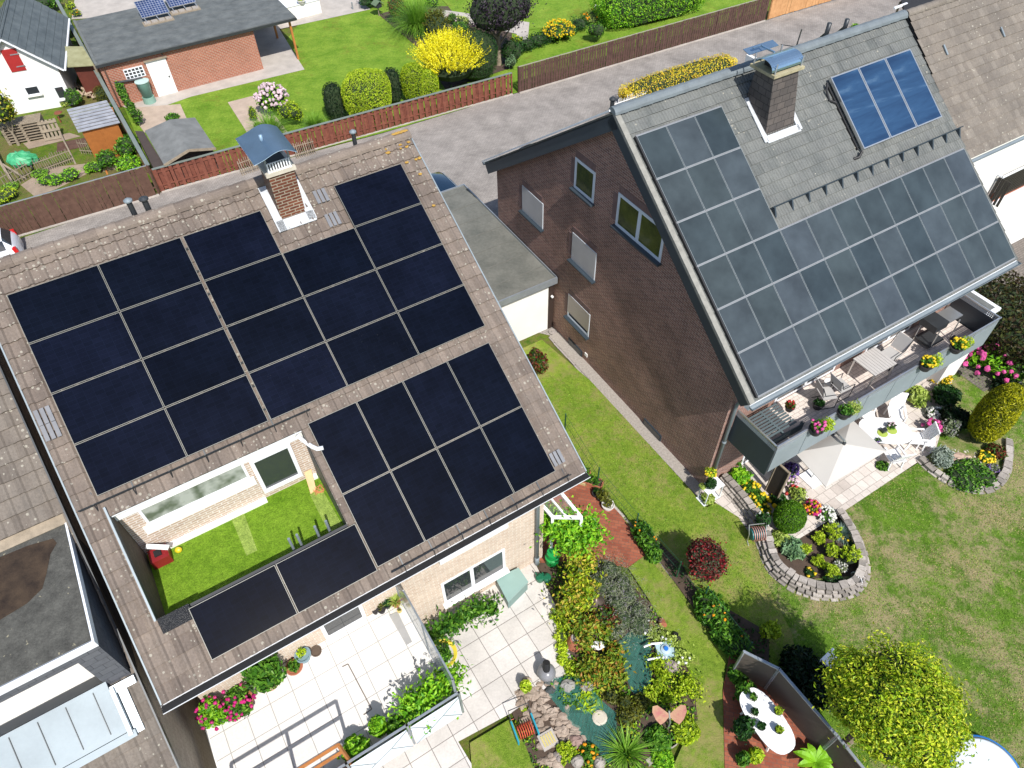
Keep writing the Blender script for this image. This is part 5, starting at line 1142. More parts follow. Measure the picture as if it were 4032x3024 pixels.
# ------------------------------------------------------------ back gardens
def PL(*a,**k): return plant(*a,**k)
PL('round_bush','dark green rounded bush beside the blue barrel','bush',(0,0,380,120,640,350),'dkgreen',1400,.07)
PL('leafy_shrub','broad-leaved green shrub at the very top behind the barn roof','bush',(0,0,240,-60,525,115),'green',1200,.09)
PL('small_shrub','small yellow-green plant at the top left of the concrete yard','plant',(0,0,565,15,655,80),'lime',220,.06)
PL('small_shrub','small yellow-orange plant behind the felt roof corner','plant',(0,0,610,85,705,150),'yelgreen',220,.06,fl=('orange',8,.04))
PL('topiary_ball','round clipped olive topiary between junk pile and boundary fence','bush',(0,0,812,740,960,890),'olive',900,.045,lump=.08)
chain('climbing_beans','tall green climbing plants along a slanted string beside the brick wall','climber',[G(0,0,1075,860)+Zv*1.2,G(0,0,1110,920)+Zv*1.,G(0,0,1140,985)+Zv*.9,G(0,0,1180,1040)+Zv*.8,G(0,0,1215,1090)+Zv*.6],'green',1500,.07,.3,hz=.55)
PL('squash_plant','low green leafy plant peeking out behind the grey cabin roof','plant',(0,0,1425,985,1545,1045),'green',240,.09)
PL('garden_bush','green bush above the corrugated shed roof, next to the boundary fence','bush',(0,0,930,900,1060,1090),'dkgreen',700,.07)
PL('garden_bush','yellow-green bush right of the orange shed doors','bush',(0,0,870,1080,1080,1300),'yelgreen',900,.08)
PL('garden_bush','large green bush against the boundary fence near the dark lean-to','bush',(0,0,990,1160,1240,1360),'green',1300,.08)
PL('garden_bush','low green bush in front of the boundary fence corner','bush',(0,0,820,1290,1030,1480),'green',800,.08)
PL('garden_bush','green bush at the corner where the fences meet','bush',(0,0,1000,1330,1240,1500),'bright',900,.08)
PL('tall_plant','green plants growing on the junk pile beside the barn wall','plant',(0,0,560,760,700,930),'green',600,.07)
PL('small_tree','yellow-green tree cut by the left edge above the pallets','tree',(0,0,-90,860,200,1280),'tree_gold',2200,.09,trunk=.8)
PL('weeds','weeds along the barn foot above the grass','plant',(0,0,520,840,600,950),'variegated',260,.06,kz=.6)
for i,(x,y,lb) in enumerate(((430,1560,'left'),(620,1500,'middle'),(820,1450,'right'))): PL('weed_clump',f'low bright weeds on the bare patch by the brown fence, {lb} clump','plant',(0,0,x-110,y-50,x+110,y+60),'bright',420,.07,kz=.35,group='weeds along the brown fence')
for i,(x,y,lb) in enumerate(((340,1500,'lower'),(90,1620,'corner'))): PL('weed_clump',f'pale grass clump near the stick fence, {lb} one','plant',(0,0,x-70,y-50,x+70,y+40),'grass',300,.06,kz=.4)
PL('weed_clump','yellow-flowered weeds behind the brown fence at the left edge','plant',(0,1,-60,-20,200,70),'lime',500,.06,kz=.35)
PL('hydrangea','round hydrangea covered in pale pink heads on the bare bed','shrub',(1,0,0,728,285,1005),'bright',900,.08,fl=('palepink',110,.085))
PL('euonymus','yellow-topped green shrub right of the pale hydrangea','shrub',(1,0,172,868,415,1115),'yelgreen',1300,.06)
PL('grass_clump','pale feathery grass clump left of the fence behind the chimney','grass',(1,0,-10,1020,250,1215),'grass',900,.03,kind='tuft')
PL('grass_clump','pale feathery grass clump right of the yellow-topped shrub','grass',(1,0,395,1010,610,1130),'grass',700,.03,kind='tuft')
PL('dwarf_conifer','small yellow-green conifer at the left edge of the bare bed','conifer',(0,0,2140,915,2225,1060),'yelgreen',400,.05)
PL('dwarf_conifer','small dark green conifer below the yellow-green one on the bare bed','conifer',(0,0,2190,1050,2260,1140),'green',300,.05)
PL('columnar_yew','dark green column-shaped yew, left of the clipped yellow dome','yew',(1,0,590,725,762,1045),'deep',1700,.045,p=3.2,lump=.06,shell=.15,corek=.88)
PL('columnar_yew','dark green column-shaped yew, right of the clipped yellow dome','yew',(1,0,1108,600,1255,895),'deep',1500,.045,p=3.2,lump=.06,shell=.15,corek=.88)
PL('clipped_dome','big clipped yellow-green dome between two dark yew columns','shrub',(1,0,750,622,1172,1020),'lime',10000,.055,.3,p=2.8,lump=.08,shell=.14,corek=.88)
PL('clipped_dome','two-lobed yellow-green dome under the golden bush','shrub',(1,0,1250,560,1470,870),'yelgreen',5600,.055,.3,p=2.6,lump=.08,shell=.14,corek=.88)
PL('clipped_dome','smaller yellow-green dome tucked below the golden bush by the fence','shrub',(1,0,1400,610,1580,860),'lime',4000,.055,.3,p=2.6,lump=.08,shell=.14,corek=.88)
PL('golden_bush','large brilliant yellow feathery bush by the fence','bush',(1,0,1330,300,2030,790),'yellow',20000,.055,.4,kind='spray',corek=.62)
PL('round_yew','tall dark green rounded yew behind the golden bush','yew',(1,0,1690,265,2092,690),'dkgreen',4200,.05,.3,p=2.5,lump=.06,shell=.12,corek=.9)
pb=G(1,0,2097,565); PL('purple_tree','dark purple leaved tree with thin pale trunk','tree',None,'purple',9000,.085,at=pb,R=(2.4,2.4,1.9),trunk=1.7,lump=.35,shell=.5)
PL('miscanthus','tall arching green grass beside the soil bed','grass',(1,0,1280,20,1500,290),'grass',1700,.03,kind='tuft')
PL('dark_conifer','dark feathery conifer with yellowish tips between the tall grass and the round yew','conifer',(1,0,1430,90,1690,375),'olive',2200,.06,kind='spray')
PL('photinia','red and green leaved shrub at the top of the bright lawn','shrub',(1,0,1130,-40,1330,205),'redgreen',1300,.07)
PL('dark_shrub','dark green shrub left of the red-leaved one at the top','shrub',(1,0,850,-90,1130,70),'dkgreen',1300,.07)
PL('light_shrub','light green shrub above the dark feathery conifer','shrub',(1,0,1450,-40,1590,70),'bright',600,.06)
PL('rose_bush','low pink rose bush left of the purple tree','shrub',(1,0,1640,110,1750,215),'green',420,.05,fl=('palepink',12,.05))
PL('pale_perennial','low yellow-green perennials beneath the purple tree','plant',(1,0,1700,110,1850,250),'variegated',500,.06,kz=.5)
PL('low_shrub','small green shrub on the soil at the foot of the feathery conifer','shrub',(1,0,1350,270,1435,345),'green',300,.05)
PL('spreading_shrub','spreading green shrub between feathery conifer and purple tree','shrub',(1,0,1670,190,1850,300),'green',800,.06)
PL('dark_shrub','dark green shrub at the foot of the thin pale trunk','shrub',(1,0,2110,330,2310,570),'dkgreen',1300,.06)
PL('grey_shrub','greyish green low shrub at the end of the red fence','shrub',(1,0,2150,480,2260,610),'hosta',500,.05)
# tile 2
hv0,hv1=G(2,0,830,330),G(2,0,1730,110); dd=(hv1-hv0); yawh=math.atan2(dd[1],dd[0]); nrm=np.array([-sin(yawh),cos(yawh),0])
PL('thuja_hedge','thick bright green thuja hedge behind the dark brown fence','hedge',None,'bright',11000,.075,.4,p=5,lump=.1,shell=.16,at=(hv0+hv1)/2+nrm*1.5,R=(np.linalg.norm(dd)/2,1.5,1.25),rot=yawh,nl=60,corek=.88)
PL('coreopsis','big clump of yellow daisies on the far lawn edge','flowers',(2,0,265,165,545,375),'bright',900,.05,kz=.6,fl=[('yellow',150,.05),('gold',60,.045)])
chain('low_hedge','low dark green planting along the dark fence foot','hedge',[G(2,0,40+i*90,500-i*36)+Zv*.35+np.array([0,.5,0]) for i in range(7)],'dkgreen',3800,.06,.85,hz=.5)
PL('leafy_shrub','dark green shrub left of the thuja hedge end','shrub',(2,0,640,190,820,375),'green',1000,.06)
PL('yellow_perennial','yellow-green clump left of the yellow daisies','plant',(2,0,145,285,270,395),'lime',420,.06,kz=.6)
PL('yellow_perennial','yellow-orange flowers up against the thuja hedge','plant',(2,0,610,90,800,220),'variegated',700,.06,kz=.6,fl=('orange',22,.05))
PL('white_agapanthus','tall plant with one white flower head beside the hedge','flowers',(2,0,720,30,800,110),'grass',200,.04,fl=('white',14,.07))
PL('yellow_perennial','small yellow flowered clump under the purple tree','plant',(2,0,-10,290,100,400),'yelgreen',300,.05,kz=.5,fl=('yellow',12,.04))
hv0,hv1=B.w(.2,-21.2,0),B.w(9.8,-21.2,0)
h0,h1=G(2,0,1000,830,.6),G(2,0,1860,560,.6); dd=h1-h0; yawh=math.atan2(dd[1],dd[0])
PL('golden_hedge','clipped yellow and orange hedge behind the ridge of the brick house','hedge',None,'golden',7000,.05,.5,p=6,lump=.05,shell=.12,at=np.array([*((h0+h1)/2)[:2],0]),R=(np.linalg.norm(dd)/2+.4,.75,.62),rot=yawh,nl=60,corek=.9)
PL('roof_moss','bright weed showing behind the ridge beside the black pipes','plant',(3,0,720,205,790,250),'bright',150,.06)
# ------------------------------------------------------------ right house garden
PL('dark_conifer','dark green pointed conifer at the corner of the right roof','conifer',(3,1,1985,140,2125,345),'dkgreen',1100,.06)
PL('copper_beech_hedge','large copper and green leaved hedge at the right edge','hedge',None,'beech',9000,.085,p=3,lump=.25,at=B.w(13.6,1.2,0),R=(1.9,2.6,1.35),rot=B.yaw,nl=60)
PL('copper_beech_hedge','lower end of the copper hedge, in the shade behind the pink hydrangea','hedge',None,'beech',5000,.085,p=3,lump=.25,at=B.w(15.6,3.4,0),R=(1.6,2.,1.0),rot=B.yaw,nl=60)
PL('pink_hydrangea','large hydrangea with bright pink heads at the balcony end','shrub',(3,1,1690,1290,2130,1660),'bright',2400,.09,fl=('pink',60,.095))
PL('green_shrub','green leafy shrub below the pink hydrangea','shrub',(3,1,1990,1430,2230,1720),'green',1500,.08)
PL('golden_marigold','round golden-yellow flowering bush beneath the balcony rail','flowers',(3,1,1385,1535,1580,1665),'thuja_gold',700,.05,fl=('gold',90,.035))
PL('potted_violet','violet flower pot plant in the shade beside the dark hedge','flowers',(3,1,1990,1175,2070,1250),'green',150,.05,fl=('violet',26,.045))
PL('potted_magenta','magenta and cream potted flowers in the shade beside the violet one','flowers',(3,1,2050,1190,2130,1275),'redgreen',150,.05,fl=('magenta',20,.045))
PL('hosta','large variegated hosta at the far end of the terrace','plant',(3,2,1150,0,1390,215),'variegated',520,.13,.45,kz=.6)
PL('rhododendron','dark green shrub between hosta and white flowers','shrub',(3,2,1390,20,1700,235),'dkgreen',1800,.08)
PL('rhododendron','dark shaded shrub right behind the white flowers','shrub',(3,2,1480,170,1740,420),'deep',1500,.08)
PL('white_hydrangea','white flowering bush at the corner of the terrace','flowers',(3,2,1370,200,1530,330),'green',260,.06,fl=('white',55,.06))
PL('pink_geranium','pink flowers beside the terrace chairs','flowers',(3,2,1345,310,1490,455),'green',260,.06,fl=('pink',24,.07))
PL('potted_conifer','grey-green conifer in a grey pot next to the yellow egg-shaped thuja','conifer',(3,2,1490,275,1655,480),'lav',900,.05)
tb=G(3,2,1760,560)
PL('egg_thuja','big egg-shaped golden yellow thuja','conifer',None,'thuja_gold',9000,.05,.35,at=G(3,2,1790,490),R=(.6,.6,1.5),lump=.05,shell=.1,corek=.92)
PL('silver_artemisia','silvery grey feathery plant at the edge of the terrace','plant',(3,2,1365,505,1605,755),'silver',2200,.05,.3,kz=.75)
PL('ground_cover','low green ground cover inside the round stone-edged bed','plant',(3,2,1550,690,1960,920),'green',1800,.06,kz=.35)
PL('yellow_flowers','yellow flowers at the foot of the egg-shaped thuja','flowers',(3,2,1820,585,1955,680),'green',260,.05,kz=.5,fl=('yellow',34,.045))
PL('blue_flowers','pale blue flowers near the outer stone edge','flowers',(3,2,1900,690,2000,760),'lav',240,.04,kz=.5,fl=('violet',20,.03))
PL('red_perennial','reddish plant between thuja and stone edge','plant',(3,2,1890,490,2060,680),'redgreen',500,.06,kz=.6)
PL('single_yellow_flower','single large yellow bloom on the ground cover','flowers',(3,2,1870,770,1930,820),'green',80,.05,fl=('yellow',6,.06))
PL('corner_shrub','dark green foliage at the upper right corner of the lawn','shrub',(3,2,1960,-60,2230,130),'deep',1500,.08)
PL('corner_shrub','small bright green shrub inside the dark corner foliage','shrub',(3,2,1960,20,2040,120),'bright',300,.06)
PL('potted_fern','small bushy green pot plant beside the parasol','plant',(3,2,935,660,1050,755),'green',420,.05)
# bed left of the terrace
PL('purple_flowers','purple flower column at the edge of the dark screen','flowers',(3,2,125,680,255,850),'green',240,.05,fl=('violet',90,.05))
PL('pink_petunia','pale pink petunias below the purple flowers','flowers',(3,2,135,790,262,905),'green',160,.05,fl=('palepink',60,.05))
PL('red_flower_bush','light green bush with one red bloom','shrub',(3,2,160,880,328,1035),'variegated',600,.06,fl=('red',4,.06))
PL('yellow_daisies','yellow daisies left of the clipped green ball','flowers',(3,2,10,945,165,1070),'dkgreen',420,.06,fl=('yellow',12,.065))
PL('green_ball','big clipped mossy green ball in the curved bed','conifer',(3,2,50,1000,322,1300),'thuja',6500,.035,.35,lump=.05,shell=.12,corek=.92)
PL('magenta_flowers','magenta and yellow flowers right of the green ball','flowers',(3,2,310,1000,450,1145),'yelgreen',420,.05,fl=[('magenta',20,.06),('orange',30,.04)])
PL('white_impatiens','mound of white flowers at the tip of the terrace','flowers',(3,2,420,1060,585,1195),'green',220,.05,kz=.6,fl=('white',80,.045))
PL('blue_hosta','large bluish hosta in the curved bed','plant',(3,2,120,1285,315,1560),'hosta',420,.13,.5,kz=.5)
PL('variegated_hosta','yellow-green hosta on the left side of the curved bed','plant',(3,2,30,1240,180,1440),'variegated',360,.11,.5,kz=.5)
for i,(b_,lb) in enumerate((((475,1205,635,1365),'topmost'),((380,1280,500,1390),'upper left'),((272,1380,372,1485),'leftmost'),((478,1380,612,1520),'middle'),((618,1390,792,1585),'rightmost'),((370,1480,512,1605),'lower left'),((468,1545,612,1690),'lowest'))):
    PL('golden_cypress',f'golden dwarf cypress in the curved bed, {lb} of seven','conifer',(3,2,*b_),'lime',900,.05,.35,kind='spray',group='golden dwarf cypresses in the curved bed')
PL('blue_fescue','bluish grass tuft between the golden cypresses','grass',(3,2,590,1230,680,1330),'fescue',400,.015,kind='tuft')
PL('yellow_daisies','yellow daisies right of the golden cypresses','flowers',(3,2,640,1300,755,1410),'dkgreen',300,.06,kz=.5,fl=('yellow',16,.055))
PL('yellow_daisies','few yellow daisies at the lower left of the bed','flowers',(3,2,320,1590,410,1680),'dkgreen',180,.05,kz=.5,fl=('yellow',6,.055))
PL('silver_daisies','tiny white flowers between the lower golden cypresses','flowers',(3,2,560,1500,690,1640),'lav',300,.04,kz=.4,fl=('white',30,.025))
PL('euonymus_edge','dark plant with pale leaf edges at the lower end of the bed','plant',(3,3,480,0,650,75),'dkgreen',380,.05,kz=.5)
PL('hydrangea_leaves','bright green leafy plant with clay pots at the corner of the brick house','plant',(2,2,1860,700,2055,880),'bright',460,.1,.6,kz=.6)
for i,(b_,lb) in enumerate((((1990,830,2140,960),'upper'),((2060,930,2212,1060),'middle'),((2090,1050,2240,1150),'lower'))):
    PL('yellow_potentilla',f'green plant with yellow-orange blooms along the stone wall, {lb} one','flowers',(2,2,*b_),'green',420,.06,fl=('yellow',16,.06))
PL('petunia_mix','flowers on the dark soil behind the stone wall','flowers',(2,2,2080,1100,2230,1300),'dkgreen',420,.06,fl=('white',8,.04))
st=thing('plant_stand','white wooden plant stand at the front corner of the brick house','plant stand',G(2,2,1690,1010))
F_=Fr(G(2,2,1690,990),B.yaw)
for z in (.05,.75):
    mb=MB(); mb.fbox(F_,-.35,.35,-.2,.2,z,z+.04); mb.build('shelf',M['whitepaint'],st)
for a in (-.32,.3):
    for b in (-.18,.16): mb=MB(); mb.fbox(F_,a,a+.03,b,b+.03,0,.78); mb.build('leg',M['whitepaint'],st)
PL('topiary_pot','round clipped green pot plant on the white stand','plant',(2,2,1672,810,1770,915),'dkgreen',700,.03,zb=.8,lump=.06)
PL('yellow_potted_flower','yellow flowers in front of the downpipe','flowers',(2,2,1665,722,1770,800),'lime',240,.05,zb=1.0,fl=('yellow',14,.04))
PL('cream_leaves','cream and green leaved plant on the lower shelf of the white stand','plant',(2,2,1635,950,1755,1035),'variegated',300,.06,zb=.1,kz=.5)
PL('small_pot_plant','small light green plant left on the white stand','plant',(2,2,1615,860,1680,910),'variegated',150,.04,zb=.8)
PL('photinia_bush','red and green leaved bush on the side lawn beside the tiled verge','bush',(2,1,105,1350,305,1665),'redgreen',2200,.07)
rbp=P(t(2,2,1665,1500),1.25)*np.array([1,1,0]); PL('red_barberry','round red-leaved shrub on the side lawn','shrub',None,'red',8000,.05,at=rbp,R=(.66,.66,.8),trunk=.45,lump=.22,shell=.4)
# tree by the red path
chain('vine_tree','tall bright yellow-green climber beside the glass porch and red paving','climber',[G(2,2,300,1120,2.0),G(2,2,440,1150,2.1),G(2,2,370,1260,1.9),G(2,2,520,1240,1.9),G(2,2,640,1220,1.8),G(2,2,470,1370,1.8),G(2,2,600,1350,1.7),G(2,2,690,1300,1.6)],'bright',3800,.075,.46,hz=.42,shell=.95,corek=.2)
chain('golden_vine','yellow-green climber continuing down the edge of the patio','climber',[G(2,2,560,1480,1.3),G(2,2,660,1520,1.2),G(2,2,590,1620,1.1),G(2,3,560,60,1.0),G(2,3,640,100,.9),G(2,3,520,180,.9),G(2,3,610,230,.8),G(2,3,470,260,.7)],'tree_gold',3800,.065,.42,hz=.38,shell=.95,corek=.2)
chain('ground_ivy','strip of yellow-green ivy running along the patio edge','climber',[G(2,3,400,340,.1),G(2,3,440,420,.1),G(2,3,440,520,.1),G(2,3,430,620,.1),G(2,3,440,720,.1),G(2,3,520,800,.12)],'lime',1500,.06,.24,hz=.18)
chain('virginia_creeper','creeper with green, yellow and reddish leaves over the pond edge','climber',[G(2,3,600,440,.6),G(2,3,700,420,.6),G(2,3,800,480,.5),G(2,3,640,560,.5),G(2,3,880,640,.4),G(2,3,700,760,.5),G(2,3,820,780,.5),G(2,3,760,880,.5),G(2,3,900,760,.5),G(2,3,930,870,.4),G(2,3,620,840,.4)],'creeper',4400,.065,.36,hz=.26,shell=.95,corek=.2)
chain('red_creeper','reddish creeper leaves between the lavender and the vine','climber',[G(2,3,790,350,.5),G(2,3,870,400,.4)],'redgreen',600,.07,.32,hz=.3)
chain('lavender','wide grey-green lavender with faded violet spikes','lavender',[G(2,3,760,60,.35),G(2,3,860,120,.35),G(2,3,950,60,.35),G(2,2,840,1600,.35),G(2,3,900,250,.35),G(2,3,1000,180,.35),G(2,3,1080,300,.35),G(2,3,960,380,.35),G(2,3,1100,420,.35),G(2,3,880,470,.3)],'lav',14000,.05,.56,hz=.42,asp=.12,corek=.45,shell=.7)
chain('pond_plants','yellow-green marsh plants on the right bank of the pond','plant',[G(2,3,1260,760,.25),G(2,3,1300,860,.25),G(2,3,1260,960,.2),G(2,3,1350,1050,.2),G(2,3,1200,1030,.2),G(2,3,1500,920,.3),G(2,3,1560,980,.3),G(2,3,1450,990,.3)],'yelgreen',3000,.05,.34,hz=.24,shell=.95,corek=.2)
chain('pond_plants','pot plants and succulents on the path side above the pond','plant',[G(2,3,1200,480,.25),G(2,3,1290,520,.25),G(2,3,1370,560,.25),G(2,3,1440,680,.25),G(2,3,1470,720,.2)],'variegated',1500,.05,.3,hz=.25,shell=.9,corek=.2,fl=[('white',8,.04)])
chain('water_lily_leaves','floating lime green lily leaves on the pond','water plant',[G(2,3,660,1040,.06),G(2,3,690,1100,.06),G(2,3,640,1110,.06)],'lime',160,.14,.3,hz=.04,asp=.9,corek=.1)
chain('marsh_foliage','mixed green foliage around the left pond arm','plant',[G(2,3,980,1100,.2),G(2,3,1060,1180,.2),G(2,3,980,1220,.2),G(2,3,1120,1080,.2),G(2,3,860,1030,.2)],'olive',1300,.05,.26,hz=.2)
PL('iris_clump','large arching striped iris leaves over the pond foot','grass',(2,3,780,1240,1200,1700),'grass',190,.04,kind='tuft',at=G(2,3,980,1540),R=(.42,.42,.3))
PL('round_leaf_plant','light green round-leaved plant between iris and butterfly','plant',(2,3,1150,1280,1370,1540),'green',700,.08,.9,kz=.5)
PL('bush_by_butterfly','loose green plants below the metal butterfly','plant',(2,3,1380,1250,1620,1420),'yelgreen',900,.06,kz=.5)
PL('green_mound','green foliage mound at the stone edge right of the round-leaved plant','plant',(2,3,1200,1480,1400,1680),'bright',700,.07,kz=.4)
PL('yellow_fern','yellow fern-like plant among the stones','plant',(2,3,370,1410,570,1640),'lime',900,.06,.35,kind='spray',kz=.6)
PL('orange_daisies','green plant with orange daisies beside the net','flowers',(2,3,580,1440,750,1640),'green',500,.07,kz=.7,fl=('orange',16,.045))
PL('sedum','yellow sedum cushion on the stone pile','plant',(2,3,60,1090,155,1230),'lime',500,.04,kz=.4)
PL('patio_pot_plant','small yellow-green pot plant on the pale patio near the pond','plant',(2,3,70,900,165,1015),'lime',300,.06)
chain('fence_bed_plants','green plants and orange blooms along the mesh fence below the red paving','plant',[G(2,2,1120,1270,.3),G(2,2,1150,1340,.3),G(2,2,1190,1410,.3),G(2,2,1230,1480,.3)],'green',1500,.07,.3,hz=.35,fl=[('orange',5,.035)])
chain('fence_bed_plants','green plants with orange blooms in the shaded bed by the lawn','plant',[G(2,3,1680,230,.35),G(2,3,1740,290,.35),G(2,3,1690,330,.35),G(2,3,1800,420,.35),G(2,3,1880,520,.3),G(2,3,1930,590,.3),G(2,3,1820,520,.3)],'green',3000,.07,.42,hz=.4,fl=[('orange',8,.04)])
PL('small_conifer','small yellow-green conifer in the big tree shadow','conifer',(3,3,-80,385,105,600),'yelgreen',1300,.06)
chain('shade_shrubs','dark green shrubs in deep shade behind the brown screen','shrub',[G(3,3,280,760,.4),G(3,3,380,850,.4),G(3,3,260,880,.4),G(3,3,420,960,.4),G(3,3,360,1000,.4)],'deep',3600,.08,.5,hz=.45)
PL('tomato_plant','leafy green plant beside the brown screen, upper one','plant',(2,3,1870,770,2040,930),'green',600,.08)
PL('tomato_plant','leafy green plant next to the white table edge','plant',(2,3,1930,900,2120,1110),'green',700,.08)
PL('tomato_plant','feathery green plant left of the white table','plant',(2,3,1900,1215,2110,1470),'dkgreen',1300,.07)
PL('yellow_pot_plant','yellow-green plant in a white pot below the table','plant',(2,3,2040,1470,2160,1640),'lime',500,.06)
PL('corner_pot_plant','green pot plant left of the yellow-green one','plant',(2,3,1940,1520,2050,1650),'green',400,.06)
# big golden tree
bt=P(t(3,3,1040,1130),3.3)*np.array([1,1,0]); PL('golden_tree','large yellow-green tree in the lower right','tree',None,'tree_lime',52000,.05,.45,at=bt,R=(1.5,1.5,1.4),trunk=2.1,lump=.4,shell=.3,nl=150,corek=.72)
PL('lower_hedge','dark green hedge top at the bottom edge below the golden tree','hedge',(3,3,1240,1620,1600,1800),'dkgreen',1300,.07)
# banana like plant
bp=G(3,3,380,1640); g_=np.random.default_rng(5); T_=thing('banana_plant','big-leaved banana-like plant in an orange-rimmed pot beside the brown screen','plant',bp)
for k in range(11):
    az=k*2.4; L_=random.uniform(.45,.7); mb=MB(); V=[];m=7
    for i in range(m):
        u=i/(m-1); r_=L_*u*.85; z_=.35+L_*.9*u-.75*L_*u*u; w_=0.01+.09*sin(pi*min(1,u*1.0))**.8*(1 if u<.98 else .1)
        cxy=np.array([cos(az)*r_,sin(az)*r_,z_]); sd2=np.array([-sin(az),cos(az),0]); V+=[bp+cxy-sd2*w_,bp+cxy-Zv*.03,bp+cxy+sd2*w_]
    F=[]
    for i in range(m-1): F+=[(3*i,3*i+1,3*i+4,3*i+3),(3*i+1,3*i+2,3*i+5,3*i+4)]
    mb.add(V,F); mb.build('leaf',LM('bright'),T_)
mb=MB(); mb.lathe(bp,[(.16,0),(.22,.3),(.24,.32),(.2,.32),(.18,.25)],16); mb.build('pot',M['terra'],T_)
# climbing bean at the left of the patio
chain('cucumber_plant','green climbing plant with round leaves by the patio wall','climber',[A.w(-3.9,.55,.5),A.w(-3.6,.6,.7),A.w(-3.3,.65,.7),A.w(-3.0,.6,.6),A.w(-2.7,.6,.7),A.w(-2.4,.6,.6),A.w(-3.8,1.1,.3),A.w(-2.0,.7,.4)],'green',2200,.08,.34,hz=.35,shell=.95,corek=.2)
# ============================================================ props
def LB(mb,name,mat,par,**k): return mb.build(name,mat,par,**k)
wp=M['whiteplas']
# ---- dry stone walls round the beds
def spline(pts,n=60):
    pts=np.array(pts); out=[]
    m=len(pts)
    for i in range(m-1):
        p0=pts[max(i-1,0)];p1=pts[i];p2=pts[i+1];p3=pts[min(i+2,m-1)]
        for k in range(n//m+2):
            u=k/(n//m+2); out.append(.5*((2*p1)+(-p0+p2)*u+(2*p0-5*p1+4*p2-p3)*u*u+(-p0+3*p1-3*p2+p3)*u**3))
    out.append(pts[-1]); return np.array(out)
def stonewall(name,lab,pts,h,rows,w_=.22,step=.28,lean=.0,mat=None):
    c=spline(pts,90); seg=np.linalg.norm(np.diff(c,axis=0),axis=1); s=np.concatenate([[0],np.cumsum(seg)]); L=s[-1]; g=np.random.default_rng(3); mb=MB()
    f=lambda x: np.array([np.interp(x,s,c[:,k]) for k in range(3)])
    for r in range(rows):
        x=-(r%2)*.12
        while x<L-.02:
            l=step*g.uniform(.7,1.3); a=f(max(x,0)); b=f(min(x+l-.012,L)); d=b-a; ll=np.linalg.norm(d)
            if ll>.04:
                d/=ll; n=np.array([-d[1],d[0],0]); hh=h/rows; ww=w_*g.uniform(.85,1.12)
                mb.obox(a-n*(ww/2)+n*(lean*(r-rows/2)+g.uniform(-.02,.02))+Zv*(r*hh+.002)+d*.012,d*(ll-.02),n*ww,Zv*(hh-.012+g.uniform(-.015,.015)))
            x+=l
    return one(name,lab,'wall',mb,mat or M['stone'])
bedL=[G(2,2,1800,840),G(2,2,1950,1010),G(2,2,2080,1180),G(2,2,2170,1380),G(3,2,20,1560),G(3,3,140,30),G(3,3,330,130),G(3,3,560,160),G(3,3,740,100),G(3,2,800,1600),G(3,2,760,1420),G(3,2,690,1270),G(3,2,600,1130)]
stonewall('stone_wall','curved dry stone wall around the flower bed left of the terrace',bedL,.42,4,.22,.22,.075)
bedin=[bedL[i] for i in range(len(bedL))]; cb_=sum(bedL[4:])/len(bedL[4:])
sheetpx('bed_soil',[*bedL],M['soil'],.02)
stonewall('paver_edging','ring of grey paving edge stones outside the curved stone wall',[G(2,2,1840,1010),G(2,2,2000,1190),G(2,2,2100,1400),G(2,2,2180,1560),G(3,3,60,70),G(3,3,240,200),G(3,3,520,245),G(3,3,740,180),G(3,3,850,30),G(3,2,850,1500),G(3,2,800,1350)],.05,1,.2,.3,mat=pm('edging_stone',(.36,.32,.3),.85,.2,4))
bedR=[G(3,2,1300,660),G(3,2,1450,790),G(3,2,1600,870),G(3,2,1780,920),G(3,2,1950,880),G(3,2,2040,760),G(3,2,2060,620),G(3,2,2060,500)]
stonewall('stone_wall','low curved stone wall round the bed with the egg-shaped thuja',bedR,.22,2,.22,.3,.08)
stonewall('paver_edging','row of grey edge stones outside the thuja bed',[G(3,2,1290,690),G(3,2,1480,860),G(3,2,1650,940),G(3,2,1850,970),G(3,2,2020,890),G(3,2,2095,740),G(3,2,2100,560)],.05,1,.18,.25,mat=MC['edging_stone'])
sheetpx('bed_soil',[*bedR,G(3,2,1700,300),G(3,2,1400,560)],M['soil'],.02)
mb=MB(); mb.ball(G(3,2,1660,670)+Zv*.1,(.38,.28,.12),14,7,.25,3); one('flat_rock','large flat pinkish rock among pebbles under the egg-shaped thuja','rock',mb,pm('pink_rock',(.5,.36,.28),.8,.15,3))
mb=MB(); g_=np.random.default_rng(8)
for i in range(70): a=g_.uniform(0,2*pi); rr=g_.uniform(.42,.6); mb.ball(G(3,2,1680,665)+np.array([cos(a)*rr*1.1,sin(a)*rr*.8,.04]),g_.uniform(.03,.06),6,4,.5,i)
one('pebble_ring','pale pebbles scattered around the flat pinkish rock','pebbles',mb,pm('pale_pebble',(.5,.46,.4),.8,.3,6),kind='stuff')
# gravel strip pebbles
mb=MB(); 
for i in range(900):
    b=g_.uniform(-8.3,.4); a=g_.uniform(-.5,-.13); mb.ball(B.w(a,b,.035),g_.uniform(.02,.045),5,3,.5,i)
one('gravel','grey gravel strip along the foot of the dark brick gable','gravel',mb,pm('gravel_stone',(.4,.39,.37),.85,.35,12),kind='stuff')
stonewall('edging_strip','pale edging stones between gravel strip and side lawn',[B.w(-.56,-8.4,0),B.w(-.56,-4,0),B.w(-.56,.2,0),G(2,2,1660,1060)],.05,1,.1,.5,mat=MC['edging_stone'])
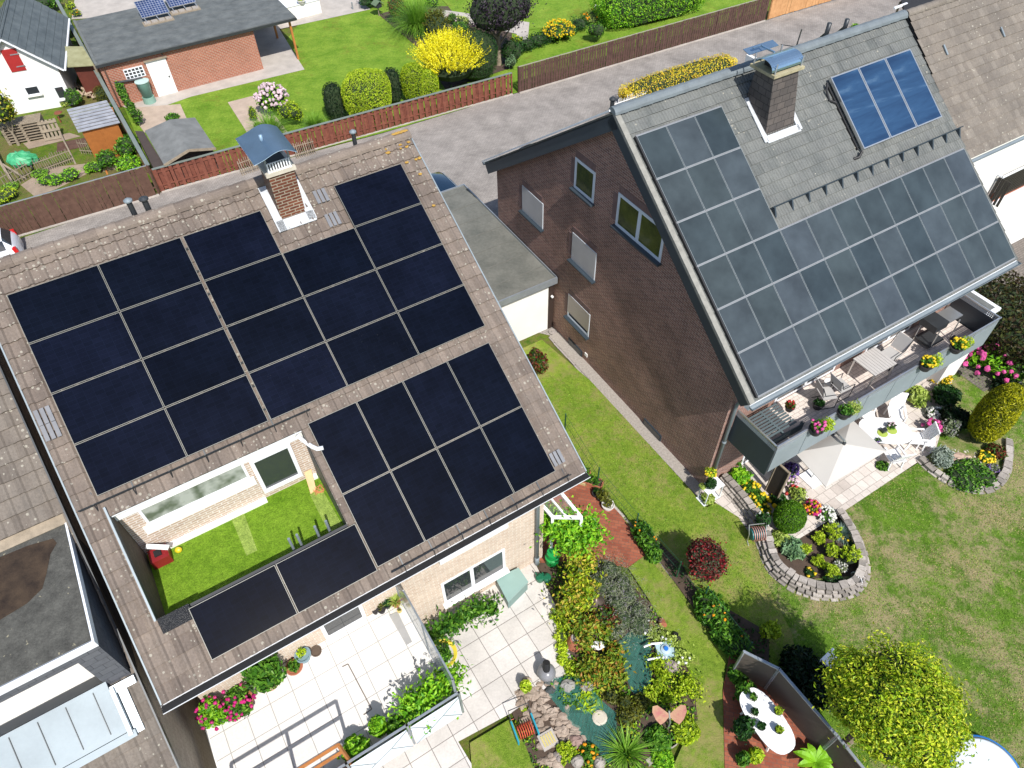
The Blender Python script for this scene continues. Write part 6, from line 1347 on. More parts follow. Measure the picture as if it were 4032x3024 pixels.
# ---- terrace: parasol, table, chairs
pc=B.w(2.93,2.3,0); zt=2.35
cor=[P(t(3,2,*q),zt) for q in [(230,590),(720,300),(1020,580),(500,890)]]; top=sum(cor)/4+Zv*.4
pr=thing('parasol','square beige parasol on the terrace of the brick house','parasol',top*np.array([1,1,0]))
mb=MB(); V=cor+[top]+[v-Zv*.02 for v in cor]+[top-Zv*.03]
mb.add(V,[(0,1,4),(1,2,4),(2,3,4),(3,0,4),(6,5,9),(7,6,9),(8,7,9),(5,8,9),(0,5,6,1),(1,6,7,2),(2,7,8,3),(3,8,5,0)]); mb.build('canopy',pm('beige_canvas',(.46,.435,.40),.85,.04,1.5),pr)
mb=MB(); mb.lathe(top-Zv*.02,[(.05,0),(.05,.08),(.02,.12)],10); mb.build('finial',M['dkmetal'],pr)
bp_=G(3,2,370,830)
mb=MB(); mb.tube([np.array([bp_[0],bp_[1],.1]),np.array([bp_[0],bp_[1],zt+.25]),top+Zv*.1],.035,10); mb.build('pole',M['alu'],pr)
mb=MB()
for v in cor: mb.bar(top-Zv*.06,v-Zv*.03,.02,.02)
mb.build('ribs',M['alu'],pr)
mb=MB(); Fp=Fr(bp_,B.yaw); mb.fbox(Fp,-.3,.3,-.3,.3,.0,.14); mb.build('base',wp,pr)
def chair(lab,base,rz,group='white garden chairs',mat=None,cat='chair'):
    T=thing('garden_chair',lab,cat,base,rz,group); m_=mat or wp
    mb=MB(); mb.obox((-.24,-.24,.42),(.48,0,0),(0,.46,0),(0,0,.035)); mb.build('seat',m_,T,local=True)
    mb=MB()
    mb.obox((-.24,.22,.44),(.48,0,0),(0,.03,0),(0,.1,.1)); 
    for i in range(6): mb.obox((-.24+i*.082,.24,.5),(.07,0,0),(0,.02,0),(0,.2,.55))
    mb.obox((-.25,.43,1.03),(.5,0,0),(0,.04,0),(0,.015,.06)); mb.build('backrest',m_,T,local=True)
    for sx in (-.25,.23):
        mb=MB(); mb.bar((sx+.01,-.25,.64),(sx+.01,.3,.66),.06,.03); mb.build('armrest',m_,T,local=True)
        for (y0,y1,zt_) in ((-.28,-.24,.64),(.3,.24,.5)): mb=MB(); mb.bar((sx+.01,y0,0),(sx+.01,y1,zt_),.05,.035); mb.build('leg',m_,T,local=True)
    return T
tc_=P(t(3,2,1015,400),.72); Ft=Fr(tc_*np.array([1,1,0]),B.yaw+.9)
def ovaltable(name,lab,c,yaw,la,lb_,h=.72):
    T=thing(name,lab,'table',c,yaw); mb=MB(); n=28
    poly=[np.array([la*np.sign(cos(x))*abs(cos(x))**.75,lb_*np.sign(sin(x))*abs(sin(x))**.75,h]) for x in np.linspace(0,2*pi,n,endpoint=False)]
    mb.prism(poly,.035); mb.build('table_top',wp,T,local=True)
    for sx in (-1,1):
        for sy in (-1,1): mb=MB(); mb.bar((sx*la*.62,sy*lb_*.6,0),(sx*la*.5,sy*lb_*.45,h-.03),.05,.05); mb.build('leg',wp,T,local=True)
    return T
ovaltable('garden_table','oval white plastic table with green place mats beside the parasol',tc_*np.array([1,1,0]),B.yaw-.65,.85,.55)
for i,(x,y) in enumerate(((990,425),(1070,400))):
    mb=MB(); c=P(t(3,2,x,y),.73); mb.lathe(c,[(.17,0),(.17,.008)],24); one('place_mat','round lime green place mat on the white table, '+('left' if i==0 else 'right')+' one','place mat',mb,pm('lime_mat',(.33,.42,.07),.8,.1))
mb=MB(); c=P(t(3,2,995,410),.74); mb.fbox(Fr(c*np.array([1,1,0]),.4),-.09,.09,-.07,.07,.74,.86); one('table_lantern','small dark lantern on the left place mat','lantern',mb,M['dkmetal'])
PL('table_flowers','pink rose arrangement on the right place mat','flowers',(3,2,1035,330,1110,395),'green',90,.04,zb=.74,fl=('palepink',14,.035))
PL('table_violet','tiny violet flowers at the lower edge of the white table','flowers',(3,2,930,470,985,500),'green',50,.03,zb=.74,fl=('violet',12,.02))
dirs=[((870,270),.9,'with its back to the parasol, nearest the balcony'),((1110,255),-.75,'tall reclining one at the far end of the table'),((1280,460),-2.2,'on the right side of the table'),((1090,610),2.8,'on the near side of the table by the parasol corner')]
for (x,y),rz,lb in dirs:
    c=P(t(3,2,x,y),.5); T_=chair('white plastic garden chair '+lb,(c[0],c[1],0),B.yaw+rz)
c=P(t(3,2,1370,500),.35); mb=MB(); Fc=Fr((c[0],c[1],0),B.yaw+.6); mb.fbox(Fc,-.22,.22,-.25,.25,.38,.42)
for a in (-.2,.16):
    for b in (-.23,.19): mb.fbox(Fc,a,a+.04,b,b+.04,0,.38)
one('stool','white stool between table and silver feathery plant','stool',mb,wp)
T_=chair('white folding chair in the paved yard beyond the right roof verge',tuple(P((4000,770),.4)*np.array([1,1,0])),B.yaw+2.,group=None)
mb=MB(); c=P((3925,795),.6); Fc=Fr((c[0],c[1],0),B.yaw); mb.fbox(Fc,-.6,.6,-.4,.4,.66,.7)
for a in (-.5,.45):
    for b in (-.35,.3): mb.fbox(Fc,a,a+.05,b,b+.05,0,.66)
one('grey_table','grey wooden table beside the white folding chair','table',mb,M['wood_gr'])
# screens beside purple flowers
def screen(lab,p0,p1,h,mat,cap=None,name='garden_screen',th=.04):
    T=thing(name,lab,'screen',(p0+p1)/2); d=p1-p0; L=np.linalg.norm(d); d/=L; n=np.array([-d[1],d[0],0]); mb=MB(); mb.obox(p0-n*th/2,d*L,n*th,Zv*h); mb.build('panel',mat,T)
    mb=MB(); mb.obox(p0-n*(th/2+.015)+Zv*h,d*L,n*(th+.03),Zv*.04); mb.build('top_rail',cap or M['whitepaint'],T)
    for p in (p0,p1): mb=MB(); mb.bar(p,p+Zv*(h+.05),.06,.06); mb.build('post',cap or M['whitepaint'],T)
    return T
hb=pm('dark_reed_screen',(.045,.035,.028),.9,.35,6)
q0,q1,q2=[P(t(3,2,*q),1.6)*np.array([1,1,0]) for q in ((85,685),(185,775),(60,960))]
screen('dark reed screen between the purple flowers and the balcony underside, upper wing',q0,q1,1.6,hb,M['wood_gr'])
# brown windscreen
wb_=pm('brown_canvas',(.085,.068,.055),.8,.12,1.5)
tp=[P(q,1.5) for q in (t(2,3,2000,655),t(3,3,92,805),t(3,3,600,1390),t(3,3,900,1760))]; bp3=[v*np.array([1,1,0]) for v in tp]
for i in range(3): screen('brown canvas windscreen panel with steel top rail beside the white table, '+['upper','middle','lower'][i]+' of three',bp3[i]*.985+bp3[i+1]*.015,bp3[i+1]*.985+bp3[i]*.015,1.5,wb_,M['steel'],'windscreen')
# second white table
c=P((3020,2835),.72); tdir=P((3100,2940),.72)-P((2950,2730),.72)
ovaltable('garden_table','long oval white table with small cacti on the red terrace by the brown windscreen',(c[0],c[1],0),math.atan2(tdir[1],tdir[0]),.84,.43)
def pot(lab,c,r,h,mat,pal=None,n=120,pr=1.2,ph=.6,fl=None,leaf=.06,soil=True,name='plant_pot',cat='pot',kind='dome',group=None):
    T=thing(name,lab,cat,c,0,group); mb=MB(); mb.lathe(c,[(r*.72,0),(r*.95,h*.85),(r*1.06,h*.86),(r*1.06,h),(r*.9,h),(r*.88,h*.82)],18); mb.build('pot',mat,T)
    if pal:
        g=np.random.default_rng(int(abs(c[0]*1000))%9999); mb=MB(); cc=np.array([c[0],c[1],c[2]+h+r*ph*.8])
        if kind=='tuft': blades(mb,cc-Zv*r*ph*.8,r*pr,r*ph*2.2,n,leaf*.5,g); mb.build('foliage',LM(pal),T)
        else:
            C,N=cloud(n,cc,(r*pr,r*pr,r*ph),g,2,.3,12,.6,-.9); addleaves(mb,C,N,leaf,.5,g); mb.build('foliage',LM(pal),T)
        if fl:
            fb=MB(); d=unit(fl[1]*3,g); d=d[d[:,2]>.0][:fl[1]]; flowerballs(fb,cc[None]+d*np.array([r*pr,r*pr,r*ph]),fl[2],g,5,3); fb.build('flowers',FM(fl[0]),T)
    return T
dkp=pm('dark_pot',(.03,.028,.03),.6,.2); wpot=pm('white_pot',(.6,.58,.54),.6,.1)
for (q,pl,mt,lb) in ((t(2,3,2075,1060),'green',wpot,'green herb in a white pot at the upper end of the long table'),(t(2,3,2085,1185),'dkgreen',wpot,'small green plant in a white bowl, second from the upper end of the long table'),(t(2,3,2145,1310),'dkgreen',M['dkmetal'],'little plant in a blue-grey pot at the left rim of the long table'),(t(3,3,80,1180),'yelgreen',dkp,'succulent in a black pot at the right rim of the long table'),(t(3,3,85,1340),'yelgreen',dkp,'succulent in a black pot at the lower end of the long table')):
    p_=P(q,.74); pot(lb,p_,.1,.11,mt,pl,90,1.1,.7,leaf=.045)
# ---- plants on the balcony rail
for (c_,r_,x,y,pl,f1,lb) in ((3,1,1690,1270,'lime',[('yellow',16,.05)],'flower basket with violet, yellow and trailing lime plants, rightmost on the balcony rail'),(3,1,1440,1400,'lime',[('yellow',26,.04)],'flower basket with yellow flowers and trailing lime plant, second from the right on the rail'),(3,2,740,130,'variegated',None,'basket of trailing green plants in the middle of the balcony rail'),(3,2,500,260,'lime',[('pink',10,.05)],'flower basket with pink blooms and trailing lime plant, left on the rail')):
    p_=B.onb(t(c_,r_,x,y),1.98); p_[2]=3.85; T=pot(lb,p_+B.a*-.12,.2,.2,dkp,'green',160,1.1,.7,leaf=.05,fl=(f1[0][0],f1[0][1],f1[0][2]) if f1 else None,name='flower_basket',cat='flower basket')
    g=np.random.default_rng(int(x)); mb=MB(); C,N=cloud(650,p_+B.a*.28+Zv*.08,(.27,.2,.34),g,2,.5,14,.7,-.95); addleaves(mb,C,N,.04,.5,g); mb.build('trailing_plant',LM(pl),T)
# ---- balcony furniture
gw=pm('grey_green_wood',(.09,.12,.13),.6,.15,4)
bn=thing('slatted_lounger','grey slatted folding lounger on the left end of the balcony','lounger',B.w(1.35,.9,3.0))
mb=MB()
for i in range(9): mb.fbox(B,.5,1.75,.42+i*.1,.42+i*.1+.055,3.42,3.45)
mb.build('slats',gw,bn)
mb=MB(); mb.fbox(B,.42,.5,.38,1.4,3.38,3.47); mb.fbox(B,1.1,1.16,.4,1.35,3.36,3.44); mb.build('frame',gw,bn)
mb=MB()
for i in range(3): mb.obox(B.w(.5,1.38+i*.0,3.1+i*.12),B.a*1.45,B.b*.02,Zv*.09)
mb.build('side_board',gw,bn)
for a in (.5,1.9): mb=MB(); mb.fbox(B,a,a+.05,1.3,1.35,3.0,3.4); mb.build('leg',gw,bn)
alu=M['alu']
def mchair(lab,a,b,ry):
    T=thing('metal_chair',lab,'chair',B.w(a,b,3.),B.yaw+ry,'metal garden chairs on the balcony')
    mb=MB(); mb.obox((-.24,-.22,.42),(.48,0,0),(0,.45,0),(0,0,.03)); mb.build('seat',pm('light_grey_mesh',(.42,.41,.4),.6,.05),T,local=True)
    mb=MB(); mb.obox((-.23,.22,.5),(.46,0,0),(0,.02,0),(0,.18,.5)); mb.build('backrest',MC['light_grey_mesh'],T,local=True)
    for sx in (-.25,.25): mb=MB(); mb.tube([(sx,.25,0),(sx,-.25,.02),(sx,-.25,.62),(sx,.22,.62),(sx,.42,1.02)],.014,6); mb.build('side_frame',M['dkmetal'],T,local=True)
mchair('metal chair on the balcony, left of the small table beside the plant bucket',3.35,.95,1.2); mchair('metal chair on the balcony, right of the white plastic bucket',3.95,.95,1.5); mchair('metal chair on the balcony, right of the slatted table',6.35,.85,-1.5)
tb_=thing('slatted_table','pale slatted table in the middle of the balcony','table',B.w(5.4,.9,3.))
mb=MB()
for i in range(9): mb.fbox(B,4.85+i*.11,4.85+i*.11+.1,.5,1.35,3.7,3.73)
mb.build('table_top',pm('light_grey_wood',(.45,.43,.41),.6,.08),tb_)
for a in (4.88,5.8):
    for b in (.53,1.28): mb=MB(); mb.fbox(B,a,a+.04,b,b+.04,3.,3.7); mb.build('leg',alu,tb_)
bq=thing('barbecue','steel barbecue trolley with black grill bowl at the right end of the balcony','barbecue',B.w(8.3,.9,3.))
mb=MB(); mb.fbox(B,8.5,9.2,.6,1.1,3.85,3.9); mb.build('side_shelf',alu,bq); mb=MB(); mb.fbox(B,7.9,8.5,.5,1.1,3.7,3.95); mb.build('grill_box',M['dkmetal'],bq)
for a in (7.95,8.95):
    for b in (.6,1.2): mb=MB(); mb.tube([B.w(a,b,3.02),B.w(a+.1,b-.05,3.8)],.02,8); mb.build('leg',alu,bq)
mb=MB(); mb.tube([B.w(9.0,1.25,3.1),B.w(9.0,1.32,3.1)],.1,14); mb.build('wheel',M['black'],bq)
mb=MB(); mb.fbox(B,7.9,8.6,.6,1.2,3.15,3.2); mb.build('bottom_shelf',M['dkmetal'],bq)
mb=MB(); mb.lathe(B.w(3.9,.6,3.0),[(.12,0),(.16,.3),(.17,.3)],16); one('bucket','white plastic bucket between the metal chairs on the balcony','bucket',mb,wp)
pot('black pot with dark foliage under the left balcony chair',B.w(3.05,1.0,3.0),.17,.2,dkp,'dkgreen',80,1,.4)
pot('red and orange flower pot beside the slatted lounger',B.w(2.0,.75,3.3),.14,.16,dkp,'redgreen',120,1.1,.7,fl=('red',8,.035))
# ---- flower pots near the brick corner
pot('terracotta pot with leafy plant at the brick wall corner',G(2,2,1910,700),.2,.28,M['terra'],'green',140,1.3,.6); pot('small terracotta pot beside the larger one at the brick corner',G(2,2,1860,720),.14,.2,M['terra'])
mb=MB(); c=G(2,2,1860,640)+Zv*.6; mb.ball(c,(.16,.05,.3),12,7,.1,2); one('clay_mask','flat clay plaque on the lit brick pillar','plaque',mb,M['terra'])
# hose reel cart on lawn
hc=thing('hose_cart','garden hose reel cart on the lawn beside the curved stone wall','hose cart',G(2,2,2090,1370)); Fh=Fr(G(2,2,2095,1350),.1)
mb=MB(); mb.tube([Fh.w(-.22,0,.42),Fh.w(.22,0,.42)],.18,16); mb.build('drum',pm('teal_plastic',(.03,.16,.17),.5,.1),hc)
for k in range(6): mb=MB(); c=Fh.w(-.17+k*.068,0,.42); mb.tube([c+Fh.b*cos(x)*.22+Zv*sin(x)*.22 for x in np.linspace(0,2*pi,17)],.016,5,False); mb.build('hose_loop',pm('striped_hose',(.5,.25,.2),.6,.2),hc)
for s in (-.27,.27): mb=MB(); mb.tube([Fh.w(s,.3,.02),Fh.w(s,.05,.1),Fh.w(s,0,.42),Fh.w(s,-.18,.68)],.014,6); mb.build('side_frame',alu,hc)
mb=MB(); mb.tube([Fh.w(-.27,.32,.02),Fh.w(.27,.32,.02)],.014,6); mb.tube([Fh.w(-.27,-.18,.68),Fh.w(.27,-.18,.68)],.014,6); mb.build('handle',alu,hc)
mb=MB(); c=G(3,3,745,50)+Zv*.2; mb.ball(c,(.2,.2,.2),12,7,.1); bs=one('net_basket','black net ball with white cords at the lower tip of the stone wall','basket',mb,M['black'])
mb=MB()
for k in range(3): mb.tube([c+np.array([cos(x)*cos(k),cos(x)*sin(k),sin(x)])*.21 for x in np.linspace(0,2*pi,15)],.01,5,False)
mb.build('cord',wp,bs)
# ---- green mesh fence between the gardens
gp=[G(2,2,455,420),G(2,2,735,880),G(2,2,1060,1270),G(2,2,1415,1680),G(2,3,1640,230),G(2,3,2000,700)]
mf=thing('mesh_fence','thin green wire mesh fence between the red path and the side lawn','fence',gp[2]); gmt=pm('green_wire',(.02,.085,.045),.5,.1)
for i,p_ in enumerate(gp): mb=MB(); mb.tube([p_,p_+Zv*1.05],.025,8); mb.build('post',gmt,mf)
mb=MB()
for a,b_ in zip(gp[:-1],gp[1:]):
    for z in (.05,.55,1.0): mb.tube([a+Zv*z,b_+Zv*z],.006,4)
    L=np.linalg.norm(b_-a); k=int(L/.09)
    for i in range(k):
        u=i/k; u2=min(1,u+.35/L*1.); mb.tube([a*(1-u)+b_*u+Zv*.05,a*(1-u2)+b_*u2+Zv*1.0],.0035,3,False)
mb.nouv=True; mb.build('mesh',gmt,mf)
stonewall('kerb_stones','low stone kerb along the red path below the mesh fence',[G(2,2,620,760),G(2,2,870,1060),G(2,2,1090,1300),G(2,2,1400,1700),G(2,3,1560,220),G(2,3,1860,680)],.09,1,.08,.6,mat=M['stone'])
stonewall('path_edging','brick edging of the narrow lawn below the mesh fence',[G(2,2,1210,1500),G(2,3,1320,0),G(2,3,1500,220),G(2,3,1700,500),G(2,3,1850,700)],.05,1,.14,.2,mat=pm('red_edging',(.28,.14,.1),.85,.25,5))
# planters on the red path
def trough(lab,c,yaw,l,w_,h,mat,pal,n):
    T=thing('planter_box',lab,'planter',c,yaw); mb=MB()
    for (x0,x1,y0,y1) in ((-l,l,-w_,-w_+.03),(-l,l,w_-.03,w_),(-l,-l+.03,-w_,w_),(l-.03,l,-w_,w_)): mb.obox((x0,y0,0),(x1-x0,0,0),(0,y1-y0,0),(0,0,h))
    mb.build('box',mat,T,local=True); mb=MB(); mb.obox((-l+.03,-w_+.03,0),(2*l-.06,0,0),(0,2*w_-.06,0),(0,0,h*.8)); mb.build('soil',M['soil'],T,local=True)
    if pal: g=np.random.default_rng(4); mb=MB(); C,N=cloud(n,(0,0,h+.05),(l*.9,w_*1.0,.18),g,3,.3,10,.6,-.5); addleaves(mb,C,N,.06,.4,g); mb.build('foliage',LM(pal),T,local=True)
trough('yellowish planter box with dry leaves on the red paving by the gutter corner',G(2,2,575,850),YC-.95,.3,.12,.2,pm('cream_wood',(.5,.4,.2),.7,.2),'redgreen',120)
trough('long terracotta trough with green plants beside the mesh fence',G(2,2,660,860),YC-.95,.48,.17,.25,M['terra'],'green',200)
pot('round terracotta pot at the upper end of the long trough',G(2,2,630,800),.17,.28,M['terra'],'green',60,1,.4); pot('black pot at the lower end of the trough',G(2,2,735,970),.17,.22,dkp,'dkgreen',60,1,.5); pot('pot with straggly olive plant between black and white pots',G(2,2,775,1010),.15,.2,dkp,'olive',160,1.5,1.2); pot('white round pot at the end of the row on the red paving',G(2,2,825,1075),.2,.25,wpot,'olive',70,1,.4)
# patio things
db=thing('storage_box','grey-green plastic storage box on the patio by the downpipe','storage box',A.w(-.55,.85,0)); Fd=Fr(A.w(-.55,.85,0),YC)
gg=pm('grey_green_plastic',(.16,.25,.23),.5,.06)
q=[P(t(2,3,*v),.62) for v in ((-70,-10),(70,-150),(140,30),(-10,210))]
c=A.w(-.62,1.0,0)
q=[P(v,.6) for v in ((1950,2275),(2042,2235),(2080,2290),(2000,2370))]; cq=sum(q)/4
mb=MB(); mb.prism([cq*.04+v*.96-Zv*.05 for v in q],.55); mb.build('box',gg,db); mb=MB(); mb.prism([v+Zv*0 for v in q],.06); mb.build('lid',pm('lid_green',(.24,.36,.33),.45,.06),db)
mb=MB(); mb.lathe(G(2,2,345,1545),[(.2,0),(.22,.4),(.17,.42),(.17,.66),(.0,.67)],18); one('green_canister','bright green plastic canister beside the patio vine','canister',mb,pm('bright_green_plastic',(.01,.28,.06),.4,.08))
for i,(x,y) in enumerate(((240,40),(300,40))):
    wc=thing('watering_can','dark green watering can by the downpipe, '+('left' if i==0 else 'right')+' one','watering can',G(2,3,x,y)); mb=MB(); mb.lathe(G(2,3,x,y),[(.12,0),(.13,.25),(.1,.28)],14); mb.build('body',pm('dark_green_plastic',(.01,.12,.06),.4,.1),wc)
    mb=MB(); mb.tube([G(2,3,x,y)+Zv*.05,G(2,3,x-40,y-30)+Zv*.32],.02,6); mb.build('spout',MC['dark_green_plastic'],wc); mb=MB(); mb.tube([G(2,3,x,y)+Zv*.26+np.array([-.1,0,0]),G(2,3,x,y)+Zv*.4,G(2,3,x,y)+Zv*.26+np.array([.12,0,0])],.015,6); mb.build('handle',MC['dark_green_plastic'],wc)
mb=MB(); Fg=A; 
for i in range(26): mb.fbox(A,-2.25+i*.05,-2.23+i*.05,.25,1.15,.022,.035)
for i in range(8): mb.fbox(A,-2.25,-.97,.25+i*.128,.262+i*.128,.02,.03)
one('light_well_grate','grey metal grating over the light well beneath the wide window','grate',mb,M['steel'])
mb=MB(); mb.fbox(A,-2.3,-.92,.2,1.2,.018,.021); struct('light_well',mb,M['darkgap'])
c=G(1,3,1610,690); mb=MB(); mb.obox(c-A.a*.3-A.b*.5+Zv*.02,A.a*.6,A.b*.9,Zv*.06); one('white_board','white board lying on the patio under the yellow hose','board',mb,wp)
yh=thing('yellow_hose','coil of yellow garden hose on the white board beside the privacy screen','hose',c)
for k in range(5): mb=MB(); mb.tube([c+np.array([cos(x)*(.34+.02*k),sin(x)*(.34+.02*k),.1+.012*k]) for x in np.linspace(0,2*pi,25)],.014,5,False); mb.build('hose_loop',pm('yellow_hose_rubber',(.7,.58,.06),.5,.1),yh)
mb=MB(); c=G(1,3,1855,1275); mb.obox(c-A.a*.07-np.array([.05,.1,0])+Zv*.018,np.array([.19,.03,0]),np.array([-.04,.28,0]),Zv*.03); one('blue_mat','small blue pad lying on the patio near the grass corner','pad',mb,pm('blue_pad',(.02,.13,.36),.6,.1))
# drain lines on patio and balcony
for i,(qs,lb) in enumerate(((((1745,570),(1820,525),(2040,920),(1965,970)),'patio'),)):
    mb=MB(); pts=[G(1,3,*v) for v in qs]
    for a_,b_ in zip(pts,pts[1:]+pts[:1]): mb.bar(a_+Zv*.02,b_+Zv*.02,.03,.008)
    one('slab_crack','cracked mortar outline around a long slab of the pale patio','crack',mb,pm('dark_mortar',(.16,.13,.11),.9,.3))
pts=[P(t(1,3,*v),BF) for v in ((745,785),(795,760),(1000,1150),(930,1200))]; mb=MB()
for a_,b_ in zip(pts,pts[1:]): mb.bar(a_+Zv*.004,b_+Zv*.004,.025,.006)
one('slab_crack','cracked mortar outline on the white balcony slabs','crack',mb,MC['dark_mortar'])
mb=MB(); pts=[P(t(1,3,*v),BF) for v in ((1150,340),(1225,310),(1350,570),(1300,600))]; mb.prism([v+Zv*.02 for v in pts],.015); one('steel_profile','pair of steel profiles lying on the balcony near the pots','profile',mb,pm('dull_steel',(.5,.5,.5),.5,.1,metal=.5))
# ---- balcony pots (left house)
def bp2(x,y,c=1): return P(t(c,3,x,y),BF)
pot('small brown pot, leftmost of the row at the balcony wall',bp2(1035,320),.07,.12,dkp,None); pot('black pot with dry stalk beside the small brown one',bp2(1090,305),.11,.16,dkp,'olive',16,.8,.8,leaf=.05)
pot('grey pot with dark green plant by the balcony wall',bp2(1140,260),.12,.16,M['dkmetal'],'dkgreen',140,1.1,.8,leaf=.05); pot('pot with spiky yellow-green leaves next to the privacy screen',bp2(1215,250),.12,.16,M['terra'],'variegated',90,1.6,1.2,leaf=.05,kind='tuft')
pot('tiny yellow pot beside the steel profiles',bp2(1243,310),.06,.08,pm('yellow_pot',(.6,.5,.2),.6,.1),'olive',12,.6,.6,leaf=.03)
pot('wide terracotta bowl of sedum on the balcony',bp2(340,800),.2,.13,M['terra'],'green',160,.9,.4,leaf=.05); pot('blue-grey pot with pale shoots on the balcony',bp2(422,710),.19,.24,pm('blue_grey_glaze',(.18,.27,.32),.4,.1),'lime',60,.6,.8,leaf=.06)
mb=MB(); mb.lathe(bp2(522,655),[(.13,0),(.14,.05),(.12,.05),(.11,.02)],16); one('saucer','empty brown plant saucer on the balcony slabs','saucer',mb,pm('brown_saucer',(.1,.07,.05),.8,.2))
pot('large terracotta pot with big-leaved bush on the balcony',bp2(130,930),.26,.34,pm('pale_terracotta',(.45,.28,.2),.8,.15,4),'green',700,1.9,1.6,leaf=.09)
PL('citrus_bush','big glossy green bush at the left of the balcony wall','bush',(1,3,-40,690,250,950),'green',1500,.09,zb=BF)
pot('terracotta pot under the magenta flowers at the balcony corner',bp2(2125,1110,0),.24,.3,M['terra'],'grass',40,.8,.6); pot('white-rimmed pot among the magenta flowers',bp2(1830,1250,0),.22,.25,wpot,'green',40,.8,.6)
PL('bougainvillea','green plant with magenta flowers at the upper left corner of the balcony','flowers',(0,3,1900,960,2200,1230),'green',1500,.06,zb=BF,fl=('magenta',34,.045)); PL('bougainvillea','green plant with magenta flowers at the lower left end of the balcony group','flowers',(0,3,1705,1040,1990,1330),'bright',1500,.06,zb=BF,fl=('magenta',26,.045))
chain('railing_climber','yellow-green climber with shaded lower leaves on the right half of the balcony railing','climber',[bp2(1700,960)+Zv*.5,bp2(1640,1010)+Zv*.5,bp2(1560,1050)+Zv*.55,bp2(1480,1110)+Zv*.5,bp2(1400,1160)+Zv*.5,bp2(1340,1220)+Zv*.5,bp2(1450,1180)+Zv*.3],'bright',3600,.065,.36,hz=.42,shell=.95,corek=.2)
PL('balcony_plant','glossy dark green plant behind the middle railing post','plant',(1,3,1120,1215,1290,1390),'green',800,.08,zb=BF); PL('balcony_plant','yellow-green potted plant left of the glossy one','plant',(1,3,985,1215,1130,1400),'bright',500,.08,zb=BF)
PL('balcony_plant','green leafy plant beside the orange bench','plant',(1,3,745,1370,1000,1620),'bright',1300,.07,zb=BF)
ob=thing('wooden_rack','tall orange wooden rack at the bottom edge of the balcony, casting a barred shadow','rack',A.w(-7.8,3.1,BF))
for (z,b) in ((1.98,3.14),(1.5,3.14),(.45,3.14),(.3,3.0)): mb=MB(); mb.bar(A.w(-9.4,b,BF+z),A.w(-6.86,b,BF+z),.055,.055); mb.build('bar',M['wood_or'],ob)
for x in (-6.86,-8.1,-9.4): mb=MB(); mb.bar(A.w(x,3.14,BF),A.w(x,3.14,BF+1.98),.06,.06); mb.build('post',M['wood_or'],ob)
for x in (-6.86,-9.4): mb=MB(); mb.bar(A.w(x,2.8,BF+.0),A.w(x,3.14,BF+.5),.05,.05); mb.build('brace',M['wood_or'],ob)
# ---- terrace on the roof
rb=thing('toolbox','red tool box in the shaded corner of the roof terrace','toolbox',A.w(-8.65,-2.1,NF)); mb=MB(); mb.fbox(A,-8.82,-8.42,-2.3,-1.95,NF,NF+.28); mb.build('box',pm('red_plastic',(.22,.012,.016),.45,.1),rb); mb=MB(); mb.fbox(A,-8.7,-8.55,-2.2,-2.05,NF+.28,NF+.33); mb.build('handle',M['black'],rb)
mb=MB(); mb.obox(A.w(-8.75,-2.4,NF+.4),A.a*.42+A.b*.3,A.b*.1-A.a*.06,Zv*.02); one('white_plank','narrow white board lying across the red tool box','board',mb,wp)
mb=MB(); mb.ball(A.w(-8.25,-2.12,NF+.08),(.08,.07,.07),12,7); one('yellow_helmet','yellow safety helmet on the turf by the terrace wall','helmet',mb,pm('yellow_plastic',(.7,.5,.02),.4,.05))
mb=MB(); V=[A.w(-5.1,-2.4,NF+.3),A.w(-4.92,-2.4,NF+.3),A.w(-5.02,-2.0,NF+.02),A.w(-5.18,-1.95,NF+.02)]; mb.add(V+[v+Zv*.02 for v in V],[(3,2,1,0),(4,5,6,7),(0,1,5,4),(1,2,6,5),(2,3,7,6),(3,0,4,7)]); one('plank','pale plywood plank leaning at the terrace wall beside the door','plank',mb,pm('plywood',(.6,.4,.2),.7,.15,3))
mb=MB(); mb.tube([A.w(-4.98+.12*cos(i*.9)*(1-.0*i),-1.95+.12*sin(i*1.3),NF+.03+.002*i) for i in range(22)],.008,5,False); one('orange_cable','tangled orange cable on the turf next to the plank','cable',mb,pm('orange_rubber',(.6,.22,.1),.5,.1))
# ---- pond
def waterpoly(name,pts,lab):
    mb=MB(); mb.sheet([np.array([v[0],v[1],.035]) for v in pts]); wm=NT('pond_water_'+name); n=wm.noise(wm.coord('Object'),2.5,3); wm.col(wm.ramp(n,[(.3,(.006,.03,.026)),(.7,(.015,.055,.042))])); wm.set(.22,0,.4); return struct('pond_water',mb,wm.m)
waterpoly('a',spline([G(2,3,*v) for v in ((930,580),(1040,500),(1150,560),(1190,700),(1200,860),(1230,960),(1150,1100),(1080,1040),(990,900),(1000,780),(930,580))],40),'')
waterpoly('b',spline([G(2,3,*v) for v in ((480,1180),(620,1160),(760,1120),(860,1200),(890,1330),(840,1480),(720,1500),(600,1400),(480,1180))],40),'')
net=NT('pond_net'); cwv=net.n('TexWave',_wave_type='BANDS'); net.l(net.coord('Object'),cwv.inputs['Vector']); cwv.inputs['Scale'].default_value=9; cwv.inputs['Distortion'].default_value=2
net.col((.02,.19,.15)); net.set(.6); tr_=net.n('BsdfTransparent'); mx=net.n('MixShader'); net.l(net.ramp(cwv.outputs['Fac'],[(.2,(.3,.3,.3)),(.8,(.8,.8,.8))]),mx.inputs[0]); net.l(net.b.outputs[0],mx.inputs[1]); net.l(tr_.outputs[0],mx.inputs[2]); net.l(mx.outputs[0],net.t.nodes['Material Output'].inputs[0])
pn=thing('pond_net','green net stretched over both arms of the garden pond','net',G(2,3,800,1100))
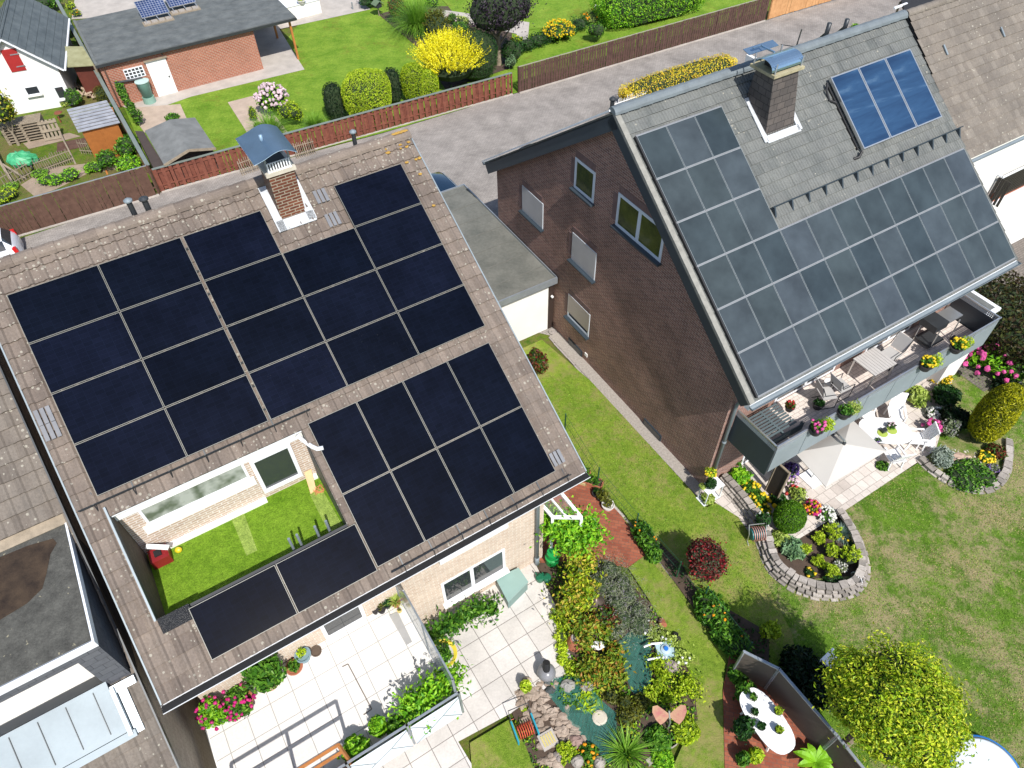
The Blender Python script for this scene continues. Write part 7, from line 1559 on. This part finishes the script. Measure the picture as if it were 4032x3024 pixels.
for pts in (((360,900),(520,870),(680,960),(760,1080),(900,1200),(900,1400),(850,1640),(720,1560),(600,1400),(440,1200),(320,1050)),((900,600),(1030,480),(1150,480),(1200,640),(1200,900),(1150,1120),(1020,1000),(950,760))):
    mb=MB(); c_=[G(2,3,*v)+Zv*.14 for v in pts]; cc=sum(c_)/len(c_); k=len(c_); V=c_+[cc*.5+v*.5+Zv*(.02 if i%2 else -.03) for i,v in enumerate(c_)]+[cc-Zv*.02]
    mb.add(V,[(i,(i+1)%k,k+(i+1)%k,k+i) for i in range(k)]+[(k+i,k+(i+1)%k,2*k) for i in range(k)]); mb.build('net_sheet',net.m,pn)
mb=MB(); mb.lathe(G(2,3,755,1240)+Zv*.05,[(.16,0),(.2,.1),(.15,.12)],14); one('floating_basket','round pale floating basket on the left pond arm','basket',mb,pm('cream_foam',(.5,.45,.36),.8,.15))
# stones
mb=MB(); g=np.random.default_rng(12)
reg=[((250,990),150),((180,1110),130),((260,1200),150),((330,1290),130),((450,1330),110),((480,1400),80),((560,1440),60),((340,1420),100),((180,1250),80),((420,1200),90),((130,1040),60),((300,1600),60),((380,1640),50)]
for i in range(230):
    (x,y),s=reg[int(g.integers(len(reg)))]; c=G(2,3,x+g.uniform(-s,s),y+g.uniform(-s,s)*.6)
    mb.ball(c+Zv*g.uniform(.03,.12),(g.uniform(.07,.17),g.uniform(.06,.13),g.uniform(.04,.09)),7,4,.55,i)
one('rock_pile','pile of brownish rocks between the patio and the pond','rocks',mb,pm('brown_rock',(.27,.2,.15),.85,.4,2.5,c2=(.45,.37,.3,1)),kind='stuff')
for (x,y,s,lb,cc_) in ((1365,800,.24,'pinkish grey boulder on the right bank of the pond',(.32,.26,.26)),(550,1440,.22,'reddish boulder at the lower end of the left pond arm',(.3,.2,.17)),(420,1570,.2,'rounded grey-brown boulder among the yellow fern plants',(.27,.23,.21)),(330,1000,.16,'dark round stone at the corner of the patio',(.05,.06,.06)),(310,930,.14,'dark grey stone ball beside the round corner grill',(.08,.09,.09)),(640,960,.2,'grey stone under the net edge',(.25,.24,.22)),(480,960,.22,'flat grey stone slab beneath the net',(.28,.27,.25))):
    mb=MB(); mb.ball(G(2,3,x,y)+Zv*s*.5,(s,s*.8,s*.7),12,7,.25,x); one('boulder',lb,'rock',mb,pm('boulder_%d'%x,cc_,.85,.25,4,bump=.4))
mb=MB()
for i in range(7):
    mb.obox(G(2,3,1200+i*60,1570-i*38)*0+G(2,3,1180,1650)*(1-i/7)+G(2,3,1520,1370)*(i/7)+Zv*.0,np.array([.3,.16,0]),np.array([-.07,.14,0]),Zv*.12)
one('edge_rocks','row of long grey edge rocks below the round-leaved plant','rocks',mb,M['stone'])
# lamp, bell pot, etc
ml=thing('garden_lantern','bronze garden lantern with a cone hat in the lavender','lantern',G(2,3,700,260)); mb=MB(); c=G(2,3,710,300); mb.lathe(c,[(.1,0),(.12,.5),(.14,.55)],14); mb.build('body',M['dkmetal'],ml); mb=MB(); mb.lathe(c+Zv*.5,[(.3,0),(.26,.06),(.1,.22),(.02,.34)],18); mb.build('hat',pm('bronze_hat',(.16,.12,.1),.4,.2,metal=.5),ml,smooth=True)
tb2=thing('terracotta_bell','big upturned terracotta pot at the patio edge','pot',G(2,3,545,580)); c=G(2,3,545,590); mb=MB(); mb.lathe(c,[(.3,0),(.3,.06),(.27,.08),(.17,.42),(.16,.45)],20); mb.build('pot',M['terra'],tb2); mb=MB(); mb.lathe(c+Zv*.45,[(.14,0),(.13,.05),(.0,.06)],14); mb.build('stone_lid',M['stone'],tb2)
hb_=thing('kettle_grill','dark round kettle grill with glass-like cover at the patio corner','grill',G(2,3,290,830)); mb=MB(); c=G(2,3,295,870); mb.ball(c+Zv*.35,(.26,.26,.2),16,8); mb.build('bowl',pm('smoked_plastic',(.2,.2,.21),.2,.2),hb_,smooth=True); mb=MB(); mb.tube([c+Zv*.5,c+Zv*.75+np.array([0,.12,0])],.1,12); mb.build('lid_knob',M['black'],hb_)
mb=MB()
for s in (-.2,.2): mb.tube([c+np.array([s,.1,0]),c+np.array([s*.5,0,.3])],.015,6)
mb.build('legs',M['dkmetal'],hb_)
mb=MB(); mb.ball(G(2,3,735,640)+Zv*.35,(.2,.13,.05),12,6,.1); one('white_cushion','small white pad above a grey box among the creepers','pad',mb,wp)
pf=thing('pool_filter','transparent pond filter box with blue cap and white hoops','pond filter',G(2,3,1270,690)); Fq=Fr(G(2,3,1270,680),.15)
mb=MB(); mb.fbox(Fq,-.1,.4,-.22,.22,.02,.3); mb.build('box',pm('pale_blue_plastic',(.35,.47,.5),.2,.1),pf); mb=MB(); mb.lathe(Fq.w(.15,0,.3),[(.14,0),(.14,.04),(.08,.06)],16); mb.build('lid',pm('light_lid',(.4,.5,.55),.3,.1),pf); mb=MB(); mb.lathe(Fq.w(.15,0,.36),[(.06,0),(.06,.05)],12); mb.build('cap',pm('blue_cap',(.02,.15,.5),.4,.05),pf)
for s in (-.2,.2): mb=MB(); mb.tube([Fq.w(.1,s,.3),Fq.w(-.2,s,.38),Fq.w(-.42,s*.9,.3)],.028,8); mb.build('hoop',wp,pf)
for i,(x,y,lb) in enumerate(((1290,425,'brown pot lying on its side at the lavender end'),(1190,440,'half-buried terracotta pot beside the lying brown pot'),(1410,545,'small dark empty pot near the lawn edge'))):
    mb=MB(); c=G(2,3,x,y)+Zv*.12; mb.tube([c+np.array([0,.1,0]),c-np.array([0,.08,-.05])],[.09,.13],14,True); one('tipped_pot',lb,'pot',mb,M['terra'] if i<2 else dkp)
bf=thing('metal_butterfly','rusty pink metal butterfly on a curved silver rod','garden ornament',G(2,3,1345,1320)); c=P(t(2,3,1360,1200),.75)
wm_=pm('painted_rust',(.42,.14,.13),.6,.35,5,c2=(.35,.3,.14,1))
vd=np.array([-.05,.5,.62]); vd/=np.linalg.norm(vd)
for s in (-1,1):
    o=[(0,.02),(.12,.14),(.3,.3),(.42,.28),(.44,.12),(.36,-.1),(.24,-.26),(.12,-.18),(0,-.04)]
    V=[c+np.array([s*x,0,0])+vd*y+np.cross(vd,[1,0,0])*(-.1*abs(x)) for x,y in o]; mb=MB(); V2=[v-Zv*.012 for v in V]; k=len(V)
    mb.add(V+V2,[tuple(range(k)),tuple(range(2*k-1,k-1,-1))]+[(i,k+i,k+(i+1)%k,(i+1)%k) for i in range(k)]); mb.build('wing',wm_,bf)
b0=G(2,3,1340,1330); mb=MB(); mb.tube([b0,b0*.5+c*.5+np.array([.05,0,0]),c-vd*.1,c+vd*.12],.025,8); mb.build('rod',alu,bf)
# hose reel trolley + gully
tr=thing('hose_trolley','turquoise hose trolley with red hose at the small lawn corner','hose cart',G(2,3,120,1380)); Fq=Fr(G(2,3,115,1350),.35)
for s in (-.28,.28): mb=MB(); mb.fbox(Fq,s-.02,s+.02,-.3,.25,.0,.35); mb.build('side_panel',pm('turquoise_plastic',(.02,.28,.38),.4,.1),tr)
for k in range(7): mb=MB(); cc=Fq.w(-.18+k*.06,0,.22); mb.tube([cc+Fq.b*cos(x)*.17+Zv*sin(x)*.17 for x in np.linspace(0,2*pi,15)],.016,5,False); mb.build('hose_loop',pm('red_hose',(.5,.08,.04),.5,.15),tr)
mb=MB(); mb.tube([Fq.w(-.28,-.25,.3),Fq.w(-.28,-.5,.55),Fq.w(.28,-.5,.55),Fq.w(.28,-.25,.3)],.015,6); mb.build('handle',M['dkmetal'],tr)
mb=MB(); mb.tube([G(2,3,v[0],v[1])+Zv*.03 for v in ((40,1230),(-20,1250),(10,1330),(-60,1380),(60,1420),(170,1400),(180,1480),(220,1600),(250,1700))],.013,5,False); one('red_hose','red hose trailing from the turquoise trolley across the grass','hose',mb,MC['red_hose'])
mb=MB(); Fq=Fr(G(2,3,310,1430),.45); mb.fbox(Fq,-.22,.22,-.2,.2,0,.2)
gb_=one('concrete_block','grey concrete block with a slotted yellow grate near the rocks','block',mb,concrete)
mb=MB()
for i in range(5): mb.fbox(Fq,-.16+i*.07,-.12+i*.07,-.14,.14,.2,.215)
mb.build('grate',pm('yellow_grate',(.5,.42,.15),.6,.1),gb_)
mb=MB(); mb.ball(G(2,3,750,1630)+Zv*.2,(.16,.16,.2),10,7,.2); one('stone_figure','small grey stone figure between orange daisies and the net','figure',mb,M['stone'])
mb=MB(); mb.ball(G(2,3,560,1620)+Zv*.2,(.17,.15,.2),10,7,.2,4); one('stone_figure','grey stone figure below the orange daisies','figure',mb,M['stone'])
# pool bottom right
pc_=P(t(3,3,1880,1690),.35); pl_=thing('paddling_pool','round white basin with blue rim at the lower right corner','pool',(pc_[0],pc_[1],0)); c=np.array([pc_[0],pc_[1],0])
mb=MB(); mb.lathe(c,[(.78,0),(.85,.12),(.87,.3),(.83,.42),(.77,.44)],40); mb.build('rim',pm('bright_blue_vinyl',(.02,.2,.6),.3,.1),pl_,smooth=True)
mb=MB(); mb.lathe(c+Zv*.44,[(.78,.0),(.7,.03),(.4,.06),(.05,.07)],40); mb.build('cover',pm('white_vinyl',(.66,.7,.75),.4,.06),pl_,smooth=True)
pot('potted yellow flowers standing on the white basin',c+np.array([.12,-.35,.5]),.16,.12,dkp,'dkgreen',90,1,.5,fl=('yellow',8,.04))
mb=MB(); c=P(t(3,3,560,760),.45); T_=chair('white plastic chair half hidden in the shade of the golden tree',(c[0],c[1],0),2.2,group=None)
# ---- left back garden junk
mb=MB(); pp=thing('pallet_stack','stack of weathered wooden pallets in front of the white barn','pallets',G(0,0,280,1180)); Fq=Fr(G(0,0,260,1190),rad(20))
for k in range(7):
    mb=MB(); z=k*.15
    for i in range(6): mb.fbox(Fq,-1.0,1.0,-.45+i*.17,-.33+i*.17,z+.11,z+.13)
    for i in range(3): mb.fbox(Fq,-1.+i*.93,-.86+i*.93,-.45,.52,z,z+.11)
    mb.build('pallet',M['wood_gr'],pp)
lp=thing('leaning_pallet','single pallet leaning on the stack with slots showing','pallet',G(0,0,470,1200)); Fq=Fr(G(0,0,470,1200),rad(20))
for i in range(5): mb=MB(); mb.obox(Fq.w(-.45+i*.2,.1,0),Fq.a*.12,-Fq.b*.35+Zv*1.0,Fq.b*.03); mb.build('plank',M['wood_gr'],lp)
for i in range(3): mb=MB(); mb.obox(Fq.w(-.45,.08-.12*i,.05+i*.4),Fq.a*.95,-Fq.b*.03+Zv*.1,Fq.b*.08); mb.build('bearer',M['wood_gr'],lp)
mb=MB(); c=G(0,0,215,1420); mb.ball(c+Zv*.3,(.75,.5,.4),16,8,.35,5); tp_=one('tarp_heap','crumpled green tarpaulin over a cart on the rough grass','tarpaulin',mb,pm('green_tarp',(.03,.3,.12),.45,.3,3,c2=(.1,.45,.22,1)))
for i,x in enumerate((175,280)): mb=MB(); c=G(0,0,x,1470)+Zv*.15; mb.tube([c,c+np.array([.06,.04,0])],.15,12); mb.build('wheel',M['black'],tp_)
mb=MB(); mb.lathe(G(0,0,528,1025)+Zv*.35,[(.22,0),(.2,.04),(.02,.07)],14); mb.tube([G(0,0,528,1060),G(0,0,528,1060)+Zv*.36],.04,6); one('rusty_lid','round rusty lid on a short post above the rough grass','lid',mb,pm('rust',(.2,.06,.03),.8,.3))
rb_=thing('rain_barrel','pale green rain barrel on a stand by the white door','rain barrel',G(0,0,1300,890)); c=G(0,0,1300,885)
mb=MB(); mb.lathe(c,[(.36,0),(.33,.38)],18); mb.build('stand',pm('barrel_stand',(.2,.34,.28),.6,.1),rb_); mb=MB(); mb.lathe(c+Zv*.38,[(.28,0),(.36,.85),(.38,.88)],20); mb.build('barrel',pm('barrel_green',(.16,.34,.29),.55,.12),rb_,smooth=True); mb=MB(); mb.lathe(c+Zv*1.26,[(.4,0),(.4,.03),(.1,.06)],20); mb.build('lid',pm('barrel_lid',(.42,.55,.52),.5,.06),rb_)
mb=MB(); mb.lathe(G(0,0,475,355),[(.33,0),(.36,.8),(.3,.9)],16); one('blue_barrel','bright blue plastic barrel next to the barn roof','barrel',mb,pm('blue_plastic',(.01,.12,.6),.4,.1))
mb=MB(); mb.lathe(G(0,0,505,415),[(.25,0),(.28,.45),(.25,.5)],16); one('yellow_tub','pale yellow tub below the blue barrel','tub',mb,pm('pale_yellow_plastic',(.6,.55,.15),.5,.1))
mb=MB(); g=np.random.default_rng(2)
for i in range(60):
    c=G(0,0,g.uniform(650,820),g.uniform(760,870)); a=g.uniform(0,3); d=np.array([cos(a),sin(a),g.uniform(-.1,.5)])*g.uniform(.1,.5); mb.bar(c+Zv*g.uniform(.03,.3),c+d+Zv*.15,g.uniform(.04,.12),g.uniform(.03,.1))
one('junk_pile','heap of firewood and scrap between barn and brick outbuilding','junk',mb,pm('scrap_wood',(.42,.3,.2),.8,.45,2.5,c2=(.6,.5,.4,1)),kind='stuff')
for (x0,y0,x1,y1,h,lb) in ((540,1190,655,1420,1.1,'long weathered pole leaning by the stick fence'),(870,1340,930,1510,.9,'orange pole stuck in the bed before the fence')):
    mb=MB(); mb.bar(G(0,0,x1,y1),G(0,0,x0,y0)+Zv*.25,.08,.06); one('wooden_pole',lb,'pole',mb,M['wood_gr'] if h>1 else M['wood_or'])
mb=MB(); c=G(0,0,960,1440); mb.fbox(Fr(c,.3),-.35,.35,-.4,.4,0,.3); one('grey_crate','grey weathered crate among the bushes before the fence corner','crate',mb,M['wood_gr'])
mb=MB(); mb.fbox(Fr(G(0,0,650,1250),.35),-.9,.6,-.5,.5,0,.05); one('ground_board','brown sheet lying on the grass before the orange shed','board',mb,brw)
# bird house near red-leaved shrub
bh=thing('bird_house','green-roofed bird house on the soil bed at the end of the bright lawn','bird house',G(1,0,1065,150)); c=G(1,0,1065,140); mb=MB(); mb.tube([c,c+Zv*.6],.04,6); mb.build('post',M['wood_gr'],bh); Fq=Fr(c,rad(40)); mb=MB(); mb.fbox(Fq,-.2,.2,-.2,.2,.6,.85); mb.build('box',M['dkmetal'],bh)
mb=MB(); mb.obox(Fq.w(-.35,-.3,.8),Fq.a*.36+Zv*.22,Fq.b*.6,Zv*.03); mb.obox(Fq.w(.01,-.3,1.02),Fq.a*.36-Zv*.22,Fq.b*.6,Zv*.03); mb.build('roof',pm('moss_roof',(.12,.17,.1),.8,.2),bh)
pot('wide planted bowl on the white raised planter',P(t(1,0,395,25),.95),.3,.18,wpot,'lime',120,1,.5,fl=('yellow',8,.04))
mb=MB(); c=G(1,0,838,85); mb.tube([c,c+Zv*.5],.05,8); one('path_light','small grey path light at the upper end of the bright lawn','light',mb,M['steel'])
# bin in the alley
mb=MB(); c=A.w(-9.55,2.1,0)

# ============================================================ short grass on the near lawns (uncountable)
def inpoly(Q,poly):
    x,y=Q[:,0],Q[:,1]; r=np.zeros(len(Q),bool); n=len(poly); j=n-1
    for i in range(n):
        xi,yi=poly[i]; xj,yj=poly[j]; c=((yi>y)!=(yj>y))&(x<(xj-xi)*(y-yi)/(yj-yi+1e-12)+xi); r^=c; j=i
    return r
def grassblades(name,label,polys,excl,n,pal,box,size=.028,seed=1,clump=None):
    g=np.random.default_rng(seed); Q=np.stack([g.uniform(box[0],box[1],n),g.uniform(box[2],box[3],n)],1); keep=np.zeros(n,bool)
    for p_ in polys: keep|=inpoly(Q,POLY[p_][0])
    for e in excl: keep&=~inpoly(Q,e)
    if clump: keep&=(np.sin(Q[:,0]*2.1+np.sin(Q[:,1]*1.7)*1.4)+np.sin(Q[:,1]*2.9+Q[:,0]*.8)+g.normal(size=n)*.7)>clump
    Q=Q[keep]; C=np.stack([Q[:,0],Q[:,1],np.full(len(Q),.07)],1); C[:,2]+=g.uniform(0,.02,len(Q)); N=unit(len(Q),g); N[:,2]*=.8; N/=np.linalg.norm(N,axis=1,keepdims=True)
    mb=MB(); addleaves(mb,C,N,size,.3,g,0.); o=mb.build(name,LM(pal,.8)); tag(o,label,'grass',None,'stuff')
PAL['lawnmix']=[(84,128,34),(112,156,48),(140,176,62),(158,188,78)]; PAL['straw']=[(190,172,112),(206,190,140),(170,158,90)]
bed=np.array([q[:2] for q in bedL]); bedr=np.array([q[:2] for q in [*bedR,G(3,2,1700,300),G(3,2,1400,560)]]); ptp=POLY['house_terrace_paving'][0]; rt=POLY['red_terrace'][0]; pnd=POLY['pond_bed'][0]; rp=POLY['red_path'][0]; fb_=POLY['fence_flower_bed'][0]
ex=[bed,bedr,ptp,rt,pnd,rp,fb_,POLY['patio_slabs'][0],POLY['gravel_border'][0]]
grassblades('lawn_grass','short green grass of the side and garden lawns',['side_lawn','path_lawn','small_lawn','dry_lawn'],ex,190000,'lawnmix',(-1,19,2,18),.026,1)
grassblades('dry_grass','dry straw coloured grass patches on the large lawn',['dry_lawn'],ex,70000,'straw',(6,19,2,15),.026,2,.5)

def groundcover(name,label,poly,excl,n,pal,size,seed,zmax=.16,clump=None):
    g=np.random.default_rng(seed); P_=POLY[poly][0]; mn,mx=P_.min(0),P_.max(0); Q=np.stack([g.uniform(mn[0],mx[0],n),g.uniform(mn[1],mx[1],n)],1); keep=inpoly(Q,P_)
    for e in excl: keep&=~inpoly(Q,e)
    keep&=(np.sin(Q[:,0]*5.1+np.sin(Q[:,1]*4.)*1.4)+np.sin(Q[:,1]*5.9+Q[:,0]*2.8)+g.normal(size=n)*.5)>(clump if clump is not None else -9)
    Q=Q[keep]; C=np.stack([Q[:,0],Q[:,1],g.uniform(.04,zmax,len(Q))],1); N=unit(len(Q),g); N[:,2]=abs(N[:,2])+.4; N/=np.linalg.norm(N,axis=1,keepdims=True)
    mb=MB(); addleaves(mb,C,N,size,.55,g); o=mb.build(name,LM(pal)); tag(o,label,'ground cover',None,'stuff')
wa=np.array([G(2,3,*v)[:2] for v in ((900,560),(1040,480),(1180,540),(1220,700),(1230,980),(1150,1120),(1050,1060),(960,900))]); wb2=np.array([G(2,3,*v)[:2] for v in ((440,1150),(620,1120),(800,1100),(920,1230),(900,1450),(740,1560),(580,1430))])
rk=np.array([G(2,3,*v)[:2] for v in ((0,1150),(280,960),(480,1180),(620,1480),(420,1659),(260,1659),(150,1300))])
groundcover('mixed_ground_cover','mixed low green leaves covering the soil around the pond','pond_bed',[wa,wb2,rk],16000,'green',.05,11,.18,-.4)
groundcover('lime_ground_cover','yellow-green low leaves patching the soil around the pond','pond_bed',[wa,wb2,rk],9000,'yelgreen',.05,12,.22,.3)
groundcover('bed_ground_cover','low dark leaves on the soil along the mesh fence','fence_flower_bed',[],7000,'dkgreen',.05,13,.2,-.2)
groundcover('shrub_bed_cover','scattered low leaves on the soil bed beside the bright lawn','shrub_bed',[],2600,'dkgreen',.07,14,.2,.5)
